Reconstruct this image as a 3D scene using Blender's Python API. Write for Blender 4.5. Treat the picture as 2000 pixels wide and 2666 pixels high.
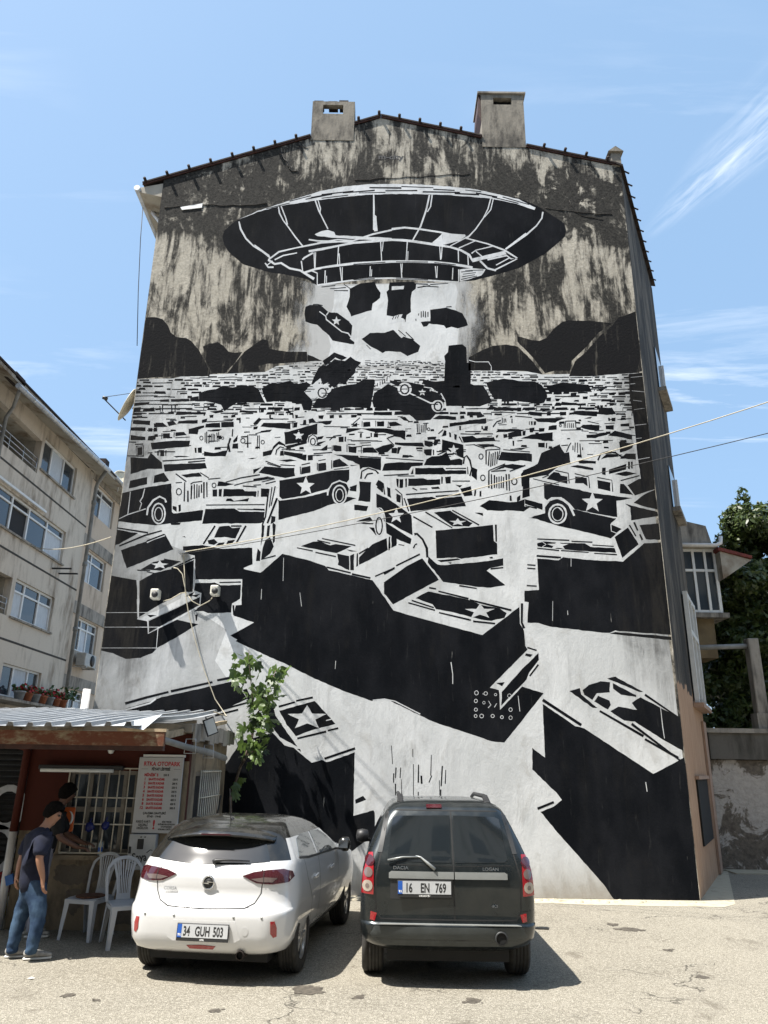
import bpy, bmesh, math, random
from mathutils import Vector, Matrix, noise
from mathutils.bvhtree import BVHTree
from mathutils.geometry import delaunay_2d_cdt, tessellate_polygon

for _o in list(bpy.data.objects):
    bpy.data.objects.remove(_o)
SC = bpy.context.scene
COL = SC.collection
R = math.radians

# ---------------------------------------------------------------- camera
CAM_H = 1.95
PITCH, ROLL, FPX = R(18.8), R(0.83), 1960.0
_fw = Vector((0, math.cos(PITCH), math.sin(PITCH)))
_u0 = Vector((0, -math.sin(PITCH), math.cos(PITCH)))
_r0 = Vector((1, 0, 0))
CUP = _u0 * math.cos(ROLL) - _r0 * math.sin(ROLL)
CRT = _r0 * math.cos(ROLL) + _u0 * math.sin(ROLL)
cam = bpy.data.cameras.new('camera')
cam.sensor_fit = 'HORIZONTAL'
cam.sensor_width = 36.0
cam.lens = 36.0 * FPX / 2000.0
cam.clip_start = 0.1
cam.clip_end = 2000.0
camo = bpy.data.objects.new('camera', cam)
COL.objects.link(camo)
camo.matrix_world = Matrix((
    (CRT.x, CUP.x, -_fw.x, 0), (CRT.y, CUP.y, -_fw.y, 0), (CRT.z, CUP.z, -_fw.z, CAM_H), (0, 0, 0, 1)))
SC.camera = camo

# ---------------------------------------------------------------- light and exposure
SUN_TRAVEL = Vector((0.46, 0.22, -1.0)).normalized()
SUN_POS = -SUN_TRAVEL
SUN_EL = math.asin(SUN_POS.z)
SUN_AZ = math.atan2(SUN_POS.x, SUN_POS.y)
sl = bpy.data.lights.new('sun', 'SUN')
sl.energy = 5.0
sl.angle = R(0.53)
sl.color = (1.0, 0.955, 0.88)
so = bpy.data.objects.new('sun', sl)
COL.objects.link(so)
so.rotation_euler = SUN_TRAVEL.to_track_quat('-Z', 'Y').to_euler()
so.location = (-20, -8, 45)

W = bpy.data.worlds.new('World')
SC.world = W
W.use_nodes = True
_n, _l = W.node_tree.nodes, W.node_tree.links
_n.clear()
_out = _n.new('ShaderNodeOutputWorld')
_bg = _n.new('ShaderNodeBackground')
_sky = _n.new('ShaderNodeTexSky')
_sky.sky_type = 'NISHITA'
_sky.sun_disc = False
_sky.sun_elevation = SUN_EL
_sky.sun_rotation = SUN_AZ
_sky.air_density = 1.0
_sky.dust_density = 3.2
_sky.ozone_density = 1.2
_bg.inputs['Strength'].default_value = 0.086
# thin cirrus drifting over the blue
_tc = _n.new('ShaderNodeTexCoord')
_sep = _n.new('ShaderNodeSeparateXYZ')
_l.new(_tc.outputs['Generated'], _sep.inputs[0])
def _wm(op, a, b=None, c=None):
    m = _n.new('ShaderNodeMath'); m.operation = op
    for i, v in enumerate((a, b, c)):
        if v is None: continue
        if isinstance(v, (int, float)): m.inputs[i].default_value = v
        else: _l.new(v, m.inputs[i])
    return m.outputs[0]
_zc = _wm('MAXIMUM', _sep.outputs['Z'], 0.06)
_px = _wm('DIVIDE', _sep.outputs['X'], _zc)
_py = _wm('DIVIDE', _sep.outputs['Y'], _zc)
_cmb = _n.new('ShaderNodeCombineXYZ')
_l.new(_px, _cmb.inputs[0]); _l.new(_py, _cmb.inputs[1])
_map = _n.new('ShaderNodeMapping')
_map.inputs['Rotation'].default_value = (0, 0, R(24))
_map.inputs['Scale'].default_value = (0.75, 3.6, 1.0)
_l.new(_cmb.outputs[0], _map.inputs[0])
_nz = _n.new('ShaderNodeTexNoise')
_nz.inputs['Scale'].default_value = 1.15
_nz.inputs['Detail'].default_value = 9.0
_nz.inputs['Roughness'].default_value = 0.62
_nz.inputs['Distortion'].default_value = 0.6
_l.new(_map.outputs[0], _nz.inputs['Vector'])
_nz2 = _n.new('ShaderNodeTexNoise')
_nz2.inputs['Scale'].default_value = 0.55
_nz2.inputs['Detail'].default_value = 3.0
_l.new(_cmb.outputs[0], _nz2.inputs['Vector'])
_c1 = _wm('MULTIPLY', _wm('MAXIMUM', _wm('SUBTRACT', _nz.outputs[0], 0.52), 0.0), 4.2)
_c2 = _wm('MULTIPLY', _wm('MAXIMUM', _wm('SUBTRACT', _nz2.outputs[0], 0.44), 0.0), 5.0)
# one longer streak of cirrus
_a0, _a1 = (0.505, 1.24), (0.68, 0.80)
_dx, _dy = _a1[0] - _a0[0], _a1[1] - _a0[1]; _ll = math.hypot(_dx, _dy); _dx /= _ll; _dy /= _ll
_ux = _wm('SUBTRACT', _px, _a0[0]); _uy = _wm('SUBTRACT', _py, _a0[1])
_al = _wm('ADD', _wm('MULTIPLY', _ux, _dx), _wm('MULTIPLY', _uy, _dy))
_ac = _wm('ABSOLUTE', _wm('SUBTRACT', _wm('MULTIPLY', _ux, _dy), _wm('MULTIPLY', _uy, _dx)))
_wd = _wm('ADD', 0.022, _wm('MULTIPLY', _wm('MAXIMUM', _al, 0.0), 0.26))
_g = _wm('POWER', _wm('MAXIMUM', _wm('SUBTRACT', 1.0, _wm('DIVIDE', _ac, _wd)), 0.0), 1.4)
_on = _wm('MULTIPLY', _wm('GREATER_THAN', _al, 0.0), _wm('MINIMUM', _wm('MULTIPLY', _wm('MAXIMUM', _al, 0.0), 8.0), 1.0))
_sc = _wm('SUBTRACT', _wm('MULTIPLY', _ux, _dy), _wm('MULTIPLY', _uy, _dx))
_cm3 = _n.new('ShaderNodeCombineXYZ')
_l.new(_wm('MULTIPLY', _al, 5.0), _cm3.inputs[0]); _l.new(_wm('MULTIPLY', _sc, 34.0), _cm3.inputs[1])
_nz3 = _n.new('ShaderNodeTexNoise'); _nz3.inputs['Scale'].default_value = 1.4; _nz3.inputs['Detail'].default_value = 7.0; _nz3.inputs['Roughness'].default_value = .62
_nz3.inputs['Distortion'].default_value = .5
_l.new(_cm3.outputs[0], _nz3.inputs['Vector'])
_st = _wm('MULTIPLY', _wm('MULTIPLY', _g, _on), _wm('MULTIPLY', _wm('MAXIMUM', _wm('SUBTRACT', _nz3.outputs[0], 0.38), 0.0), 1.45))
_cf = _wm('MINIMUM', _wm('ADD', _wm('MULTIPLY', _c1, _c2), _st), 0.85)
_mx = _n.new('ShaderNodeMixRGB')
_l.new(_cf, _mx.inputs[0])
# even, thin summer haze over the whole dome
_hz = _n.new('ShaderNodeMixRGB')
_hz.inputs[0].default_value = 0.52
_l.new(_sky.outputs[0], _hz.inputs[1])
_hz.inputs[2].default_value = (2.9, 4.75, 7.1, 1)
_l.new(_hz.outputs[0], _mx.inputs[1])
_mx.inputs[2].default_value = (8.2, 8.5, 8.9, 1)
_l.new(_mx.outputs[0], _bg.inputs['Color'])
_l.new(_bg.outputs[0], _out.inputs[0])

SC.render.engine = 'CYCLES'
SC.view_settings.view_transform = 'Standard'
SC.view_settings.look = 'None'
SC.view_settings.exposure = 1.06
SC.view_settings.gamma = 1.0
SC.view_settings.use_curve_mapping = False
SC.cycles.max_bounces = 8
SC.cycles.diffuse_bounces = 2

# ---------------------------------------------------------------- surveying helpers
# The place was measured from the photograph; these turn a photograph point and one
# known plane of the place into metres.
def ray(x, y):
    return _fw + CRT * ((x - 1000) / FPX) - CUP * ((y - 1333) / FPX)
def aty(x, y, Y):
    d = ray(x, y); t = Y / d.y
    return Vector((d.x * t, Y, CAM_H + d.z * t))
def atx(x, y, X):
    d = ray(x, y); t = X / d.x
    return Vector((X, d.y * t, CAM_H + d.z * t))
def atz(x, y, Z=0.0):
    d = ray(x, y); t = (Z - CAM_H) / d.z
    return Vector((d.x * t, d.y * t, Z))

# ---------------------------------------------------------------- mesh helpers
class MB:
    def __init__(s):
        s.v, s.f, s.sm = [], [], []
    def add(s, vs, fs, smooth=False):
        o = len(s.v)
        s.v += [Vector(p) for p in vs]
        for f in fs:
            s.f.append([i + o for i in f]); s.sm.append(smooth)
        return s
    def poly(s, vs):
        return s.add(vs, [list(range(len(vs)))])
    def box(s, x0, x1, y0, y1, z0, z1):
        v = [(x0, y0, z0), (x1, y0, z0), (x1, y1, z0), (x0, y1, z0), (x0, y0, z1), (x1, y0, z1), (x1, y1, z1), (x0, y1, z1)]
        return s.add(v, [(0, 3, 2, 1), (4, 5, 6, 7), (0, 1, 5, 4), (1, 2, 6, 5), (2, 3, 7, 6), (3, 0, 4, 7)])
    def obox(s, c, ax, ay, az):
        c, ax, ay, az = Vector(c), Vector(ax), Vector(ay), Vector(az)
        v = [c + ax * i + ay * j + az * k for k in (-1, 1) for i, j in ((-1, -1), (1, -1), (1, 1), (-1, 1))]
        return s.add(v, [(0, 3, 2, 1), (4, 5, 6, 7), (0, 1, 5, 4), (1, 2, 6, 5), (2, 3, 7, 6), (3, 0, 4, 7)])
    def prism(s, pts, d):
        """closed polygon of 3-D points pushed along vector d"""
        d = Vector(d); n = len(pts)
        a = [Vector(p) for p in pts]; b = [p + d for p in a]
        fs = [list(range(n))[::-1], list(range(n, 2 * n))]
        fs += [(i, (i + 1) % n, n + (i + 1) % n, n + i) for i in range(n)]
        return s.add(a + b, fs)
    def tube(s, pts, r, n=8, caps=True, smooth=True):
        pts = [Vector(p) for p in pts]
        rs = r if isinstance(r, (list, tuple)) else [r] * len(pts)
        vs, fs = [], []
        up = Vector((0, 0, 1))
        prev = None
        for i, p in enumerate(pts):
            t = (pts[min(i + 1, len(pts) - 1)] - pts[max(i - 1, 0)])
            t = t.normalized() if t.length > 1e-9 else Vector((0, 0, 1))
            if prev is None:
                a = t.cross(up if abs(t.z) < .9 else Vector((1, 0, 0))).normalized()
            else:
                a = (prev - t * prev.dot(t))
                a = a.normalized() if a.length > 1e-6 else t.orthogonal().normalized()
            prev = a
            b = t.cross(a)
            for k in range(n):
                an = 2 * math.pi * k / n
                vs.append(p + (a * math.cos(an) + b * math.sin(an)) * rs[i])
        for i in range(len(pts) - 1):
            for k in range(n):
                fs.append((i * n + k, i * n + (k + 1) % n, (i + 1) * n + (k + 1) % n, (i + 1) * n + k))
        s.add(vs, fs, smooth)
        if caps:
            o = len(s.v) - len(vs)
            s.f.append([o + k for k in range(n)][::-1]); s.sm.append(False)
            s.f.append([o + (len(pts) - 1) * n + k for k in range(n)]); s.sm.append(False)
        return s
    def lathe(s, prof, c, axis='z', n=20, smooth=True):
        """prof: list of (radius, height) about an axis through c"""
        c = Vector(c); vs, fs = [], []
        for r, h in prof:
            for k in range(n):
                an = 2 * math.pi * k / n
                p = (r * math.cos(an), r * math.sin(an), h)
                if axis == 'y': p = (p[0], p[2], p[1])
                if axis == 'x': p = (p[2], p[0], p[1])
                vs.append(c + Vector(p))
        for i in range(len(prof) - 1):
            for k in range(n):
                fs.append((i * n + k, i * n + (k + 1) % n, (i + 1) * n + (k + 1) % n, (i + 1) * n + k))
        return s.add(vs, fs, smooth)
    def build(s, name, mat, parent=None, origin=None, bevel=0.0, seg=1, recalc=True):
        off = Vector(origin) if origin is not None else Vector((0, 0, 0))
        if parent is not None and origin is None and not parent.get('_local'):
            off = ORG.get(parent.name, Vector((0, 0, 0)))
        me = bpy.data.meshes.new(name)
        me.from_pydata([tuple(v - off) for v in s.v], [], s.f)
        me.polygons.foreach_set('use_smooth', s.sm)
        if recalc:
            b = bmesh.new(); b.from_mesh(me)
            bmesh.ops.recalc_face_normals(b, faces=b.faces)
            b.to_mesh(me); b.free()
        me.update()
        o = link(name, me, mat, parent)
        if parent is None and origin is not None:
            o.location = off
        ORG[o.name] = off
        if bevel > 0:
            md = o.modifiers.new('bevel', 'BEVEL'); md.width = bevel; md.segments = seg
            md.limit_method = 'ANGLE'; md.angle_limit = R(40)
        return o

ORG = {}
def link(name, me, mat, parent=None):
    o = bpy.data.objects.new(name, me)
    COL.objects.link(o)
    if mat is not None and len(me.materials) == 0:
        me.materials.append(mat)
    if parent is not None:
        o.parent = parent
    return o
def thing(name, label, cat, loc=(0, 0, 0), group=None, rot=0.0, local=False):
    o = bpy.data.objects.new(name, None)
    o.empty_display_size = .2
    COL.objects.link(o)
    o.location = loc
    o.rotation_euler = (0, 0, rot)
    o['label'] = label; o['category'] = cat
    if group: o['group'] = group
    if local: ORG[o.name] = Vector((0, 0, 0))
    else: ORG[o.name] = Vector(loc)
    return o
def tag(o, label, cat, group=None):
    o['label'] = label; o['category'] = cat
    if group: o['group'] = group
    return o
def structure(o):
    o['kind'] = 'structure'
    return o
def copy_tree(o, parent=None):
    c = o.copy(); COL.objects.link(c)
    if parent is not None: c.parent = parent
    for ch in list(o.children):
        copy_tree(ch, c)
    return c
def text_mesh(body, size, align='LEFT', extrude=0.0, bold=0.0, space=1.0):
    cu = bpy.data.curves.new('lettering', 'FONT')
    cu.body = body; cu.size = size; cu.align_x = align; cu.extrude = extrude
    cu.offset = bold; cu.space_character = space; cu.resolution_u = 3
    t = bpy.data.objects.new('lettering', cu); COL.objects.link(t)
    bpy.context.view_layer.update()
    me = bpy.data.meshes.new_from_object(t.evaluated_get(bpy.context.evaluated_depsgraph_get()))
    bpy.data.objects.remove(t); bpy.data.curves.remove(cu)
    return me
def lettering(body, size, M, mat, parent, name='lettering', align='LEFT', bold=0.0, sx=1.0, space=1.0):
    """flat print; M places the text's x/y plane in the parent's space"""
    me = text_mesh(body, size, align, 0.0, bold, space)
    me.transform(Matrix.Diagonal((sx, 1, 1, 1)))
    me.transform(M)
    return link(name, me, mat, parent)
def frame_m(o, ex, ey):
    o, ex, ey = Vector(o), Vector(ex).normalized(), Vector(ey).normalized()
    ez = ex.cross(ey)
    return Matrix(((ex.x, ey.x, ez.x, o.x), (ex.y, ey.y, ez.y, o.y), (ex.z, ey.z, ez.z, o.z), (0, 0, 0, 1)))

# ---------------------------------------------------------------- materials
class NT:
    def __init__(s, name):
        s.m = bpy.data.materials.new(name); s.m.use_nodes = True
        s.n, s.l = s.m.node_tree.nodes, s.m.node_tree.links
        s.bsdf = s.n['Principled BSDF']
    def node(s, t, **kw):
        x = s.n.new(t)
        for k, v in kw.items(): setattr(x, k, v)
        return x
    def lk(s, a, b): s.l.new(a, b)
    def setin(s, inp, v):
        if isinstance(v, (int, float)): inp.default_value = v
        elif isinstance(v, (tuple, list)):
            inp.default_value = tuple(v) + ((1,) if len(v) == 3 and inp.type == 'RGBA' else ())
        else: s.l.new(v, inp)
    def math(s, op, a, b=None, clamp=False):
        x = s.node('ShaderNodeMath', operation=op); x.use_clamp = clamp
        s.setin(x.inputs[0], a)
        if b is not None: s.setin(x.inputs[1], b)
        return x.outputs[0]
    def pos(s, kind='world'):
        if kind == 'world': return s.node('ShaderNodeNewGeometry').outputs['Position']
        return s.node('ShaderNodeTexCoord').outputs['Object']
    def noise(s, vec, scale=1.0, detail=4, rough=.55, stretch=None, dist=0.0, off=None):
        if stretch or off:
            mp = s.node('ShaderNodeMapping')
            if stretch: mp.inputs['Scale'].default_value = stretch
            if off: mp.inputs['Location'].default_value = off
            s.lk(vec, mp.inputs[0]); vec = mp.outputs[0]
        t = s.node('ShaderNodeTexNoise')
        t.inputs['Scale'].default_value = scale; t.inputs['Detail'].default_value = detail
        t.inputs['Roughness'].default_value = rough; t.inputs['Distortion'].default_value = dist
        s.lk(vec, t.inputs['Vector'])
        return t.outputs[0]
    def ramp(s, f, a, b):
        x = s.node('ShaderNodeMapRange'); x.interpolation_type = 'SMOOTHSTEP'
        s.setin(x.inputs[0], f); x.inputs[1].default_value = a; x.inputs[2].default_value = b
        return x.outputs[0]
    def mix(s, f, a, b):
        x = s.node('ShaderNodeMixRGB')
        s.setin(x.inputs[0], f); s.setin(x.inputs[1], a); s.setin(x.inputs[2], b)
        return x.outputs[0]
    def bump(s, h, strength=.3, dist=.02):
        b = s.node('ShaderNodeBump')
        b.inputs['Strength'].default_value = strength; b.inputs['Distance'].default_value = dist
        s.lk(h, b.inputs['Height']); s.lk(b.outputs[0], s.bsdf.inputs['Normal'])
    def out(s, col=None, rough=None, metal=None, spec=None, coat=None):
        if col is not None: s.setin(s.bsdf.inputs['Base Color'], col)
        if rough is not None: s.setin(s.bsdf.inputs['Roughness'], rough)
        if metal is not None: s.bsdf.inputs['Metallic'].default_value = metal
        if spec is not None: s.bsdf.inputs['Specular IOR Level'].default_value = spec
        if coat is not None:
            s.bsdf.inputs['Coat Weight'].default_value = coat
            s.bsdf.inputs['Coat Roughness'].default_value = .04
        return s.m

def plain(name, c, rough=.6, metal=0.0, spec=.5, coat=None, var=.12, scale=6.0, bump=0.0, kind='obj', stretch=None, bscale=None):
    t = NT(name); p = t.pos('world' if kind == 'world' else 'obj')
    n = t.noise(p, scale, 5, .6, stretch)
    lo = tuple(x * (1 - var) for x in c); hi = tuple(min(1, x * (1 + var)) for x in c)
    if bump: t.bump(t.noise(p, bscale or scale * 6, 4, .6), bump, .01)
    return t.out(t.mix(t.ramp(n, .3, .7), lo, hi), rough, metal, spec, coat)

def weathered(name, c, dirt=(.12, .1, .08), amount=.5, scale=1.2, rough=.85, streak=.25, bump=.35, kind='world', fine=18):
    """plaster / concrete with stains that run down the wall"""
    t = NT(name); p = t.pos(kind)
    a = t.noise(p, scale, 6, .62, (1, 1, streak))
    b = t.noise(p, scale * 3.1, 6, .65, (1, 1, streak * .7), off=(7, 3, 1))
    f = t.math('ADD', t.math('MULTIPLY', a, .6), t.math('MULTIPLY', b, .4))
    m = t.ramp(f, .62 - amount * .25, .78 - amount * .15)
    g = t.noise(p, fine, 5, .6)
    base = t.mix(g, tuple(x * .86 for x in c), tuple(min(1, x * 1.12) for x in c))
    t.bump(t.math('ADD', g, t.math('MULTIPLY', b, 1.5)), bump, .012)
    return t.out(t.mix(t.math('MULTIPLY', m, .9), base, dirt), rough, 0, .3)

def grime(t, p, col):
    """soot that washed over the painted wall, heavier towards its two edges"""
    sep = t.node('ShaderNodeSeparateXYZ'); t.lk(p, sep.inputs[0])
    g1 = t.noise(p, 3.2, 6, .70, (1.2, 1, .16), .6, (1, 0, 2)); g2 = t.noise(p, .8, 5, .65, None, .6, (7, 0, 4)); g3 = t.noise(p, 14, 5, .7, (1.2, 1, .10), .2, (3, 0, 8))
    run = t.math('MULTIPLY', t.ramp(t.math('ADD', t.math('MULTIPLY', g1, .55), t.math('MULTIPLY', g2, .45)), .50, .66), .30)
    drip = t.math('MULTIPLY', t.ramp(g3, .60, .74), t.math('MULTIPLY', t.ramp(g2, .42, .62), .30))
    xx = t.math('ABSOLUTE', t.math('SUBTRACT', sep.outputs['X'], .1))
    edge = t.math('MULTIPLY', t.ramp(t.math('ADD', xx, t.math('MULTIPLY', t.math('SUBTRACT', t.math('ADD', g1, g2), 1.0), 1.3)), 3.8, 5.2), t.ramp(sep.outputs['Z'], 1.5, 4.5))
    al = t.math('ADD', t.math('ADD', run, drip), t.math('MULTIPLY', edge, .7), True)
    return t.mix(t.math('MULTIPLY', al, .85), col, t.mix(t.ramp(g1, .42, .62), (.009, .0085, .008), (.026, .024, .021)))
MAT = {}
def setup_materials():
    m = MAT
    # bare plaster of the mural wall: warm grey, heavy black weathering running down
    t = NT('stained_plaster'); p = t.pos()
    sep = t.node('ShaderNodeSeparateXYZ'); t.lk(p, sep.inputs[0]); z = sep.outputs['Z']; x = sep.outputs['X']
    st = t.noise(p, 2.0, 8, .70, (1.0, 1, .28), .8)
    dr = t.noise(p, 8.0, 6, .62, (1.0, 1, .10), .3, (4, 0, 9))
    bl = t.noise(p, .75, 5, .6, None, .4, (2, 0, 5))
    fine = t.noise(p, 22, 6, .7)
    cl = t.noise(p, 3.6, 8, .72, (1, 1, .7), .5, (11, 0, 3))
    # soot gathers under the verge and beside the cracks at the two top corners
    band = t.math('SUBTRACT', 1.0, t.math('MINIMUM', t.math('ABSOLUTE', t.math('MULTIPLY', t.math('SUBTRACT', z, 13.6), .85)), 1.0))
    side = t.ramp(t.math('ABSOLUTE', x), .8, 3.4)
    boost = t.math('MULTIPLY', t.math('MULTIPLY', band, side), t.math('MULTIPLY', t.ramp(t.noise(p, 1.6, 6, .7, None, .6, (6, 0, 6)), .36, .60), .24))
    f = t.math('ADD', t.math('MULTIPLY', st, .42), t.math('MULTIPLY', dr, .24))
    f = t.math('ADD', f, t.math('MULTIPLY', bl, .24)); f = t.math('ADD', f, t.math('MULTIPLY', cl, .14))
    f = t.math('ADD', f, boost)
    dm = t.ramp(f, .474, .553)
    base = t.mix(t.ramp(cl, .3, .7), (.43, .395, .325), (.57, .525, .44))
    base = t.mix(t.ramp(fine, .35, .7), t.mix(.5, base, (.222, .200, .163)), base)
    dark = t.mix(t.ramp(fine, .3, .7), (.012, .0115, .0105), (.050, .047, .041))
    gap = t.math('MULTIPLY', t.ramp(cl, .56, .70), .5)
    dm2 = t.math('MULTIPLY', dm, t.math('SUBTRACT', 1.0, gap))
    t.bump(t.math('ADD', t.math('MULTIPLY', cl, 1.4), t.math('MULTIPLY', fine, .5)), .38, .03)
    m['plaster'] = t.out(t.mix(dm2, base, dark), .9, 0, .2)

    # white emulsion of the mural ground
    def white(name, c0, c1, dirt, amt):
        t = NT(name); p = t.pos()
        a = t.noise(p, .9, 7, .66, (1, 1, .75), .5); b = t.noise(p, 3.4, 8, .66, (1, 1, .5), .5, (3, 1, 8))
        c = t.noise(p, 26, 5, .65); d = t.noise(p, 9, 6, .7, (1, 1, .16), .2, (5, 5, 2))
        col = t.mix(t.ramp(a, .35, .68), c0, c1)
        col = t.mix(t.math('MULTIPLY', t.ramp(b, .52, .72), amt), col, dirt)
        col = t.mix(t.math('MULTIPLY', t.ramp(d, .62, .76), amt * .8), col, tuple(v * .6 for v in dirt))
        sep = t.node('ShaderNodeSeparateXYZ'); t.lk(p, sep.inputs[0])
        foot = t.math('MULTIPLY', t.ramp(t.math('ADD', sep.outputs['Z'], t.math('MULTIPLY', b, .9)), 1.15, .25), .8)
        col = t.mix(foot, col, (.20, .165, .12))
        t.bump(t.math('ADD', t.math('MULTIPLY', b, 1.8), t.math('MULTIPLY', c, .35)), .22, .03)
        return t.out(grime(t, p, col), .85, 0, .25)
    m['mural_white'] = white('mural_white', (.541, .554, .554), (.681, .692, .693), (.366, .357, .332), .45)
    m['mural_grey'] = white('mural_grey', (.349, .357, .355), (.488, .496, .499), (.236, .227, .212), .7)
    m['mural_line'] = white('mural_line', (.524, .536, .540), (.663, .674, .683), (.314, .304, .287), .5)

    # sprayed edge of the light beam: thins out into the bare plaster
    t = NT('beam_edge'); p = t.pos()
    sep = t.node('ShaderNodeSeparateXYZ'); t.lk(p, sep.inputs[0])
    n1 = t.noise(p, 5, 7, .7, (1.3, 1, .22), .3); n2 = t.noise(p, 1.2, 5, .6, None, .3, (3, 3, 3))
    d = t.math('ABSOLUTE', t.math('ADD', sep.outputs['X'], .02))
    e = t.math('ADD', d, t.math('MULTIPLY', t.math('SUBTRACT', t.math('ADD', n1, n2), 1.0), .9))
    fade = t.ramp(e, 1.95, 1.45)
    t.bump(t.noise(p, 24, 4, .6), .15, .02)
    t.out(t.mix(n2, (.42, .425, .42), (.56, .56, .55)), .85, 0, .2)
    tr = t.node('ShaderNodeBsdfTransparent'); mx = t.node('ShaderNodeMixShader')
    t.lk(t.math('MULTIPLY', fade, .92), mx.inputs[0]); t.lk(tr.outputs[0], mx.inputs[1]); t.lk(t.bsdf.outputs[0], mx.inputs[2])
    t.lk(mx.outputs[0], t.n['Material Output'].inputs[0]); m['beam_edge'] = t.m

    t = NT('mural_black'); p = t.pos()
    a = t.noise(p, 1.4, 7, .65, (1, 1, .5)); b = t.noise(p, 16, 5, .65, (1, 1, .12)); c = t.noise(p, 30, 4, .6)
    e = t.noise(p, 5.5, 3, .5, (2.2, 1, .22), 0, (9, 2, 4))
    col = t.mix(t.ramp(a, .35, .7), (.005, .006, .008), (.014, .015, .018))
    col = t.mix(t.math('MULTIPLY', t.ramp(b, .60, .72), .35), col, (.045, .045, .045))
    col = t.mix(t.math('MULTIPLY', t.ramp(e, .735, .76), .75), col, (.5, .49, .46))
    t.bump(t.math('ADD', t.math('MULTIPLY', a, 1.5), t.math('MULTIPLY', c, .5)), .2, .03)
    m['mural_black'] = t.out(grime(t, p, col), .85, 0, .05)
    t = NT('hill_black'); p = t.pos()
    b = t.noise(p, 7, 6, .7, (1, 1, .10)); a = t.noise(p, 2.2, 6, .65, (1, 1, .4), 0, (1, 1, 7))
    col = t.mix(t.ramp(t.math('ADD', t.math('MULTIPLY', b, .6), t.math('MULTIPLY', a, .4)), .54, .68), (.014, .014, .015), (.13, .12, .10))
    t.bump(t.noise(p, 20, 4, .6), .35, .02)
    m['hill_black'] = t.out(col, .85, 0, .05)

    # flank of the mural building: bare dark render above, salmon paint below
    t = NT('flank'); p = t.pos()
    sep = t.node('ShaderNodeSeparateXYZ'); t.lk(p, sep.inputs[0])
    a = t.math('ADD', t.math('MULTIPLY', t.noise(p, 1.9, 7, .68, (1.1, .6, .13), .8), .55), t.math('MULTIPLY', t.noise(p, 1.4, 6, .65, (1, 1, .35), .6, (5, 2, 1)), .4)); b = t.noise(p, 6, 5, .6, (1, 1, .3)); cc = t.noise(p, 1.1, 4, .5, None, 0, (2, 8, 0))
    dk = t.mix(t.ramp(a, .40, .64), (.035, .032, .029), (.19, .165, .135))
    pk = t.mix(t.ramp(b, .3, .7), (.36, .225, .145), (.44, .29, .195))
    lim = t.math('ADD', sep.outputs['Z'], t.math('MULTIPLY', t.math('SUBTRACT', cc, .5), 1.6))
    t.bump(t.noise(p, 20, 4, .6), .4, .02)
    m['flank'] = t.out(t.mix(t.ramp(lim, 3.44, 3.47), pk, dk), .88, 0, .2)

    # ground: pale worn concrete with aggregate, tar spots and stains
    t = NT('yard_concrete'); p = t.pos()
    ag = t.noise(p, 34, 3, .75); ag2 = t.noise(p, 95, 2, .6, None, 0, (3, 3, 3)); ag3 = t.noise(p, 11, 5, .7, None, .3, (1, 7, 3))
    a = t.noise(p, .55, 6, .6); b = t.noise(p, 2.6, 6, .65, (1, .6, 1), .6, (5, 1, 0))
    col = t.mix(t.ramp(a, .3, .7), (.19, .173, .138), (.262, .240, .193))
    col = t.mix(t.math('MULTIPLY', t.ramp(ag3, .45, .62), .45), col, (.345, .32, .265))
    col = t.mix(t.math('MULTIPLY', t.ramp(ag, .46, .62), .7), col, (.43, .40, .335))
    col = t.mix(t.math('MULTIPLY', t.ramp(ag2, .50, .62), .8), col, (.06, .054, .045))
    col = t.mix(t.math('MULTIPLY', t.ramp(b, .58, .72), .6), col, (.105, .09, .07))
    ck = t.node('ShaderNodeTexVoronoi', feature='DISTANCE_TO_EDGE'); ck.inputs['Scale'].default_value = .55
    cn = t.node('ShaderNodeTexNoise'); cn.inputs['Scale'].default_value = 3.0; cn.inputs['Detail'].default_value = 6; t.lk(p, cn.inputs['Vector'])
    cs = t.node('ShaderNodeVectorMath', operation='SCALE'); cs.inputs['Scale'].default_value = .8; t.lk(cn.outputs['Color'], cs.inputs[0])
    ca = t.node('ShaderNodeVectorMath', operation='ADD'); t.lk(p, ca.inputs[0]); t.lk(cs.outputs[0], ca.inputs[1]); t.lk(ca.outputs[0], ck.inputs['Vector'])
    crack = t.math('MULTIPLY', t.ramp(ck.outputs['Distance'], .010, .003), t.ramp(t.noise(p, .6, 3, .5, None, 0, (4, 4, 4)), .50, .58))
    col = t.mix(t.math('MULTIPLY', crack, .8), col, (.05, .045, .038))
    vo = t.node('ShaderNodeTexVoronoi', feature='F1'); vo.inputs['Scale'].default_value = .85
    mp = t.node('ShaderNodeMapping'); mp.inputs['Scale'].default_value = (1, 1.5, 1)
    wv = t.node('ShaderNodeVectorMath', operation='ADD'); nn = t.node('ShaderNodeTexNoise'); nn.inputs['Scale'].default_value = 4
    t.lk(p, nn.inputs['Vector']); ms = t.node('ShaderNodeVectorMath', operation='SCALE'); ms.inputs['Scale'].default_value = .35
    t.lk(nn.outputs['Color'], ms.inputs[0]); t.lk(p, wv.inputs[0]); t.lk(ms.outputs[0], wv.inputs[1]); t.lk(wv.outputs[0], mp.inputs[0]); t.lk(mp.outputs[0], vo.inputs['Vector'])
    spot = t.math('MULTIPLY', t.ramp(vo.outputs['Distance'], .17, .06), .8)
    gate = t.ramp(t.noise(p, 1.3, 2, .5, None, 0, (8, 8, 8)), .60, .68)
    col = t.mix(t.math('MULTIPLY', spot, gate), col, (.055, .048, .04))
    t.bump(t.math('ADD', t.math('MULTIPLY', ag, 1.3), ag2), .7, .012)
    m['ground'] = t.out(col, .93, 0, .2)
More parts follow.
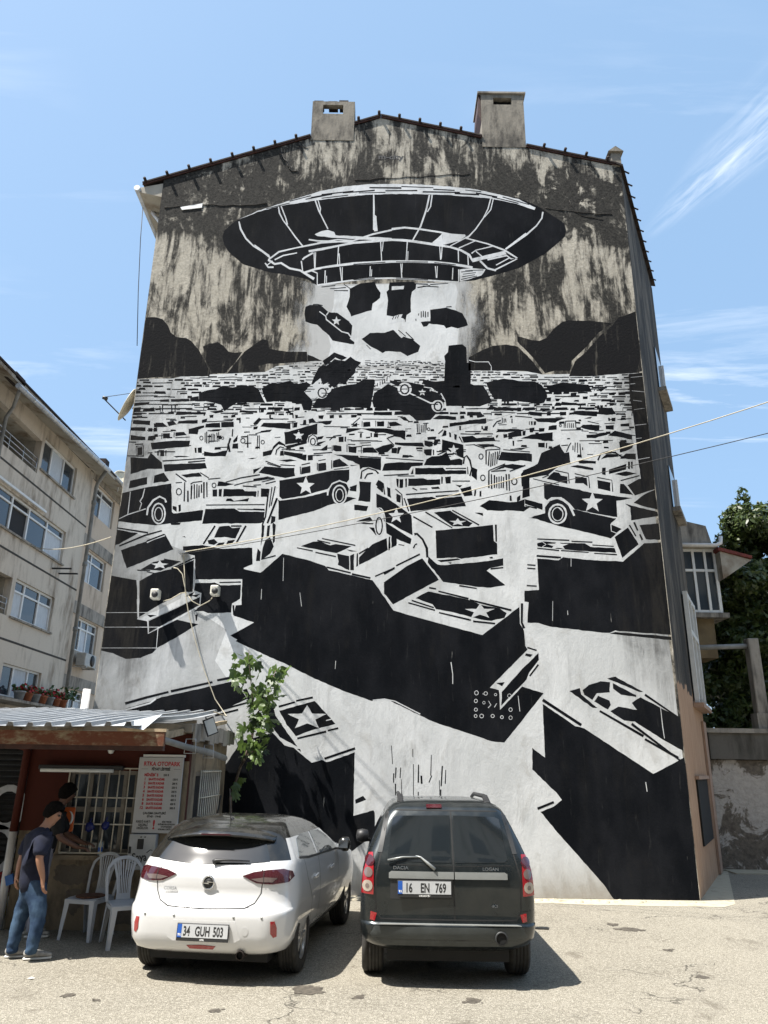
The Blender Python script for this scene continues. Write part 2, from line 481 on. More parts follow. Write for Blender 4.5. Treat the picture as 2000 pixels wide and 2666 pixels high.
    m['apron'] = weathered('apron_cement', (.408, .370, .282), (.194, .165, .116), .5, 3, .9, 1.0, .5)

    m['concrete'] = weathered('weathered_concrete', (.33, .30, .26), (.05, .045, .04), .75, 2.2, .9, .3, .5)
    m['chimney'] = weathered('chimney_render', (.24, .215, .175), (.04, .036, .032), .8, 2.6, .9, .4, .5)
    m['roof_tile'] = plain('dark_roof_tile', (.026, .017, .015), .9, kind='world', var=.4)
    m['fascia_red'] = plain('red_brown_timber', (.05, .02, .015), .7, kind='world', var=.35)
    m['opening'] = plain('dark_opening', (.01, .01, .01), .9)
    m['facade'] = weathered('grey_facade', (.60, .535, .45), (.20, .155, .115), .60, 1.3, .9, .35, .3)
    m['facade_warm'] = weathered('warm_facade', (.56, .46, .36), (.22, .17, .13), .5, .9, .9, .35, .3)
    m['soffit'] = weathered('stained_soffit', (.42, .39, .33), (.15, .10, .06), .7, 1.1, .9, 1.0, .2)
    m['groove'] = plain('facade_groove', (.05, .045, .04), .9)
    m['upvc'] = plain('white_upvc', (.72, .72, .70), .45, var=.06)
    m['win_glass'] = NT('window_glass').out((.04, .05, .06), .06, 0, .7)
    m['curtain'] = plain('curtain', (.52, .56, .60), .9, var=.18, scale=10, stretch=(6, 6, .3))
    m['dark_room'] = plain('dark_room', (.02, .02, .022), .9)
    m['gutter'] = plain('zinc_gutter', (.48, .50, .52), .45, .3, var=.2)
    m['pipe_grey'] = plain('grey_drainpipe', (.22, .22, .21), .6, var=.25, scale=3)
    m['pipe_white'] = plain('white_pipe', (.68, .66, .64), .5, var=.15, scale=3)
    m['cable'] = plain('cable_black', (.02, .02, .02), .7)
    m['cable_pale'] = plain('cable_pale', (.50, .45, .34), .7)
    m['metal'] = plain('galvanised_metal', (.55, .56, .57), .35, .8, var=.2)
    m['dish'] = plain('dish_enamel', (.60, .54, .40), .5, var=.12)
    m['lamp_body'] = plain('lamp_body', (.62, .60, .52), .5)
    m['terracotta'] = plain('terracotta', (.40, .14, .07), .8, var=.25)
    m['pot_grey'] = plain('pot_grey', (.30, .33, .36), .7, var=.2)
    m['flower'] = plain('red_flower', (.42, .02, .03), .7, var=.4, scale=20)
    m['green_leaf'] = plain('pot_plant_leaf', (.05, .10, .03), .6, var=.5, scale=20)

    # kiosk
    m['kiosk_red'] = weathered('kiosk_red_paint', (.062, .0105, .005), (.03, .007, .004), .35, 1.4, .75, .5, .3)
    m['kiosk_cream'] = weathered('kiosk_cream_render', (.29, .235, .165), (.075, .06, .045), .76, 2.4, .9, .6, .5)
    m['kiosk_patch'] = weathered('bare_grey_render', (.17, .145, .115), (.09, .075, .06), .5, 5, .95, 1, .8)
    m['fascia'] = weathered('peeling_fascia', (.14, .05, .028), (.32, .29, .19), .62, 3.0, .8, 2.5, .3)
    m['corrugated'] = plain('corrugated_sheet', (.45, .47, .49), .42, .4, var=.15, kind='world', scale=1.5)
    m['timber'] = plain('bare_timber', (.42, .33, .22), .8, var=.3, kind='world', scale=8)
    m['brown_frame'] = plain('brown_frame', (.12, .05, .025), .7, var=.3)
    m['grille'] = plain('cream_grille_paint', (.60, .55, .45), .6, var=.15)
    m['frame_old'] = plain('old_window_frame', (.22, .20, .17), .7, var=.25)
    m['sign_white'] = plain('sign_board', (.50, .50, .50), .5, var=.05)
    m['ink_red'] = plain('ink_red', (.50, .03, .04), .6, var=.03)
    m['ink_black'] = plain('ink_black', (.02, .02, .02), .6, var=.03)
    m['steel_box'] = plain('grey_steel_box', (.45, .46, .46), .5, var=.1)
    m['lamp_tube'] = plain('tube_lamp', (.72, .74, .72), .3, var=.04)
    m['black_plastic'] = plain('black_plastic', (.018, .018, .019), .5, var=.15)
    m['blue_bag'] = plain('blue_plastic_bag', (.006, .014, .13), .4, var=.4)
    m['orange'] = plain('orange_card', (.62, .13, .03), .55, var=.12)
    m['white_plain'] = plain('white_print', (.78, .78, .76), .6, var=.04)
    m['shutter'] = plain('black_shutter', (.014, .014, .015), .5, var=.3)
    m['graffiti'] = plain('graffiti_white', (.55, .56, .58), .7, var=.15)
    m['plastic_white'] = plain('chair_plastic', (.46, .48, .51), .42, var=.08, scale=3)
    m['cushion'] = plain('brown_cushion', (.10, .045, .025), .9, var=.4, scale=20)
    m['red_plastic'] = plain('red_plastic', (.45, .02, .02), .45)
    m['yellow_plastic'] = plain('yellow_plastic', (.6, .45, .03), .45)
    m['salmon'] = plain('salmon_frame', (.34, .23, .17), .8, kind='world')

    # low boundary wall
    t = NT('peeling_wall'); p = t.pos()
    a = t.noise(p, 1.7, 8, .68, (1, 1, .85), .7); b = t.noise(p, 9, 6, .65); sep = t.node('ShaderNodeSeparateXYZ'); t.lk(p, sep.inputs[0])
    low = t.ramp(sep.outputs['Z'], 1.9, .35)
    f = t.math('ADD', a, t.math('MULTIPLY', low, .13))
    top = t.math('MULTIPLY', t.ramp(sep.outputs['Z'], 1.75, 2.25), .1)
    f = t.math('ADD', f, top)
    col = t.mix(t.ramp(b, .3, .7), (.36, .33, .30), (.48, .44, .40))
    col = t.mix(t.ramp(f, .56, .62), col, t.mix(t.ramp(b, .3, .7), (.10, .085, .07), (.19, .16, .13)))
    t.bump(t.math('ADD', t.math('MULTIPLY', a, 2), b), .6, .03)
    m['low_wall'] = t.out(col, .92, 0, .2)

    # foliage
    def leafm(name, lo, hi, trans=.35, per_obj=False):
        t = NT(name)
        oi = t.node('ShaderNodeObjectInfo').outputs['Random'] if per_obj else t.node('ShaderNodeNewGeometry').outputs['Random Per Island']
        c = t.mix(oi, lo, hi)
        t.out(c, .42, 0, .45)
        tr = t.node('ShaderNodeBsdfTranslucent'); t.setin(tr.inputs[0], t.mix(oi, tuple(v * 1.6 for v in lo), tuple(v * 1.7 for v in hi)))
        mx = t.node('ShaderNodeMixShader'); mx.inputs[0].default_value = trans
        t.lk(t.bsdf.outputs[0], mx.inputs[1]); t.lk(tr.outputs[0], mx.inputs[2])
        t.lk(mx.outputs[0], t.n['Material Output'].inputs[0])
        return t.m
    m['laurel'] = leafm('laurel_leaf', (.028, .048, .014), (.085, .115, .03), .25)
    m['fig'] = leafm('fig_leaf', (.018, .036, .010), (.115, .18, .04), .30, True)
    m['bark'] = plain('bark', (.13, .10, .075), .9, var=.4, scale=8, bump=.5)

    # cars
    t = NT('car_white'); t.out((.66, .66, .66), .20, 0, .5, 1.0); m['car_white'] = t.m
    t = NT('car_graphite'); p = t.pos('obj')
    dust = t.ramp(t.noise(p, 3.0, 6, .65), .35, .8)
    t.out(t.mix(dust, (.016, .021, .023), (.036, .039, .037)), t.math('ADD', .26, t.math('MULTIPLY', dust, .25)), .55, .5, .6); m['car_grey'] = t.m
    t = NT('car_black_roof'); p = t.pos('obj'); dust = t.ramp(t.noise(p, 5, 6, .7), .4, .8)
    t.out(t.mix(dust, (.014, .014, .013), (.036, .034, .028)), t.math('ADD', .14, t.math('MULTIPLY', dust, .25)), 0, .5, .5); m['car_black'] = t.m
    m['car_glass'] = NT('car_glass').out((.012, .015, .017), .045, 0, .7, .5)
    m['car_glass_pale'] = NT('car_glass_pale').out((.06, .075, .08), .05, 0, .8, .5)
    m['trim'] = plain('car_trim', (.025, .026, .027), .55, var=.2)
    m['bumper_grey'] = plain('bumper_grey', (.055, .062, .062), .5, .2, var=.2, scale=4)
    m['seam'] = plain('panel_gap', (.01, .01, .01), .8)
    m['lens_red'] = NT('lens_red').out((.30, .006, .010), .12, 0, .6, 1.0)
    m['lens_dark'] = NT('lens_dark_red').out((.055, .006, .010), .10, 0, .6, 1.0)
    m['lens_smoke'] = NT('lens_smoke').out((.16, .12, .11), .12, 0, .6, 1.0)
    m['lens_clear'] = NT('lens_clear').out((.42, .36, .30), .15, .2, .6, 1.0)
    m['chrome'] = plain('chrome', (.7, .7, .7), .12, 1.0, var=.03)
    m['strip'] = plain('grey_strip', (.30, .31, .30), .38, .4, var=.1, scale=3)
    m['tyre'] = plain('tyre', (.035, .033, .030), .85, var=.3, scale=12, bump=.3)
    m['alloy'] = plain('alloy', (.46, .46, .46), .3, .7, var=.15)
    m['plate'] = plain('plate_white', (.50, .51, .52), .4, var=.04)
    m['plate_blue'] = plain('plate_blue', (.02, .10, .42), .4, var=.05)
    m['rust'] = plain('exhaust', (.03, .022, .018), .8, .4)

    # people
    m['skin'] = NT('skin').out((.34, .175, .11), .5, 0, .4)
    m['skin_shaded'] = NT('skin_shade').out((.12, .06, .04), .5, 0, .4)  # skin colour darkened to stand in for the shade under the kiosk roof
    m['hair'] = plain('hair', (.006, .005, .0045), .9, spec=.1, var=.5, scale=60, bump=.8, bscale=90)
    m['navy'] = plain('navy_cotton', (.006, .009, .026), .9, var=.25, scale=9, bump=.25, bscale=25)
    m['black_cloth'] = plain('black_cotton', (.006, .006, .007), .9, var=.25, scale=9, bump=.2, bscale=25)
    t = NT('denim'); p = t.pos('obj'); n = t.noise(p, 5, 5, .6); w = t.noise(p, 160, 2, .5)
    t.bump(t.math('ADD', t.noise(p, 16, 4, .6, (1, 1, .6)), t.math('MULTIPLY', w, .3)), .5, .02)
    m['denim'] = t.out(t.mix(t.ramp(n, .35, .68), (.018, .036, .075), (.058, .10, .16)), .9, 0, .2)
    m['pale_cloth'] = plain('pale_trousers', (.28, .28, .33), .9, var=.15, scale=8, bump=.2)
    m['sneaker'] = plain('grey_sneaker', (.30, .29, .27), .8, var=.2, scale=30)
    m['sole'] = plain('white_sole', (.66, .65, .62), .7, var=.06)
setup_materials()
# ---------------------------------------------------------------- mural drawing
# Stencilled shapes of the mural, in drawing units of each sheet; every sheet is
# mapped onto the wall plane once, so the paint lies on the wall at true size.
# codes: K black area, W white area, L<w> white stroke, l<w> black stroke,
#        O/o ring (white/black) cx,cy rx,ry w , C/c disc , * white star cx,cy r,flat
SHEETS = {
'A': (560, 460, .27728), 'C': (340, 780, .27728), 'D': (760, 780, .27728), 'E': (1220, 780, .28933),
'G': (280, 1100, .27728), 'H': (660, 1080, .24111), 'I': (980, 1080, .24111), 'J': (1340, 1080, .24111),
'Z': (240, 1360, .30139), 'T': (600, 1380, .30139), 'M': (1000, 1280, .30139), 'N': (1340, 1300, .30139),
'B': (560, 1760, .30139), 'Q': (980, 1700, .30139), 'R': (1340, 1720, .38577)}
SAUCER = """
#A
K 70,570 85,510 130,465 220,400 400,320 600,255 800,190 1000,135 1200,95 1450,75 1700,72 1900,75 2150,90 2400,115 2600,150 2850,200 3000,260 3100,320 3200,385 3280,440 3297,500 3285,560 3200,640 3090,730 2960,800 2850,860 2600,930 2450,970 2290,985 2000,975 1600,950 1200,985 960,1020 860,960 700,925 480,890 260,820 130,710 85,640
W 220,402 400,322 600,257 800,192 1000,132 1200,93 1450,70 1700,68 1900,72 2150,88 2400,110 2600,150 2850,210 3010,290 3000,312 2800,247 2600,207 2400,187 2150,171 1900,163 1700,161 1450,169 1200,191 1000,216 800,246 600,277 400,332
l9 700,230 900,178
l11 850,212 1100,163
l12 1000,168 1300,134
l11 1200,152 1500,128
l13 1450,103 1750,106
l12 1600,132 1900,130
l10 1750,92 2050,103
l14 1950,142 2300,147
l9 2050,118 2250,128
l14 2250,158 2480,168
l12 2450,152 2650,190
l8 2350,125 2500,141
l8 480,302 700,247
l8 1000,202 1250,173
l9 2600,190 2850,250
l8 1350,152 1600,147
l9 2700,190 2950,262
l7 900,195 1050,165
L15 225,420 240,490 290,580 360,650 450,705 520,762
L10 370,640 510,742
L12 595,280 605,340 640,410 690,475 750,560 830,660
L12 620,275 665,390 680,450
L12 940,220 975,320 1000,370 1060,490
L10 968,222 990,300 985,340
L14 1490,165 1492,300 1490,500
W 1490,350 1515,370 1527,510 1495,515
L14 2014,170 1984,310 1929,470 1854,600
L11 2039,170 2024,280 1994,330
L13 2589,205 2564,300 2519,390 2449,490 2370,575
L10 2614,205 2589,310 2530,380
L15 3079,330 3069,390 3019,460 2929,540 2729,680
L9 2920,530 2735,672
L14 500,780 600,705 750,670 900,640 1000,620 1150,610 1300,600 1480,540 1660,500
L18 1659,492 1779,477 1909,490 2109,520 2219,545 2349,552
L15 2349,575 2559,630 2719,690 2839,765
L20 880,700 1000,680 1150,650 1300,620 1500,605 1659,592 1759,596 1859,606 2059,636 2209,660 2309,690 2389,735 2419,790
W 935,540 1000,510 1060,500 1120,520 1130,550 1659,575 1659,605 1130,575 960,556
L13 880,590 960,602 1100,606 1300,615
L11 960,620 1150,590 1300,600
W 2139,530 2359,555 2299,600 2139,640 2039,620
W 2409,770 2719,695 2739,730 2419,802
L10 2209,650 2379,560
L10 2289,670 2449,600 2559,630
L10 2409,720 2449,690 2619,650
L10 2449,700 2509,750
L12 2559,780 2739,740 2779,770 2839,770 2619,880
L10 2639,830 2769,760
L22 2489,790 2559,860 2639,880
L22 500,780 560,820 620,810 700,860 800,880 930,960
L14 470,810 500,850 550,850
L10 490,830 540,790
L15 820,780 840,760 920,715
L11 810,790 825,900
L12 560,780 640,740 770,715
L22 840,900 950,865 1100,840 1300,815 1500,805 1659,796 1859,796 2059,802 2209,817 2359,842 2419,852
L10 900,880 960,905
l7 1000,866 1200,842
l7 1300,822 1600,803
l7 1700,799 2000,801
l7 2060,806 2260,828
L9 930,710 935,860
L8 945,710 940,860
L9 1160,650 1150,830
L8 1165,720 1172,825
L9 1555,605 1565,790
L8 1580,605 1570,700
L9 1806,610 1794,790
L8 1812,700 1809,790
L9 2109,645 2119,780
L8 2134,645 2124,770
L9 2284,690 2287,800
L10 2374,735 2379,830
L9 1035,880 1030,1000
L7 1047,930 1047,1000
L9 1175,850 1190,985
L7 1195,850 1195,985
L9 1458,840 1455,935
L7 1472,870 1468,935
L9 1744,815 1754,950
L7 1759,815 1754,900
L9 2069,840 2079,950
L7 2088,840 2084,950
L9 2234,855 2229,965
L9 960,905 960,1015
L10 2289,870 2289,985
L16 960,1018 1100,1000 1250,977 1450,957 1659,952 1859,962 2059,977 2289,990
W 2299,870 2409,860 2540,870 2500,930 2299,985
l7 2310,895 2420,885
l7 2330,915 2450,900
l7 2320,940 2440,920
l7 2350,880 2520,876
l7 2310,965 2460,932
l6 1300,968 1500,955
l6 1700,953 2000,970
l7 1000,1035 1130,1020
l7 1080,1052 1230,1040
l7 1120,1068 1250,1070
l7 1210,1010 1270,1050
l8 1880,1005 2000,1010
l8 1900,1040 2020,1022
l7 2020,1012 2190,1000
l7 1950,1025 2100,1035
"""
VEHICLES_AIR = """
#A
K 840,1290 850,1220 890,1205 985,1205 1065,1270 1130,1275 1265,1370 1290,1400 1280,1490 1265,1520 1310,1555 1305,1575 1160,1550 1100,1540 1075,1490 1010,1440 960,1390 900,1380 850,1360
L11 980,1265 1040,1310 1045,1340 1190,1455 1250,1470 1280,1510
L10 1045,1300 1065,1272
* 1140,1355 45,1
l8 1140,1278 1260,1365
l8 1010,1210 960,1198 920,1200
K 1265,1050 1370,1000 1500,985 1520,1040 1555,1090 1550,1140 1480,1190 1470,1255 1390,1275 1280,1310 1235,1220 1265,1130
K 1640,990 1860,985 1890,1010 1885,1050 1850,1080 1835,1150 1840,1270 1800,1300 1790,1365 1770,1330 1610,1300 1625,1160 1610,1080 1630,1060
W 1660,1030 1775,1025 1770,1055 1660,1065
W 1640,1315 1762,1290 1740,1342 1660,1346
l7 1665,1340 1680,1310
l7 1690,1335 1703,1305
l7 1712,1330 1725,1300
W 1640,1365 1785,1340 1785,1352 1640,1380
#D
K 655,370 735,310 870,310 950,285 1000,310 1060,350 1130,370 1205,435 1185,490 1085,530 1020,490 880,485 850,500 800,470 740,440 690,400
W 975,275 1055,345 1030,360 960,290
l8 1000,285 1070,345
l9 1070,305 1145,378
l6 700,425 740,465
K 1300,95 1450,75 1540,100 1600,130 1640,190 1655,240 1560,270 1500,255 1450,270 1430,240 1290,225 1270,250 1235,255 1210,210 1300,200
l9 1215,110 1215,168
l9 1235,105 1235,162
l9 1255,110 1255,168
l9 1278,115 1278,162
l7 1190,130 1190,150
l7 1165,180 1165,200
l8 1450,68 1500,66
K 290,575 400,495 480,525 520,545 470,570 410,545 310,620
K 180,800 210,720 250,640 290,610 320,625 400,560 500,575 550,535 600,570 650,590 600,650 590,690 530,750 510,780 480,790 450,780 400,830 340,780 290,800 270,740
K 1470,430 1600,420 1640,450 1645,590 1680,600 1680,1000 1450,1000 1435,900 1430,760 1440,580 1430,530 1465,490
"""
HILLS = """
#C
K 60,740 130,165 240,165 300,185 350,240 380,310 430,350 520,360 570,390 640,470 690,560 750,690 740,720 400,722
K 680,440 740,415 820,400 870,430 920,490 980,500 1050,490 990,580 885,690 765,690 700,560
K 1068,490 1180,410 1240,370 1290,385 1300,460 1400,480 1500,490 1659,490 1659,582 1540,590 1400,600 1290,600 1200,620 1210,670 1000,690 905,695
#D
K 146,512 200,535 290,575 146,580
#E
K 0,520 100,465 220,415 340,405 440,420 475,450 580,560 665,670 600,660 500,640 200,640 0,640
K 440,330 480,335 560,365 640,370 700,345 770,260 840,200 900,185 1150,195 1290,213 1168,300 1050,435 930,550 915,640 780,640 690,660 570,510 440,380
K 1298,232 1350,160 1420,140 1505,105 1535,330 1600,640 1480,660 1100,690 905,690 955,560 1068,462 1185,322
L6 5,545 60,560 180,560 205,600 205,640
"""
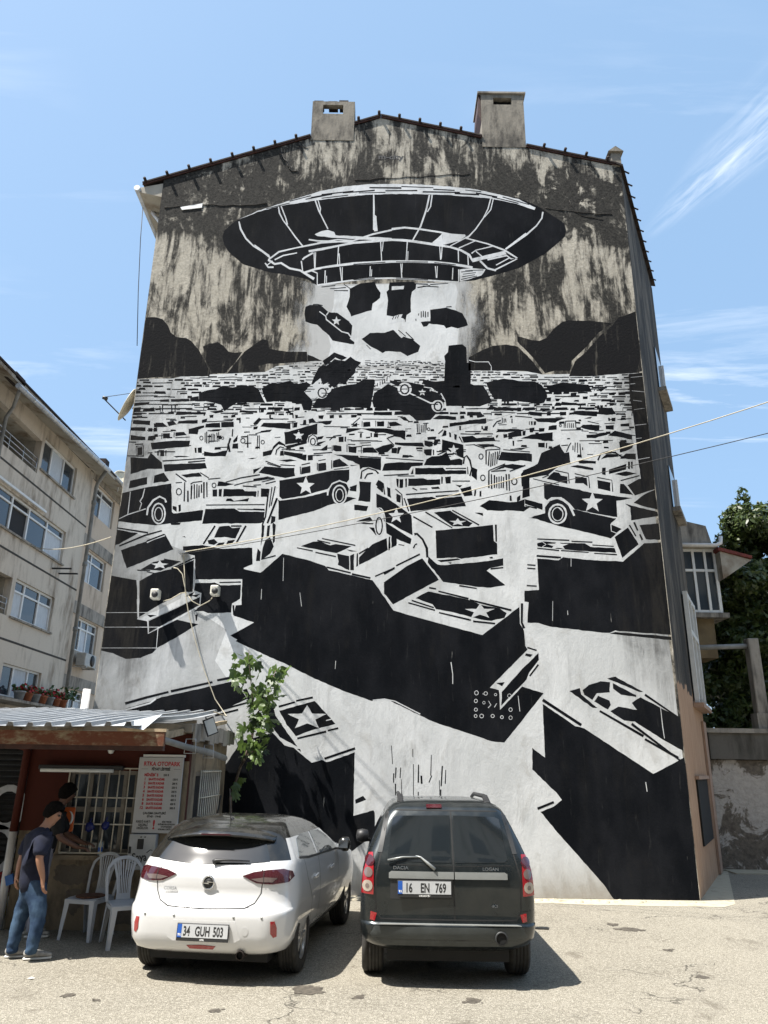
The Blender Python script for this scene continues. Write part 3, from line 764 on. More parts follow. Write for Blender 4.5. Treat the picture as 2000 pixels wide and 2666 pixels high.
VEHICLES = """
#C
K 640,880 720,850 800,840 860,810 960,825 1060,805 1150,810 1200,835 1262,970 1060,965 1000,970 930,1010 880,1050 850,990 790,970 640,940
K 1230,835 1300,790 1400,785 1500,760 1540,790 1600,790 1659,770 1659,1010 1610,970 1500,960 1420,950 1278,965
l12 700,870 780,860
K 275,940 360,935 365,960 280,960
K 380,935 550,930 550,955 380,960
K 560,920 640,905 640,950 560,955
K 20,970 180,960 170,985 20,1000
K 20,1020 100,1010 90,1050 10,1060
K 120,1030 220,1010 230,1050 110,1055
l10 275,1000 280,1050
l10 300,990 300,1050
l10 385,995 388,1050
l10 420,990 418,1050
K 745,975 785,970 785,1000 745,1000
K 860,1035 875,1055 800,1070 745,1050
K 1000,970 1090,965 1095,985 1000,990
K 1030,1040 1190,1045 1190,1065 1020,1060
l9 1210,1000 1212,1060
K 1222,1035 1255,1035 1250,1060 1218,1060
K 1345,1015 1400,1010 1410,1045 1350,1050
K 1435,1020 1490,1020 1490,1045 1440,1045
K 1540,1015 1590,1010 1590,1040 1535,1045
l7 1340,1005 1335,1050
l7 1525,1005 1525,1045
K 510,1055 570,1050 575,1080 510,1080
K 685,1065 700,1065 700,1090 685,1090
K 740,1085 780,1080 775,1110 745,1110
K 450,1140 630,1130 630,1165 440,1165
K 670,1130 720,1115 715,1150 670,1160
K 220,1165 300,1155 350,1195 220,1200
K 340,1150 400,1135 435,1170 360,1190
K 25,1130 185,1135 180,1180 20,1165
K 165,1205 205,1205 205,1240 165,1240
K 215,1205 250,1200 250,1240 215,1240
K 0,1200 140,1200 140,1235 0,1230
K 545,1215 690,1180 690,1200 640,1220 630,1265 545,1260
K 705,1165 840,1155 840,1200 700,1200
K 850,1150 970,1145 970,1195 850,1200
K 715,1143 960,1130 960,1140 720,1153
K 945,1085 985,1080 985,1105 945,1110
K 1020,1110 1035,1110 1035,1155 1020,1160
K 305,1255 370,1255 370,1300 305,1305
K 420,1245 500,1240 530,1270 420,1285
K 165,1285 240,1275 235,1315 160,1320
l8 295,1255 292,1310
l8 410,1245 408,1295
l7 420,1297 555,1290
l7 600,1010 740,1012
l8 520,1030 650,1040
l8 470,1100 620,1095
l10 715,1240 715,1350
l8 700,1250 700,1340
l10 740,1265 735,1350
l8 758,1260 756,1340
l8 775,1260 775,1340
l8 790,1265 790,1335
l9 810,1250 815,1335
l9 827,1245 830,1330
K 770,1220 860,1215 830,1235 740,1240
K 690,1425 780,1440 905,1415 910,1350 925,1380 890,1470 690,1470
l18 938,1300 920,1360 930,1430
l12 960,1215 955,1285
K 960,1330 1010,1270 1000,1330 970,1345
K 960,1355 1010,1350 1010,1400 955,1400
o 665,1300 15,18 7
o 865,1300 10,12 6
o 1055,1325 20,22 8
l12 1100,1270 1100,1390
l10 1110,1270 1190,1270
K 1100,1490 1190,1485 1140,1500
K 190,1345 400,1325 560,1325 550,1380 200,1410
K 250,1420 265,1420 265,1465 250,1465
K 280,1420 315,1415 315,1470 280,1470
K 325,1415 340,1415 335,1470 325,1470
K 600,1390 620,1390 620,1440 605,1440
K 630,1390 670,1385 670,1440 635,1440
K 400,1470 470,1465 560,1475 430,1482
l11 300,1515 550,1500 700,1490
l11 540,1527 700,1512
K 310,1548 700,1532 720,1585 320,1615
K 50,1375 125,1370 125,1470 50,1475
L8 60,1385 115,1380 115,1460 60,1465 60,1385
K 0,1480 160,1490 190,1440 295,1530 300,1590 160,1590 0,1640
K 0,1270 140,1290 140,1320 0,1320
K 0,1060 150,1065 150,1075 0,1078
K 0,1095 160,1100 160,1112 0,1115
#D
K 0,800 150,780 180,800 110,860 195,950 180,1040 110,1040 90,980 0,970
W 115,865 270,735 250,790 300,800 340,830 195,950
C 280,875 58,55
o 285,875 38,42 12
K 190,930 230,900 240,920 200,945
K 340,810 370,785 390,800 360,830
K 195,1005 240,930 330,890 400,830 520,800 600,790 680,745 780,755 768,850 738,1020 560,1010 480,1015 200,1020
K 770,880 905,790 1100,880 1310,980 1380,1050 1300,1130 1170,1140 1100,1060 1000,1040 850,1020 770,1010 755,950
W 780,790 920,700 920,780 790,840
l8 805,785 800,815
l8 830,770 828,805
l8 852,758 850,795
l8 872,745 872,780
l8 895,730 892,765
K 1230,750 1350,770 1430,760 1440,880 1450,960 1380,880 1320,830 1230,790
K 920,758 1000,772 1090,772 1230,800 1380,880 1440,960 1400,972 1290,960 1100,880 920,790
L11 920,785 1100,875 1310,975
C 1060,840 66,62
o 1060,842 38,42 14
C 1370,1000 58,58
o 1372,1002 34,40 14
* 1225,870 38,1
L9 1170,790 1180,765 1220,775 1215,800
L9 1240,820 1300,830 1300,860
L9 1310,850 1370,870
L10 1400,880 1440,950
#E
K 0,750 50,770 130,770 170,830 212,920 100,960 0,960
K 158,745 320,710 480,735 600,735 660,770 700,830 710,870 680,930 620,940 500,920 228,890 188,820
K 700,780 850,745 1080,765 1110,830 730,835
K 320,910 335,910 335,935 320,935
K 345,910 365,910 365,935 345,935
K 440,920 452,920 450,945 440,945
K 160,990 200,950 250,970 220,990
K 250,995 270,965 405,975 405,1005
K 440,970 475,970 475,1005 440,1005
K 505,975 540,975 550,1000 510,1000
K 700,880 745,880 740,915 700,915
K 780,890 830,890 810,915 785,915
K 820,950 840,920 1020,935 980,950
K 1000,940 1012,940 1012,970 1000,970
K 750,960 775,960 775,985 750,985
K 1160,950 1175,950 1175,975 1160,975
K 1185,950 1210,950 1210,975 1185,975
K 1110,785 1250,785 1240,800 1110,800
K 1160,800 1230,800 1190,830
K 1265,840 1320,835 1315,860 1265,860
K 1350,835 1410,830 1410,860 1350,860
K 1130,845 1160,840 1155,865 1130,865
K 920,840 975,835 970,860 920,865
K 1030,870 1075,870 1070,895 1030,895
K 1270,905 1320,900 1320,925 1270,925
K 530,1020 550,1005 665,1015 660,1050 560,1040
K 705,1010 740,1010 740,1045 705,1045
K 820,1010 880,1010 880,1040 825,1045
K 920,1030 960,1000 1160,1005 1155,1050 1000,1040
K 1170,990 1290,970 1330,1030 1240,1040 1170,1020
K 70,1025 110,1015 140,1050 75,1060
K 10,1035 40,1030 40,1060 10,1060
l8 280,1010 420,1018
l8 420,1048 570,1060
l7 600,1000 900,985
l7 1050,990 1160,985
K 0,1085 160,1068 160,1110 0,1120
#E
K 1440,672 1600,655 1610,960 1660,1300 1680,1680 1560,1660 1520,1400 1490,1100 1455,900
L5 1460,700 1590,690
L5 1455,760 1500,755
L5 1470,820 1600,830
L5 1480,905 1560,915
L5 1490,990 1620,975
L5 1500,1130 1600,1120
L5 1510,1250 1560,1245
L5 1520,1440 1630,1420
#G
K 210,545 375,510 370,580 200,620
K 440,500 530,470 580,545 540,560 500,555 430,570
K 60,680 210,645 350,612 600,572 605,840 620,855 900,820 885,920 600,945 450,965 60,925
L10 215,650 190,870
L10 350,620 330,700 305,740 320,760 300,820
L10 90,905 190,865 360,810
L16 370,870 380,800 430,730 490,695 540,720 550,750
O 480,855 60,95 14
O 480,860 36,62 8
l14 755,640 755,745
l14 790,590 785,720
l12 815,580 815,715
l12 840,580 838,710
l12 860,590 858,700
l12 882,580 882,660
l14 905,560 905,712
l12 725,560 720,740
l12 932,560 934,700
l11 780,580 805,562 890,552
o 670,650 24,30 9
K 690,490 860,470 890,505 740,515
l10 640,480 740,555
l10 870,470 950,520
o 1000,590 18,22 8
l8 640,566 700,562
K 612,780 650,790 650,840 612,812
K 665,775 690,770 690,830 670,840
l10 945,532 1060,522
K 1040,550 1190,580 1110,595 1030,600
K 985,630 1030,625 1030,695 985,695
K 1045,625 1075,625 1070,695 1045,695
K 1090,625 1270,625 1290,645 1395,645 1395,690 1085,695
K 1440,620 1500,620 1500,700 1440,695
l8 1415,640 1412,695
K 1120,715 1160,712 1190,735 1330,710 1320,740 1110,740
l8 925,775 1475,770
K 920,812 1190,806 1240,836 1475,842 1470,910 1440,945 890,950
l10 1220,812 1475,822
l10 1270,596 1400,604
l10 1110,560 1250,520 1430,490
l10 1190,590 1300,560 1560,520
K 590,945 690,940 680,960 600,962
K 1050,975 1140,970 1170,990 1250,985 1200,1090 1100,1075 1000,1080
K 940,1105 1000,1095 1035,1125 1000,1152 950,1140
K 1045,1130 1100,1125 1085,1155 1015,1155
K 1130,1110 1200,1100 1170,1140 1110,1150
l15 1010,970 900,1140
l15 1300,970 1210,1130
l12 1160,972 1260,972
K 700,1072 725,1068 735,1082
K 710,1165 890,1150 1060,1185 1360,1175 1360,1330 1280,1365 1265,1470 825,1475 820,1250 740,1230 710,1225
K 125,1200 540,1050 620,1190 180,1370
L10 370,1128 440,1095 540,1062
l14 110,1160 350,1060 510,1015
l16 370,1113 535,1050
l14 90,990 380,1035
K 50,1000 290,1040 110,1140 40,1160
K 310,1380 430,1310 540,1290 680,1310 600,1350 500,1390
* 490,1338 85,.5
l9 280,1386 400,1392
l9 530,1283 685,1308
l9 370,1402 440,1416
l15 600,1372 815,1272
K 0,1432 270,1482 285,1660 0,1660
#H
K 0,90 60,30 90,45 40,105 10,110
K 75,125 110,85 400,90 400,155 220,140
K 0,130 50,125 40,155 0,160
K 80,175 200,160 180,185 60,195
l8 20,205 150,165
K 435,85 475,80 470,135 430,140
K 540,55 570,55 570,105 530,110
K 595,50 640,35 675,75 600,95
l7 425,75 425,140
l8 60,45 380,45
K 230,45 340,38 320,52
K 170,0 190,0 190,30 170,35
K 420,0 435,0 435,35 420,35
K 450,0 480,0 480,35 455,40
l10 45,225 40,370
l10 62,220 64,365
o 100,295 18,20 8
K 100,400 200,375 215,340 280,280 340,320 350,350 320,330 270,320 220,370 190,430 100,450
K 290,390 325,385 330,440 285,440
l12 240,430 250,380 290,345 330,355
K 335,190 500,145 690,95 690,210 600,220 575,290 340,320
* 488,225 62,1
K 345,335 580,285 575,310 360,367
C 638,275 52,68
l12 590,300 600,240 640,212 680,240 690,290
o 642,290 26,36 12
K 690,240 760,225 740,260 690,270
K 690,300 790,280 700,330 680,320
K 700,5 760,5 750,45 705,40
K 820,5 870,0 870,35 825,40
K 920,5 950,0 960,30 925,35
K 1055,0 1120,0 1110,30 1055,30
K 690,70 850,60 830,100 780,110 740,90
l8 760,125 1040,130
K 1055,130 1120,80 1120,130
l9 1060,110 1150,30
K 1185,80 1260,75 1265,125 1185,130
K 1330,70 1410,70 1410,125 1335,125
K 1465,80 1540,75 1610,115 1470,125
l7 1175,70 1172,130
l7 1320,62 1320,125
l7 1455,70 1455,130
l7 1180,45 1560,48
K 1005,145 1430,145 1520,165 1640,170 1640,260 1570,230 1400,190 1340,195 1170,150 1000,200
K 1150,200 1170,195 1170,245 1150,245
K 1265,195 1280,195 1280,240 1265,240
K 1300,200 1345,200 1345,245 1300,240
l10 820,275 870,230 950,220
l10 1050,280 1250,280 1390,285
K 920,240 975,235 975,295 920,295
K 985,235 1000,235 1000,290 985,290
l14 1450,250 1520,225 1590,235 1640,265
l10 1440,250 1520,330
K 715,385 800,320 795,385
K 860,330 890,325 950,340 950,395 890,395 860,380
K 1025,340 1115,345 1110,415 1030,405
K 1180,355 1290,350 1345,410 1180,410
l8 850,330 850,390
l8 1010,320 1010,400
l8 1165,340 1165,415
l8 1020,318 1100,320
l8 1170,330 1270,325
K 1310,370 1400,330 1490,310 1520,340 1450,400 1360,420
K 1495,360 1555,360 1550,415 1495,415
K 1560,350 1600,345 1570,420 1560,420
l8 350,375 560,390
K 330,395 530,420 540,490 460,460 330,430
K 535,430 575,430 570,495 535,490
K 585,435 640,435 640,490 590,495
K 860,425 1130,440 1140,460 1380,470 1375,600 1330,590 1250,565 1180,570 1150,590 1145,540 1070,500 1020,490 1000,480 950,450
l10 650,420 850,405
l9 1150,450 1380,462
l16 1160,690 1170,610 1240,575 1320,600 1350,635
l14 1200,690 1230,640 1290,630
K 55,625 120,555 270,570 440,575 450,660 340,680
l10 130,500 300,560
l10 150,525 290,565
l10 290,540 450,550
K 270,490 400,480 470,495 360,510
K 520,570 615,550 615,625 515,645
K 700,525 785,515 785,600 700,610
K 860,495 930,475 1025,550 960,560 860,570
l10 505,560 510,640
l9 520,540 610,520
l10 690,520 690,600
l9 700,495 780,480
l10 845,490 845,580
l8 870,590 1030,570
K 1040,545 1140,540 1060,555
K 280,710 570,660 860,600 1035,590 1035,700 1000,740 930,705 860,730 800,800 560,870 310,910 280,880
* 565,770 102,1
K 270,932 300,924 560,888 790,832 800,870 840,760 920,720 1000,740 1040,790 1000,900 950,960 870,960 800,980 650,1040 270,1135
L14 800,870 810,810 850,745 930,712 1010,740 1040,800
O 930,862 72,100 16
O 930,868 40,66 9
K 1040,780 1120,750 1110,830 1040,820
K 1000,880 1110,900 960,960
l12 270,920 290,950 300,1010
K 0,590 90,560 20,620 0,640
K 0,690 150,665 200,675 0,720
l10 0,760 80,755
l10 90,725 230,690
l10 130,745 240,718
K 0,830 35,830 30,885 0,885
K 80,830 100,800 160,795 145,885 85,885
K 0,1045 120,1050 100,1165 0,1165
l8 0,970 120,970
l8 0,1015 120,1020
l14 165,800 130,1100 95,1190
l12 200,780 170,1000
l14 235,770 190,980
l22 255,900 200,1040 150,1170
K 195,1090 240,1100 235,1150 185,1180
K 90,1180 120,1200 110,1300 80,1420
K 130,1350 180,1320 220,1420 180,1500 80,1570 100,1440
K 205,1160 240,1190 230,1370 210,1390
K 25,1580 45,1440 75,1480 70,1580
K 150,1200 180,1190 170,1310 140,1330
l12 90,1560 240,1520
K 510,1420 640,1370 720,1365 830,1410 890,1395 1060,1420 900,1495
l12 470,1435 640,1470
l12 670,1485 890,1530
l12 690,1355 830,1387
l12 740,1335 1100,1410
K 905,1500 1035,1525 1035,1680 910,1620 920,1580
K 1045,1520 1085,1500 1085,1680 1045,1680
K 1115,1500 1130,1490 1130,1630 1110,1640
K 1140,1540 1280,1400 1440,1330 1450,1460 1250,1570 1140,1620
l14 1140,1500 1240,1440
K 1460,1330 1475,1310 1480,1440 1460,1450
K 1490,1310 1545,1285 1545,1410 1490,1435
K 1000,1455 1120,1475 1050,1480
K 1110,1150 1260,1100 1290,1140 1180,1150
K 1130,1165 1300,1170 1290,1185 1190,1180
K 1250,1215 1310,1220 1340,1300 1320,1300
K 1140,720 1270,725 1260,940 1130,930 1150,830
K 1090,970 1240,985 1220,1040 1090,1030
K 1320,750 1350,700 1400,740 1390,840
K 1440,780 1480,790 1480,880 1450,870
K 1550,700 1570,700 1565,790 1550,770
K 1580,710 1610,710 1610,790 1580,790
#I
K 5,75 85,75 85,120 10,125
K 130,85 190,75 240,115 145,125
K 250,25 310,20 360,70 300,60
K 360,0 420,0 410,35
l12 440,95 445,190
l9 460,95 462,195
l9 485,110 485,190
l9 505,110 505,190
l9 525,100 525,190
l9 540,95 540,165
o 565,155 13,15 8
K 610,40 680,5 860,20 860,55 740,50 620,45
K 905,10 945,5 955,40 905,45
K 1085,0 1160,0 1170,20 1090,35
K 790,90 1180,45 1180,95 990,100 820,125 790,130
K 895,120 915,120 915,165 895,165
K 1135,120 1150,120 1155,160 1135,155
K 1170,125 1205,120 1205,155 1170,155
l14 1260,130 1300,75 1345,60
l9 1360,90 1360,30
l9 1380,85 1380,40
l9 1400,80 1395,40
l12 1465,40 1465,90
K 550,240 650,235 640,270 555,270
K 520,280 610,290 610,340 570,350 520,330
K 620,290 670,290 650,330 620,335
K 705,230 735,165 760,175 755,225
K 785,185 805,195 810,245 790,240
K 840,205 870,215 865,275 845,265
l10 670,205 720,160
K 710,265 890,310 940,320 945,470 870,440 780,390 705,380
* 835,380 60,1
l12 895,235 930,300
K 920,235 1040,225 1080,250 1270,240 1290,285 940,300
l10 910,205 1060,210
l10 1080,205 1260,205
l10 960,180 1130,180
K 1310,165 1450,150 1610,160 1560,180 1290,190
K 1290,225 1320,215 1310,245 1295,250
K 1370,210 1415,205 1415,245 1375,250
K 1425,195 1565,170 1570,230 1425,245
K 1580,175 1615,170 1610,220 1580,225
K 1080,320 1220,315 1270,340 1160,355
l10 1050,320 1170,365
l10 1230,320 1340,360
l14 1185,380 1185,535
l14 1220,395 1210,550
l11 1240,420 1235,560
l11 1262,410 1255,550
l11 1285,400 1278,545
l11 1310,395 1300,530
l11 1335,385 1312,480
l10 1190,380 1340,370
o 1130,450 22,28 10
K 200,300 500,300 520,345 300,335 200,320
K 165,360 220,355 220,415 165,415
K 230,350 245,345 235,420 225,420
K 515,375 600,370 595,440 540,440 515,410
K 610,375 625,375 625,435 612,438
K 515,545 545,480 600,450 700,440 760,400 800,490 900,470 930,490 930,545 620,545
l10 660,430 760,390
K 60,605 90,525 240,510 505,515 500,545 380,560 350,600
l10 100,465 510,495
K 290,440 370,435 410,455 320,458
K 370,640 400,575 400,640
K 420,575 720,570 750,600 970,600 975,640 420,645
l10 750,578 970,578
l18 940,530 950,460 975,440 1010,490 1030,580 1010,660
l10 985,560 990,640
K 1030,560 1090,590 1085,705 1030,660
K 1320,480 1350,400 1430,405 1680,420 1680,505 1560,490 1490,505 1320,490
l10 1370,375 1659,400
K 1470,280 1490,280 1490,335 1475,335
K 1480,360 1659,350 1580,370
K 1260,600 1380,540 1470,530 1590,545 1500,590 1400,570
* 1390,585 50,.4
l12 1220,600 1390,530
l12 1440,610 1610,545
l16 1215,600 1215,790
l14 1242,640 1246,800
l14 1275,650 1275,790
l12 1300,670 1300,790
l12 1325,665 1325,795
l12 1350,660 1348,790
l12 1375,670 1370,790
l14 1402,640 1410,815
l14 1432,640 1437,820
l14 1240,610 1400,600
o 1150,680 24,30 10
o 1490,720 28,34 12
K 1560,640 1600,590 1590,760 1570,780
l12 80,655 350,640
K 215,690 240,690 240,785 220,760
K 250,695 290,695 290,785 250,785
K 310,690 330,685 330,780 315,780
K 345,690 510,685 550,700 690,695 690,755 345,770
K 700,665 720,670 715,745 700,745
K 745,670 805,665 805,740 750,745
l10 820,715 1010,715
l10 230,660 410,660
K 5,790 40,710 75,740 75,840
K 115,785 135,785 160,900 120,880
K 215,850 265,870 260,950 220,940
l12 75,740 90,860
l12 205,800 275,860 285,980
K 0,850 110,895 380,1085 390,1300 270,1240 170,1180 80,1150 80,1050 20,1010 0,1000
* 215,1090 88,1
K 330,905 600,885 660,905 920,880 970,985 370,1040
l12 300,900 350,1040
l14 320,860 570,840 890,820
l14 640,880 910,860
l12 390,790 440,815
l12 470,800 550,800
K 590,780 670,775 690,800 600,800
K 905,795 1020,770 1040,870 950,880
K 850,755 930,760 900,785
K 1060,815 1080,805 1070,880 1055,875
K 1115,825 1135,820 1135,885 1115,885
K 1115,985 1220,920 1450,945 1520,940 1600,910 1600,990 1659,1000 1590,1045 1400,1030 1370,1040 1200,1030
K 1440,870 1460,870 1465,930 1440,930
K 1520,890 1555,865 1555,915 1520,940
K 1060,1055 1150,1060 1155,1095
K 620,1055 800,1035 900,1100 1040,1170 1000,1205 820,1205 690,1110
* 880,1160 95,.45
l13 530,1050 820,1220
l13 820,1030 1110,1190
l13 400,1100 605,1215
K 640,1250 1260,1190 1270,1360 1305,1390 1305,1505 920,1555 860,1540 650,1550
l18 1290,1185 1295,1370
K 655,1570 880,1550 910,1565 700,1592
l26 410,1290 440,1285 500,1345 545,1440 550,1540
l14 400,1440 420,1400 440,1395
K 100,1160 380,1340 370,1400 260,1360 110,1280
K 170,1330 220,1290 220,1390 165,1440
K 135,1320 150,1315 145,1460 130,1465
C 30,1180 52,140
o 30,1200 34,90 14
O 35,1150 60,145 10
l10 240,1400 300,1410
#J
K 205,40 560,30 460,70 440,85 250,75
K 155,70 165,70 165,110 155,105
K 175,70 195,70 195,110 180,110
K 205,70 235,70 230,110 208,112
K 160,145 215,135 215,165 195,190 165,190
K 260,145 325,140 320,180 265,185
K 370,120 455,110 455,160 365,165
l9 535,70 535,140
l9 550,70 552,140
l8 575,90 572,140
l8 595,90 595,140
l8 615,90 615,140
l8 635,90 635,140
l10 657,60 662,140
l9 550,68 650,65
o 495,115 11,13 7
l8 500,165 740,160
K 710,135 740,105 915,110 915,165 800,165
K 985,115 1070,110 1070,160 985,155
K 1145,100 1240,90 1245,125 1145,125
K 1010,30 1030,35 1030,70 1012,65
K 1045,35 1090,30 1090,70 1050,70
K 750,40 840,20 820,40
K 860,70 960,60 900,70
l8 790,70 910,95
l8 1110,50 1260,40
l8 970,95 1080,88
K 60,255 180,215 410,185 410,285 240,265
K 775,215 880,210 910,195 1010,190 1000,215 910,235 870,250 780,250
K 1010,225 1080,170 1270,215 1270,270 1180,250 1110,235
K 255,300 325,300 325,355 255,350
K 340,305 355,300 350,360 335,360
K 290,410 490,335 540,410 590,400 605,530 520,540 440,580 360,650 160,680 165,880 85,900 90,600 250,530
l12 415,360 490,325
l9 630,330 630,380
l9 655,300 650,400
l9 680,300 680,410
l11 705,310 715,440
l10 735,350 735,380
l10 560,400 590,330 610,300
l8 700,280 1060,275
l8 800,310 940,310
l16 900,490 930,420 1010,395 1100,415 1150,450
K 930,480 990,420 1100,425 1130,450 1010,460
K 680,490 760,490 880,500 880,525 700,525
K 1130,290 1290,310 1270,360 1200,390 1140,410
K 1150,470 1200,415 1310,420 1310,485
K 600,560 680,540 850,575 850,600
K 345,690 420,615 480,625 500,655 570,665 570,745
K 655,665 780,680 790,775 740,740 655,740
K 895,705 1035,730 1035,825 900,795
K 1140,745 1180,745 1280,865 1140,845
l10 440,600 580,630 590,740
l10 650,635 800,670 810,790
l10 890,675 1050,705 1060,830
l9 300,680 370,650
l9 200,690 320,720 480,755
K 945,570 985,570 985,650 945,645
K 1020,590 1210,530 1205,590 1020,640
K 1225,505 1245,505 1245,590 1225,580
K 1255,505 1275,505 1275,580 1258,580
K 1080,640 1200,610 1320,630 1200,665
l10 1145,710 1350,655
K 315,735 700,810 820,840 1270,900 1100,930 1110,1105 900,1070 650,1020 600,960 530,905 450,890 350,920 320,900
* 840,945 118,1
K 330,1060 640,1020 900,1080 1100,1120 1040,1170 1040,1260 1100,1280 1040,1335 830,1280 480,1200 280,1140 180,1105
K 330,1000 380,930 460,910 560,950 620,1040 600,1100 330,1090
c 465,1070 95,105
O 465,1070 92,102 20
O 465,1072 58,72 9
L22 310,1030 330,950 400,900 500,900 590,970 645,1090
L8 470,1000 520,1045
K 110,910 300,960 305,1030 230,1000 110,960
l12 115,980 240,1010
K 145,1110 250,1115 240,1127
K 25,900 65,870 60,920 25,945
K 1190,960 1550,1050 1580,1090 1260,1140 1250,1000
K 1285,950 1400,860 1560,790 1590,1030 1400,990
K 1220,760 1340,690 1560,680 1560,790 1300,870
K 1040,1185 1160,1230 1100,1275 1045,1255
L9 1040,1180 1045,1255 1105,1280
K 1080,1320 1225,1215 1340,1395 1165,1545
l18 1240,1190 1310,1310
l18 1290,1160 1330,1250
l20 1352,1290 1380,1350
K 1350,1190 1590,1170 1600,1350 1420,1345
l13 245,1340 590,1355
l13 615,1365 840,1375
K 240,1390 290,1365 450,1380 760,1390 820,1425 1080,1440 1095,1490 860,1480 660,1465 490,1450 250,1420
* 470,1410 125,.42
L8 250,1380 300,1370 340,1400 300,1425
l12 840,1405 1070,1420
l12 245,1440 480,1465
l12 500,1465 800,1485
l12 860,1495 1105,1510
l16 240,1525 500,1540
#Z
K 130,455 380,500 385,640 390,820 480,860 480,950 580,905 725,840 915,880 700,1010 560,1085 420,1170 290,1180 180,1130 30,1100 50,900 90,650
K 410,505 530,440 700,400 890,320 880,600 800,600 620,690 400,820 410,650
W 400,832 560,762 800,642 870,602 940,612 930,640 700,742 480,852
k 475,800 560,805 500,822
k 800,640 880,600 860,640
k 850,630 935,618 900,645
K 490,852 935,642 932,712 580,902 490,947
L10 390,832 480,850 485,960 580,910 740,830 930,720 940,610
L6 90,905 580,905
L5 110,780 560,778
L5 80,1085 560,1085
L6 570,905 555,1085
L10 700,745 860,665
K 890,525 1060,520 1110,545 1285,540 1280,660 1210,700 1200,780 1000,785 960,765 880,770 930,720 935,610 880,590
l12 1100,520 1285,515
L12 395,500 400,830
L10 885,320 875,600
l18 285,1565 480,1510 660,1465
l20 680,1460 1040,1380
l20 1080,1365 1230,1335
K 290,1610 500,1550 540,1530 600,1510 1230,1370 1330,1530 1000,1680 300,1680
L12 290,1620 500,1562 550,1525
K 410,1170 480,1120 560,1090 520,1130
K 890,800 915,790 905,850 895,850
#T
K 105,335 260,370 450,205 690,265 820,310 850,345 1230,435 1410,695 1417,698 2177,908 2497,663 2502,808 2537,868 2547,998 2567,1033 2241,1362 2321,1382 2331,1552 2521,1352 2706,1412 2366,1837 2261,1827 1741,1652 1641,1602 1350,1460 1220,1475 1000,1400 730,1285 460,1150 370,1110 150,1010 45,960 60,945 0,910 205,800 30,740 45,650 95,645
L9 1230,1470 1330,1460 1420,1478 1640,1590
l15 830,320 1040,370
l15 1050,380 1210,415
L8 1240,435 1420,690
l12 1250,400 1420,325
l14 25,650 30,735
L4 460,240 455,440
L4 270,510 265,600
L4 600,540 615,660
L4 910,1130 905,1200
#Q
K 1085,335 1250,150 1400,0 1405,60 1320,170 1300,230 1080,455
k 1290,5 1350,15 1330,35 1285,22
k 1035,260 1110,252 1085,285
l14 1325,200 1400,100
L7 645,80 660,185 660,268
L5 1225,370 1240,505
o 865,345 1,1 1
O 865,345 16,18 5
O 945,350 15,15 5
O 1030,360 10,10 5
O 1150,370 16,16 4
O 860,415 13,15 5
O 930,430 10,12 4
O 860,490 13,14 5
O 858,545 12,13 5
O 910,545 16,16 5
O 1005,545 14,14 5
O 1085,555 12,13 6
O 1160,560 14,16 4
O 1160,490 14,16 5
L6 970,415 990,450 965,475
L6 1020,470 1040,435
L4 920,350 925,360
l9 170,990 165,1080
l8 150,1040 148,1120
l8 210,990 205,1080
l6 315,830 315,900
l10 365,965 362,1120
l14 388,1060 392,1130
l7 475,880 470,1060
l9 478,1060 455,1118
l12 570,975 560,1150
l8 600,1010 595,1130
l10 556,1180 556,1255
l6 320,960 320,1230
l9 165,1130 166,1230
l9 362,1200 362,1270
l5 130,800 140,960
l5 545,1100 547,1230
l5 215,1090 220,1240
#M
K 0,800 200,640 330,575 475,760 80,975 0,880
l16 105,640 310,540
l16 0,712 90,660
l14 0,792 130,700 190,660
K 270,920 380,860 720,930 830,975 1000,1010 1060,1050 1040,1090 930,1115 870,1110 720,1075 590,1040 450,1015 420,975
* 830,1035 135,.5
l14 240,940 430,1002
l14 210,960 440,1025
l14 475,1045 750,1110
l14 770,1120 960,1140
l14 470,860 730,925
l16 740,935 1100,1025
l20 1192,965 1190,1130 1210,1180
l13 390,830 450,840
K 385,560 460,630 520,635 900,600 1030,575 1030,640 920,660 885,680 1050,810 920,830 790,820 650,800 510,780 375,610
l12 650,812 800,836
l12 920,667 1030,656
k 910,568 935,562 945,575 920,578
k 550,610 585,612 575,624
#N
K 195,512 380,527 420,502 690,527 935,537 1120,380 1300,370 1400,560 1420,1175 870,1135 820,1155 740,1150 300,1100 210,1070 110,1065 120,890 85,885 85,790 210,785
l16 190,488 380,502
l13 110,565 180,570
l13 110,595 180,600
l13 105,745 190,750
l14 110,1280 190,1305
K 820,1162 870,1147 1420,1190 1420,1224
L4 330,880 328,1050
L4 488,510 488,580
L5 458,960 460,1000
#R
K 190,292 410,442 470,457 935,765 1145,655 1280,645 1400,1655 700,1655 600,1510 290,1160 175,1020 265,985 320,940 280,890 120,735 120,590 205,655
l20 190,265 450,435
l15 155,1000 265,955
K 460,200 500,165 580,140 645,145 640,215 555,220 525,265 470,230
K 662,152 820,232 820,245 720,230 665,190
K 565,237 640,270 650,300 630,330 537,277
K 645,342 700,310 825,332 790,285 850,247 1115,387 1300,480 1300,700 1000,532 810,412 740,405
K 370,205 440,185 450,230 560,320 530,320
l15 575,340 870,510
l15 880,530 1105,657
l15 790,427 1250,700
K 625,120 680,108 870,212 840,210
l15 880,230 1200,392
L5 985,315 1000,450 1012,525
L5 885,820 895,885
#B
K 500,490 600,600 680,620 835,750 925,725 965,745 1205,660 1195,1210 1370,1160 1380,1180 1380,1370 1200,1500 1120,1560 1000,1720 0,1720 0,900 230,560
l20 945,715 1210,625
K 1210,1070 1280,1035 1305,1070 1215,1105
K 555,300 860,215 1000,365 1040,415 830,470 700,520 620,420
* 795,362 178,.62
L9 960,385 1010,372
l16 550,265 690,225
l16 700,215 845,185
l18 710,540 960,480
l18 975,472 1065,450
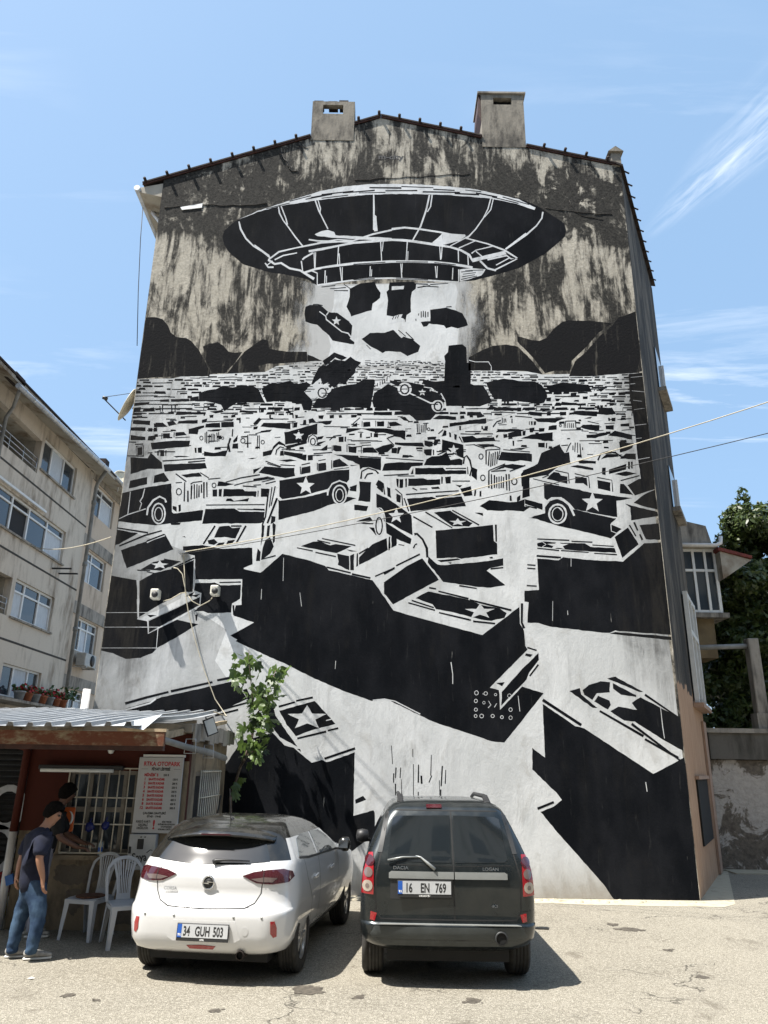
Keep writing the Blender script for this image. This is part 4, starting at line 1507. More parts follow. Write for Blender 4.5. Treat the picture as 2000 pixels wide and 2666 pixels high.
K 330,70 500,250 520,340 712,612 560,530 480,420 400,200
K 0,80 180,40 280,200 0,290
l16 0,305 280,230
l16 0,342 200,290
K 240,120 275,110 360,290 330,300
K 705,628 735,630 745,655
"""

# ---------------------------------------------------------------- ground
g = MB(); g.poly([(-300, -60, 0), (300, -60, 0), (300, 500, 0), (-300, 500, 0)])
structure(g.build('ground', MAT['ground'], origin=(0, 0, 0)))
GND = bpy.data.objects['ground']
def stain(cx, cy, rx, ry, seed, mat, nm='oil_stain'):
    rg_ = random.Random(seed); m = MB(); vs = []
    for (dx, dy, k_) in [(0, 0, 1.0)] + [(rg_.uniform(-1.3, 1.3), rg_.uniform(-1, 1), rg_.uniform(.15, .45)) for _ in range(5)]:
        c = atz(cx + dx * rx, cy + dy * ry); e = atz(cx + dx * rx + rx, cy + dy * ry); a_ = abs(e.x - c.x) * k_; b_ = abs(atz(cx, cy + ry).y - atz(cx, cy - ry).y) / 2 * k_
        n_ = 30
        m.poly([(c.x + a_ * math.cos(q * 6.2832 / n_) * (1 + .45 * noise.noise(Vector((math.cos(q * .2094) * 2, math.sin(q * .2094) * 2, seed + k_ * 9)))), c.y + b_ * math.sin(q * 6.2832 / n_) * (1 + .45 * noise.noise(Vector((math.cos(q * .2094) * 2, 5 + math.sin(q * .2094) * 2, seed)))), .003 + .0004 * len(m.f)) for q in range(n_)])
    m.build(nm, mat, GND, origin=(0, 0, 0), recalc=False)
oil = plain('oil_stain', (.075, .064, .05), .8, var=.4, kind='world', scale=22)
pale = plain('pale_patch', (.40, .37, .31), .95, var=.25, kind='world', scale=30)
for k, q in enumerate(((800, 2578, 38, 12), (935, 2597, 14, 5), (1232, 2606, 20, 7), (178, 2592, 16, 5), (250, 2605, 9, 3), (1640, 2420, 26, 5), (1595, 2408, 14, 3), (1830, 2545, 16, 4), (560, 2632, 16, 5), (1740, 2475, 12, 3))): stain(*q, k, oil)
WY = 13.26
XL, XR = -4.92, 5.11
rng = random.Random(5)
a = MB()
ed = [(x, WY - .26 - .05 * rng.random() - (.10 if x > 3 else 0)) for x in [-2.4 + i * .35 for i in range(23)]]
pts = [(x, y, .004) for x, y in ed] + [(5.6, WY - .12, .004), (7.35, 17.4, .004), (7.1, 17.4, .004), (XR, WY, .03), (-2.4, WY, .03)]
a.poly(pts)
structure(a.build('cement_apron', MAT['apron'], origin=(0, 0, 0), recalc=False))
a = MB()
for k in range(60):
    x = rng.uniform(-1.2, 5.1); r_ = rng.uniform(.02, .06)
    a.lathe([(r_, 0), (r_ * .8, r_ * .5), (0.001, r_ * .7)], (x, WY - rng.uniform(.02, .22), .004), 'z', 6)
o = a.build('rubble', MAT['apron'], origin=(0, 0, 0)); o['kind'] = 'stuff'

# ---------------------------------------------------------------- mural building
B = thing('mural_building', 'tall grey gable-ended building painted with a huge black and white flying saucer mural', 'building', (0, WY, 0))
RIDGE = (-0.2, 15.93)
def verge(x):                                   # top of the gable at x
    return RIDGE[1] - (RIDGE[0] - x) * .387 if x < RIDGE[0] else RIDGE[1] - (x - RIDGE[0]) * .243
FD = Vector((2.17, 4.27, 0)).normalized()       # the flank runs back and outwards
FK = Vector((XR, WY, 0)) + FD * 4.55
BACK = 24.0
# front gable wall
gable = [(XL, WY, 0), (XR, WY, 0), (XR, WY, verge(XR) - .05), (RIDGE[0], WY, verge(RIDGE[0]) - .05), (XL, WY, verge(XL) - .05)]
w = MB().prism(gable, (0, .30, 0)); wall = w.build('wall', MAT['plaster'], B)
# flank, set a few millimetres behind the gable's edge
fz = 14.55
p0 = Vector((XR - .004, WY + .004, 0)); p1 = FK
nrm = Vector((-FD.y, FD.x, 0))
w = MB().prism([p0, p1, p1 + Vector((0, 0, fz - .2)), p0 + Vector((0, 0, fz))], nrm * .28)
flank = w.build('side_wall', MAT['flank'], B)
w = MB().box(XL, XL + .3, WY + .304, BACK, 0, 13.85); w.build('side_wall', MAT['concrete'], B)
w = MB().prism([FK + Vector((-.29, .004, 0)), Vector((FK.x - .01, FK.y + .01, 0)), Vector((FK.x - .01, BACK, 0)), Vector((FK.x - .29, BACK, 0))], (0, 0, 14.2)); w.build('side_wall', MAT['concrete'], B)
w = MB().box(XL + .31, FK.x - .32, BACK - .3, BACK, 0, 14.0); w.build('back_wall', MAT['concrete'], B)
# roof planes: front strips stop at the chimneys
def roof_plane(x0, x1, y0, y1, t0=.0):
    return MB().prism([(x0, y0, verge(x0) + t0), (x1, y0, verge(x1) + t0), (x1, y0, verge(x1) + t0 + .035), (x0, y0, verge(x0) + t0 + .035)], (0, y1 - y0, 0)).build('roof', MAT['roof_tile'], B)
for (x0, x1) in ((-5.36, -1.765), (-.795, RIDGE[0]), (RIDGE[0] + .003, 2.075), (3.055, 5.0)):
    roof_plane(x0, x1, WY - .05, WY + .745)
roof_plane(-5.36, RIDGE[0], WY + .76, BACK)
roof_plane(RIDGE[0] + .003, 5.0, WY + .76, BACK)
w = MB().prism([(5.003, WY - .05, verge(5) - .02), (5.16, WY - .03, 14.60), (FK.x + .10, FK.y, 14.42), (5.003, FK.y, verge(5))], (0, 0, .05)); w.build('roof', MAT['roof_tile'], B)
# verge board and the lips of the tiles along the gable
def along(x0, x1, dz, th, y0, y1, mat, nm):
    return MB().prism([(x0, y0, verge(x0) + dz), (x1, y0, verge(x1) + dz), (x1, y0, verge(x1) + dz + th), (x0, y0, verge(x0) + dz + th)], (0, y1 - y0, 0)).build(nm, mat, B)
along(-5.36, -1.76, -.035, .035, WY - .03, WY - .004, MAT['fascia_red'], 'verge_board')
along(-.80, RIDGE[0], -.035, .035, WY - .03, WY - .004, MAT['fascia_red'], 'verge_board')
along(RIDGE[0] + .003, 2.06, -.035, .035, WY - .03, WY - .004, MAT['fascia_red'], 'verge_board')
along(3.06, 5.0, -.035, .035, WY - .03, WY - .004, MAT['fascia_red'], 'verge_board')
tl = MB().lathe([(.001, -.11), (.040, -.11), (.044, .30), (.001, .30)], (0, 0, 0), 'y', 10)
tile0 = None
def put_tile(loc, rz=0, ry=0):
    global tile0
    if tile0 is None:
        tile0 = tl.build('tile', MAT['roof_tile'], B, origin=(0, 0, 0)); o = tile0
    else:
        o = tile0.copy(); COL.objects.link(o)
    o.location = Vector(loc) - B.location
    o.rotation_euler = (0, 0, rz)
    o.scale = (.42, .42, .42) if rz else (.8, 1, .8)
x = -5.30
while x < 5.0:
    if not (-1.80 < x < -.76 or 2.02 < x < 3.1):
        put_tile((x, WY - .01, verge(x) + .045))
    x += .46
for k in range(11):                              # tile ends along the flank eave
    s = .15 + k * .40
    q = Vector((XR, WY, 0)) + FD * s
    put_tile((q.x + .07, q.y, 14.60 - k * .02), -math.atan2(FD.y, FD.x))
# left eave: boxed soffit running back along the side
w = MB().prism([(-5.42, WY + .02, 13.86), (-5.42, WY + .02, 13.74), (-4.925, WY + .02, 13.62), (-4.925, WY + .02, 13.98)], (0, 8, 0)); w.build('eave_box', MAT['soffit'], B)
w = MB().tube([(-5.46, WY - .05, 13.80), (-5.46, WY + 8, 13.80)], .07, 8); w.build('gutter', MAT['gutter'], B)
w = MB().tube([(-5.30, WY + .6, 13.7), (-5.05, WY + .55, 13.35), (-4.99, WY + .5, 12.8), (-4.99, WY + .5, 3)], .045, 8); w.build('drainpipe', MAT['pipe_white'], B)
# corner cap on the right
w = MB().box(4.93, 5.14, WY - .01, WY + .22, verge(5) - .05, verge(5) + .32)
w.prism([(4.86, WY - .06, verge(5) + .32), (5.2, WY - .06, verge(5) + .32), (5.03, WY - .06, verge(5) + .46)], (0, .36, 0))
w.build('corner_cap', MAT['chimney'], B)
# chimneys
def chimney(x0, x1, z0, z1, ox0, ox1, oz0, oz1, through, lab):
    y0, y1 = WY - .012, WY + .75
    c = MB()
    for (a0, a1, b0, b1) in ((x0, ox0, z0, z1), (ox1, x1, z0, z1), (ox0, ox1, z0, oz0), (ox0, ox1, oz1, z1)):
        c.box(a0, a1, y0, y0 + .12, b0, b1)
        if through: c.box(a0, a1, y1 - .12, y1, b0, b1)
        elif a0 == x0: c.box(x0, x1, y1 - .12, y1, b0, b1)
    c.box(x0, x0 + .12, y0 + .12, y1 - .12, z0, z1); c.box(x1 - .12, x1, y0 + .12, y1 - .12, z0, z1)
    ch = c.build('chimney', MAT['chimney'], B)
    if lab: ch['label'] = lab
    k = MB().box(x0 + .125, x1 - .125, y0 + .13, y1 - .125, z0, oz0 - .01)
    k.build('flue', MAT['opening'], ch, origin=B.location)
    return ch
c1 = chimney(-1.76, -.80, 15.22, 16.34, -1.52, -1.06, 15.98, 16.24, True, 'broken chimney with an opening that shows the sky')
w = MB()
for k, (bx, bz) in enumerate(((-1.62, .05), (-1.3, .04), (-1.05, .07), (-.9, .03))):
    w.box(bx - .11, bx + .10, WY + .02, WY + .3, 16.345, 16.345 + bz)
w.build('broken_rim', MAT['roof_tile'], c1, origin=B.location)
c2 = chimney(2.08, 3.05, 15.10, 16.62, 2.36, 2.78, 16.32, 16.52, False, 'tall chimney with a dark slot')
MB().box(2.0, 3.10, WY - .05, WY + .8, 16.625, 16.67).build('cap_slab', MAT['concrete'], c2, origin=B.location)
MB().prism([(2.03, WY + .02, 16.62), (2.07, WY + .02, 16.62), (2.075, WY + .02, 15.85), (2.0, WY + .02, 16.1)], (0, .7, 0)).build('flue_flap', MAT['fascia_red'], c2, origin=B.location)
MB().box(2.365, 2.775, WY + .12, WY + .14, 16.325, 16.515).build('flue_slot', MAT['opening'], c2, origin=B.location)

# windows of the flank
def fpt(s, z, out=0.0):
    q = Vector((XR, WY, 0)) + FD * s - nrm * out
    return Vector((q.x, q.y, z))
def fpanel(s0, s1, z0, z1, o0, o1):
    return MB().prism([fpt(s0, z0, o0), fpt(s1, z0, o0), fpt(s1, z1, o0), fpt(s0, z1, o0)], -nrm * (o1 - o0))
wd = fpanel(1.35, 3.35, .72, 1.83, .004, .03).build('window', MAT['opening'], B)  # black panel stands for the shade inside the window recess
wd['label'] = 'dark window recess low in the salmon side wall, built as a black panel'
fpanel(1.28, 3.42, 1.835, 1.9, .004, .07).build('lintel', MAT['salmon'], wd, origin=B.location)
fpanel(3.36, 3.42, .72, 1.83, .004, .05).build('frame', MAT['salmon'], wd, origin=B.location)
fpanel(3.85, 4.45, .02, 3.0, .004, .05).build('pilaster', MAT['salmon'], B)
w2 = fpanel(2.75, 4.35, 3.35, 5.55, .004, .03).build('window', MAT['win_glass'], B)
w2['label'] = 'tall white-framed window seen edge-on in the side wall'
for (s0, s1, z0, z1) in ((2.70, 2.82, 3.3, 5.6), (4.28, 4.40, 3.3, 5.6), (3.48, 3.58, 3.42, 5.48), (2.83, 3.47, 4.7, 4.8), (3.59, 4.27, 4.7, 4.8), (2.83, 3.47, 5.48, 5.58), (3.59, 4.27, 5.48, 5.58)):
    fpanel(s0, s1, z0, z1, .032, .12).build('frame', MAT['upvc'], w2, origin=B.location)
fpanel(2.6, 4.5, 3.2, 3.29, .004, .20).build('sill', MAT['salmon'], w2, origin=B.location)
for k, (z0, z1) in enumerate(((10.6, 11.7), (7.6, 8.6))):
    wv = fpanel(3.0, 4.1, z0, z1, .004, .03).build('window', MAT['win_glass'], B)
    fpanel(2.95, 4.2, z0 - .12, z0 - .02, .004, .18).build('sill', MAT['concrete'], wv, origin=B.location)
    fpanel(4.02, 4.12, z0, z1, .032, .09).build('frame', MAT['upvc'], wv, origin=B.location)

# ---------------------------------------------------------------- paint on the gable
class Paint:
    def __init__(s): s.b = {'k': MB(), 'w': MB()}; s.i = 0
    def pt(s, sh, x, y, off):
        x0, y0, sc = sh
        p = aty(x0 + x * sc, y0 + y * sc, WY)
        return Vector((min(max(p.x, XL + .012), XR - .012), WY - off, max(p.z, .035)))
    def poly(s, col, sh, pts, off):
        s.i += 1
        o = off + (s.i % 60) * 3e-6
        # hand-cut edges: every side wavers a little
        sc = sh[2]; out = []
        for (x0, y0), (x1, y1) in zip(pts, pts[1:] + pts[:1]):
            ln = math.hypot(x1 - x0, y1 - y0) * sc
            n = max(1, min(14, int(ln / 9)))
            for k in range(n):
                t_ = k / n; x, y = x0 + (x1 - x0) * t_, y0 + (y1 - y0) * t_
                X, Y = sh[0] + x * sc, sh[1] + y * sc
                am = min(1.3, ln * .08) / sc
                out.append((x + am * noise.noise(Vector((X * .11, Y * .11, 3.1))), y + am * noise.noise(Vector((X * .11, Y * .11, 9.7)))))
        s.b[col].add([s.pt(sh, x, y, o) for x, y in out], [list(range(len(out)))])
    def stroke(s, col, sh, pts, w, off, closed=False):
        n = len(pts); h = w / 2
        V = [Vector(p) for p in pts]
        L, Rr = [], []
        for i in range(n):
            if closed: a, b = V[(i - 1) % n], V[(i + 1) % n]
            else: a, b = V[max(i - 1, 0)], V[min(i + 1, n - 1)]
            d = (b - a).normalized(); q = Vector((-d.y, d.x))
            jx = 1 + .18 * math.sin(i * 2.3 + V[i].x * .05)
            L.append(V[i] + q * h * jx); Rr.append(V[i] - q * h * jx)
        s.i += 1; o = off + (s.i % 60) * 3e-6
        vs = [s.pt(sh, p.x, p.y, o) for p in L + Rr]
        m = n if closed else n - 1
        s.b[col].add(vs, [(i, (i + 1) % n, n + (i + 1) % n, n + i) for i in range(m)])
    def run(s, txt):
        sh = None
        for ln in txt.strip().splitlines():
            if ln[0] == '#': sh = SHEETS[ln[1]]; continue
            code, *r = ln.split()
            pts = [tuple(float(v) for v in q.split(',')) for q in r if ',' in q]
            c = code[0]
            if c == 'K': s.poly('k', sh, pts, .0006)
            elif c == 'W': s.poly('w', sh, pts, .0012)
            elif c == 'k': s.poly('k', sh, pts, .0018)
            elif c == 'L': s.stroke('w', sh, pts, float(code[1:]), .0012)
            elif c == 'l': s.stroke('k', sh, pts, float(code[1:]), .0018)
            elif c in 'Oo':
                (cx, cy), (rx, ry) = pts; w_ = float(r[-1])
                ring = [(cx + rx * math.cos(t * .2618), cy + ry * math.sin(t * .2618)) for t in range(24)]
                s.stroke('w' if c == 'O' else 'k', sh, ring, w_, .0012 if c == 'O' else .0018, True)
            elif c in 'Cc':
                (cx, cy), (rx, ry) = pts
                s.poly('w' if c == 'C' else 'k', sh, [(cx + rx * math.cos(t * .2618), cy + ry * math.sin(t * .2618)) for t in range(24)], .0012 if c == 'C' else .0006)
            elif c == '*':
                (cx, cy), (r1, fl) = pts
                st = []
                for t in range(10):
                    an = -math.pi / 2 + t * math.pi / 5; rr = r1 if t % 2 == 0 else r1 * .42
                    st.append((cx + rr * math.cos(an), cy + rr * fl * math.sin(an)))
                s.poly('w', sh, st, .0012)
    def build(s, name, km, wm):
        root = None
        for c, mt, nm in (('k', km, name), ('w', wm, name + '_lines')):
            if s.b[c].f:
                o = s.b[c].build(nm, mt, wall if root is None else root, origin=B.location, recalc=False)
                if root is not None: o['kind'] = 'stuff'
                root = root or o
        return root
PX = (0, 0, 1.0)
def ground_poly(name, mat, pts, off):
    p = Paint()
    m = MB(); m.poly([p.pt(PX, x, y, off) for x, y in pts])
    return m.build(name, mat, wall, origin=B.location, recalc=False)
def ytop(x):
    for a, b, y0, y1 in ((0, 480, 990, 985), (480, 700, 978, 968), (700, 835, 955, 942), (835, 1165, 936, 936), (1165, 1400, 960, 968), (1400, 2000, 975, 966)):
        if x < b: return y0 + (y1 - y0) * (x - a) / (b - a)
fld = [(x, ytop(x)) for x in range(270, 1720, 30)] + [(1722, 1500), (1830, 2352), (100, 2352), (200, 1400)]
ground_poly('mural_ground', MAT['mural_white'], fld, .0003)
ground_poly('mural_ground_grey', MAT['mural_grey'], [(200, 1400), (330, 1380), (500, 1440), (470, 1560), (590, 1640), (560, 1720), (600, 1780), (570, 1830), (590, 1900), (540, 1990), (100, 1990)], .00042)  # greyer area of the painted ground at the lower left
ground_poly('mural_beam_edge', MAT['beam_edge'], [(735, 715), (826, 741), (1194, 735), (1270, 708), (1285, 765), (1285, 930), (1285, 962), (715, 962), (720, 925)], .00036)
ground_poly('mural_beam', MAT['mural_white'], [(872, 746), (1010, 740), (1185, 736), (1192, 760), (1186, 800), (1196, 850), (1190, 900), (1198, 945), (1000, 952), (850, 950), (862, 900), (848, 850), (868, 800)], .00042)
pz = Paint(); pz.run(SAUCER); pz.build('painted_saucer', MAT['mural_black'], MAT['mural_line'])
def each(txt, name, mat):
    sheet, grp = '', []
    for ln in txt.strip().splitlines() + ['#end']:
        if ln[0] in '#K':
            if grp:
                p = Paint(); p.run('\n'.join(grp))
                o = p.build(name, mat, MAT['mural_line'])
            grp = [sheet, ln] if ln[0] == 'K' else []
            if ln[0] == '#': sheet = ln
        elif grp: grp.append(ln)
each(HILLS, 'painted_hill', MAT['hill_black'])
each(VEHICLES_AIR, 'painted_flying_vehicle', MAT['mural_black'])
pz = Paint(); pz.run(VEHICLES); o = pz.build('painted_vehicles', MAT['mural_black'], MAT['mural_line']); o['kind'] = 'stuff'; o.children[0]['kind'] = 'stuff'
# far sea of parked vehicles: small blocks that grow towards the viewer
pz = Paint(); rg = random.Random(11)
y = 938.0
while y < 1088:
    k = (y - 930) / 150.0
    x = 285.0 + rg.uniform(0, 10)
    sw = 4.5 + 16 * k
    while x < 1700:
        edge = 1.0 if 420 < x < 1610 else 1.7
        wd_ = sw * rg.uniform(.7, 2.4) * edge
        hh = (2.0 + 6.5 * k) * rg.uniform(.6, 1.25)
        yy = y + rg.uniform(-1.5, 1.5)
        if yy > ytop(x) + 3 and rg.random() < (.86 if k > .25 else .7):
            t_ = rg.random()
            if t_ < .42:
                q = hh * rg.uniform(0, .7)
                pz.poly('k', PX, [(x + q, yy - hh / 2), (x + wd_ - q * .4, yy - hh / 2), (x + wd_, yy + hh / 2), (x, yy + hh / 2)], .0006)
            elif t_ < .72:
                pz.stroke('k', PX, [(x, yy), (x + wd_ * 1.3, yy + rg.uniform(-1, 1))], 1.2 + 1.6 * k, .0018)
            else:
                pz.stroke('k', PX, [(x, yy + hh / 2), (x + .5, yy - hh / 2), (x + wd_ * .8, yy - hh / 2)], 1.0 + 1.4 * k, .0018)
                pz.poly('k', PX, [(x + wd_ * .25, yy - hh * .1), (x + wd_ * .75, yy - hh * .1), (x + wd_ * .8, yy + hh / 2), (x + wd_ * .2, yy + hh / 2)], .0006)
        x += wd_ + 2.2 + 4.0 * k * rg.random()
    y += 4.0 + 9.0 * k
o = pz.build('painted_far_vehicles', MAT['mural_black'], MAT['mural_line']); o['kind'] = 'stuff'
# finer clutter between the nearer vehicles
pz = Paint(); rg = random.Random(23)
for k in range(230):
    y = rg.uniform(1050, 1190); q = (y - 1040) / 250
    x = rg.uniform(330, 1640)
    L_ = rg.uniform(8, 22) * (1 + q); dy = rg.uniform(-.10, .06) * L_
    if rg.random() < .6: pz.stroke('k', PX, [(x, y), (x + L_, y + dy)], rg.uniform(1.3, 2.2 + q), .0018)
    else:
        h_ = rg.uniform(3, 6 + 4 * q)
        pz.poly('k', PX, [(x, y), (x + L_ * .5, y + dy * .5), (x + L_ * .5 + h_ * .2, y + h_ + dy * .5), (x - h_ * .2, y + h_)], .0006)
o = pz.build('painted_clutter', MAT['mural_black'], MAT['mural_line']); o['kind'] = 'stuff'
# stencilled signature under the ridge
q = aty(985, 414, WY)
lettering('m-city', .19, frame_m(Vector((q.x, WY - .004, q.z)) - B.location, (1, 0, 0), (0, 0, 1)), MAT['ink_black'], wall, 'signature', bold=.006, sx=1.15)
# cracks and the ledge line across the gable
def crack(pts, r0, seed):
    rg = random.Random(seed); out = []
    for (x0, y0), (x1, y1) in zip(pts, pts[1:]):
        for k in range(6):
            t_ = k / 6
            out.append(aty(x0 + (x1 - x0) * t_ + rg.uniform(-2.5, 2.5), y0 + (y1 - y0) * t_ + rg.uniform(-2, 2), WY - .002))
    m = MB().tube(out, [r0 * rg.uniform(.4, 1.2) for _ in out], 4)
    m.build('crack', MAT['groove'], wall, origin=B.location)
crack([(730, 398), (748, 425), (760, 446), (778, 446)], .016, 1)
crack([(776, 378), (806, 388)], .012, 2)
crack([(430, 540), (540, 533), (640, 535), (705, 525)], .016, 3)
crack([(925, 470), (1000, 464), (1120, 458), (1245, 452)], .013, 4)
crack([(1420, 540), (1500, 552), (1610, 560)], .013, 5)
crack([(1480, 520), (1510, 560), (1580, 575)], .010, 6)
MB().prism([aty(470, 540, WY - .004), aty(528, 530, WY - .004), aty(526, 541, WY - .004), aty(474, 547, WY - .004)], (0, -.012, 0)).build('plaster_patch', MAT['white_plain'], wall, origin=B.location)

# ---------------------------------------------------------------- apartment block on the left
def wall_holes(Xp, y0, y1, z0, z1, holes, th, nm, mat, parent):
    """wall in the plane x = Xp facing +x with rectangular openings, as one sheet of cells"""
    ys = sorted({y0, y1, *[h[0] for h in holes], *[h[1] for h in holes]})
    zs = sorted({z0, z1, *[h[2] for h in holes], *[h[3] for h in holes]})
    m = MB()
    for ya, yb in zip(ys, ys[1:]):
        for za, zb in zip(zs, zs[1:]):
            cy, cz = (ya + yb) / 2, (za + zb) / 2
            if any(h[0] < cy < h[1] and h[2] < cz < h[3] for h in holes): continue
            m.poly([(Xp, ya, za), (Xp, yb, za), (Xp, yb, zb), (Xp, ya, zb)])
    for h in holes:
        a, b, c, d = h
        for q in (((a, c), (b, c)), ((b, c), (b, d)), ((b, d), (a, d)), ((a, d), (a, c))):
            (ya, za), (yb, zb) = q
            m.poly([(Xp, ya, za), (Xp, yb, zb), (Xp - th, yb, zb), (Xp - th, ya, za)])
    return m.build(nm, mat, parent, recalc=False)
def window_x(parent, Xp, y0, y1, z0, z1, cols, trans=.72, curtain=True, sill=True, th=.16, open_cols=()):
    """uPVC window facing +x: frame bars, one pane per light, curtain behind"""
    X = Xp - th
    w = MB().box(X - .02, X - .005, y0, y1, z0, z1).build('window', MAT['dark_room'], parent)
    bars = [(y0, y0 + .07, z0, z1), (y1 - .07, y1, z0, z1), (y0 + .07, y1 - .07, z0, z0 + .07), (y0 + .07, y1 - .07, z1 - .07, z1)]
    n = len(cols) - 1
    for k in range(1, n):
        yc = y0 + (y1 - y0) * cols[k]
        bars.append((yc - .045, yc + .045, z0 + .07, z1 - .07))
    zt = z0 + (z1 - z0) * trans
    f = MB()
    for b in bars: f.box(X + .0, X + .07, *b)
    if trans < 1:
        for k in range(n):
            ya = y0 + (y1 - y0) * cols[k] + .05; yb = y0 + (y1 - y0) * cols[k + 1] - .05
            f.box(X + .004, X + .066, ya, yb, zt - .03, zt + .03)
    f.build('frame', MAT['upvc'], w)
    for k in range(n):
        ya = y0 + (y1 - y0) * cols[k] + .046; yb = y0 + (y1 - y0) * cols[k + 1] - .046
        if k in open_cols: continue
        MB().box(X + .02, X + .026, ya, yb, z0 + .071, zt - .031 if trans < 1 else z1 - .071).build('pane', MAT['win_glass'] if not (curtain and k % 2 == curtain % 2) else MAT['curtain'], w)
        if trans < 1: MB().box(X + .02, X + .026, ya, yb, zt + .031, z1 - .071).build('pane', MAT['win_glass'], w)
    if sill: MB().box(Xp + .002, Xp + .07, y0 - .08, y1 + .08, z0 - .07, z0 - .005).build('sill', MAT['concrete'], w)
    return w
LX = -12.0
LB = thing('apartment_block', 'weathered grey apartment block on the left with white windows and an open corner balcony', 'building', (LX, 24, 0))
wins = [(24.42, 27.35, 11.68, 12.86), (22.2, 27.25, 9.0, 10.22), (24.1, 27.15, 6.43, 7.68), (24.2, 27.05, 3.95, 4.96)]
holes = wins + [(16.2, 24.2, 11.42, 13.02), (16.2, 23.75, 6.4, 7.62)]
holes = [(16.2, 24.22, 11.42, 12.62), (24.42, 27.35, 11.68, 12.86), (17.0, 27.25, 9.0, 10.22), (16.2, 23.85, 6.4, 7.62), (24.1, 27.15, 6.43, 7.68), (24.2, 27.05, 3.95, 4.96)]
wall_holes(LX, 14.5, 28.95, 0, 13.3, holes, .22, 'wall', MAT['facade'], LB)
MB().box(LX - 9, LX - .3, 28.8, 28.95, 0, 13.3).build('wall', MAT['facade'], LB)
MB().box(LX - 9, LX - .3, 14.5, 14.65, 0, 13.0).build('wall', MAT['facade'], LB)
for z in (10.98, 8.38, 5.66):
    MB().box(LX + .001, LX + .006, 14.5, 28.95, z - .035, z + .035).build('groove', MAT['groove'], LB)
window_x(LB, LX, *wins[0], [0, .30, .66, 1], trans=1.0, curtain=1)
window_x(LB, LX, 17.0, 27.25, 9.0, 10.22, [0, .30, .50, .60, .72, .86, 1], trans=.75, curtain=1, open_cols=(1, 3))
window_x(LB, LX, *wins[2], [0, .28, .66, 1], trans=.70, curtain=2)
window_x(LB, LX, *wins[3], [0, .33, .70, 1], trans=1.0, curtain=1)
# open balconies: back wall, floor, rails
for (y0, y1, z0, z1) in ((16.2, 24.2, 11.42, 12.62), (16.2, 23.8, 6.4, 7.62)):
    bk = MB().box(LX - 1.5, LX - 1.4, y0, y1, z0, z1).box(LX - 1.4, LX - .22, y0, y1, z0 - .12, z0).box(LX - 1.4, LX - .22, y0, y1, z1, z1 + .1).box(LX - 1.4, LX - .22, y1, y1 + .1, z0, z1).build('balcony', MAT['soffit'], LB)
    dr = MB()
    for k in range(4):
        ya = y1 - 3.4 + k * .8
        dr.box(LX - 1.39, LX - 1.36, ya, ya + .72, z0 + .05, z1 - .25)
    dr.build('door', MAT['dark_room'], bk)
    for k in range(5): MB().box(LX - 1.39, LX - 1.34, y1 - 3.46 + k * .8, y1 - 3.40 + k * .8, z0 + .02, z1 - .2).build('door_post', MAT['upvc'], bk)
    rl = MB()
    for h in (.18, .36, .54): rl.tube([(LX - .06, y0, z0 + h), (LX - .06, y1, z0 + h)], .018, 6)
    for k in range(9): rl.tube([(LX - .06, y0 + k * (y1 - y0) / 8, z0), (LX - .06, y0 + k * (y1 - y0) / 8, z0 + .56)], .018, 6)
    rl.build('railing', MAT['metal'], bk)
MB().box(LX + .002, LX + .10, 21.0, 25.2, 10.30, 10.38).build('blind_box', MAT['upvc'], LB)
# roof edge: soffit and zinc gutter
MB().prism([(LX - .02, 14.4, 13.04), (LX + .80, 14.4, 12.78), (LX + .80, 14.4, 12.90), (LX - .02, 14.4, 13.5)], (0, 14.8, .36)).build('soffit', MAT['soffit'], LB)
MB().prism([(LX - 6, 14.3, 15.2), (LX + .84, 14.3, 12.91), (LX + .84, 14.3, 12.97), (LX - 6, 14.3, 15.3)], (0, 15.0, .36)).build('roof', MAT['roof_tile'], LB)
GZ = lambda y: 12.78 + (y - 20.5) * .086 * .6
gt = MB().tube([(LX + .86, 20.4, GZ(20.4)), (LX + .86, 28.3, GZ(28.3))], .085, 8).build('gutter', MAT['gutter'], LB)
for k in range(12):
    MB().tube([(LX + .86, 20.8 + k * .62, GZ(20.8 + k * .62)), (LX + .86, 20.86 + k * .62, GZ(20.86 + k * .62))], .094, 8).build('gutter_joint', MAT['metal'], gt)
MB().tube([(LX + .82, 20.6, 12.7), (LX + .35, 21.3, 12.5), (LX + .1, 21.45, 12.2), (LX + .1, 21.45, 0)], .055, 8).build('drainpipe', MAT['pipe_grey'], LB)
dp = MB().tube([(LX + .8, 28.2, 13.15), (LX + .2, 29.0, 12.9), (LX + .12, 29.1, 12.7), (LX + .12, 29.1, .2)], .075, 10).build('drainpipe', MAT['pipe_grey'], LB)
for z in (12, 9.4, 6.8, 4.2): MB().lathe([(.075, 0), (.10, .01), (.10, .16), (.075, .17)], (LX + .12, 29.1, z), 'z', 10).build('pipe_collar', MAT['pipe_grey'], dp)
for (y, z) in ((26.55, 8.62), (27.15, 8.58)):
    MB().box(LX, LX + .7, y - .03, y + .03, z, z + .05).build('bracket', MAT['cable'], LB)
MB().box(LX, LX + .85, 22.0, 29.4, 3.72, 3.80).build('flower_ledge', MAT['concrete'], LB)
# roof ridge clutter
MB().box(LX + .45, LX + .8, 20.3, 20.9, 13.0, 13.2).build('ridge_tile', MAT['roof_tile'], LB)
MB().box(LX + .45, LX + .84, 27.9, 28.3, 13.3, 13.55).build('ridge_tile', MAT['roof_tile'], LB)

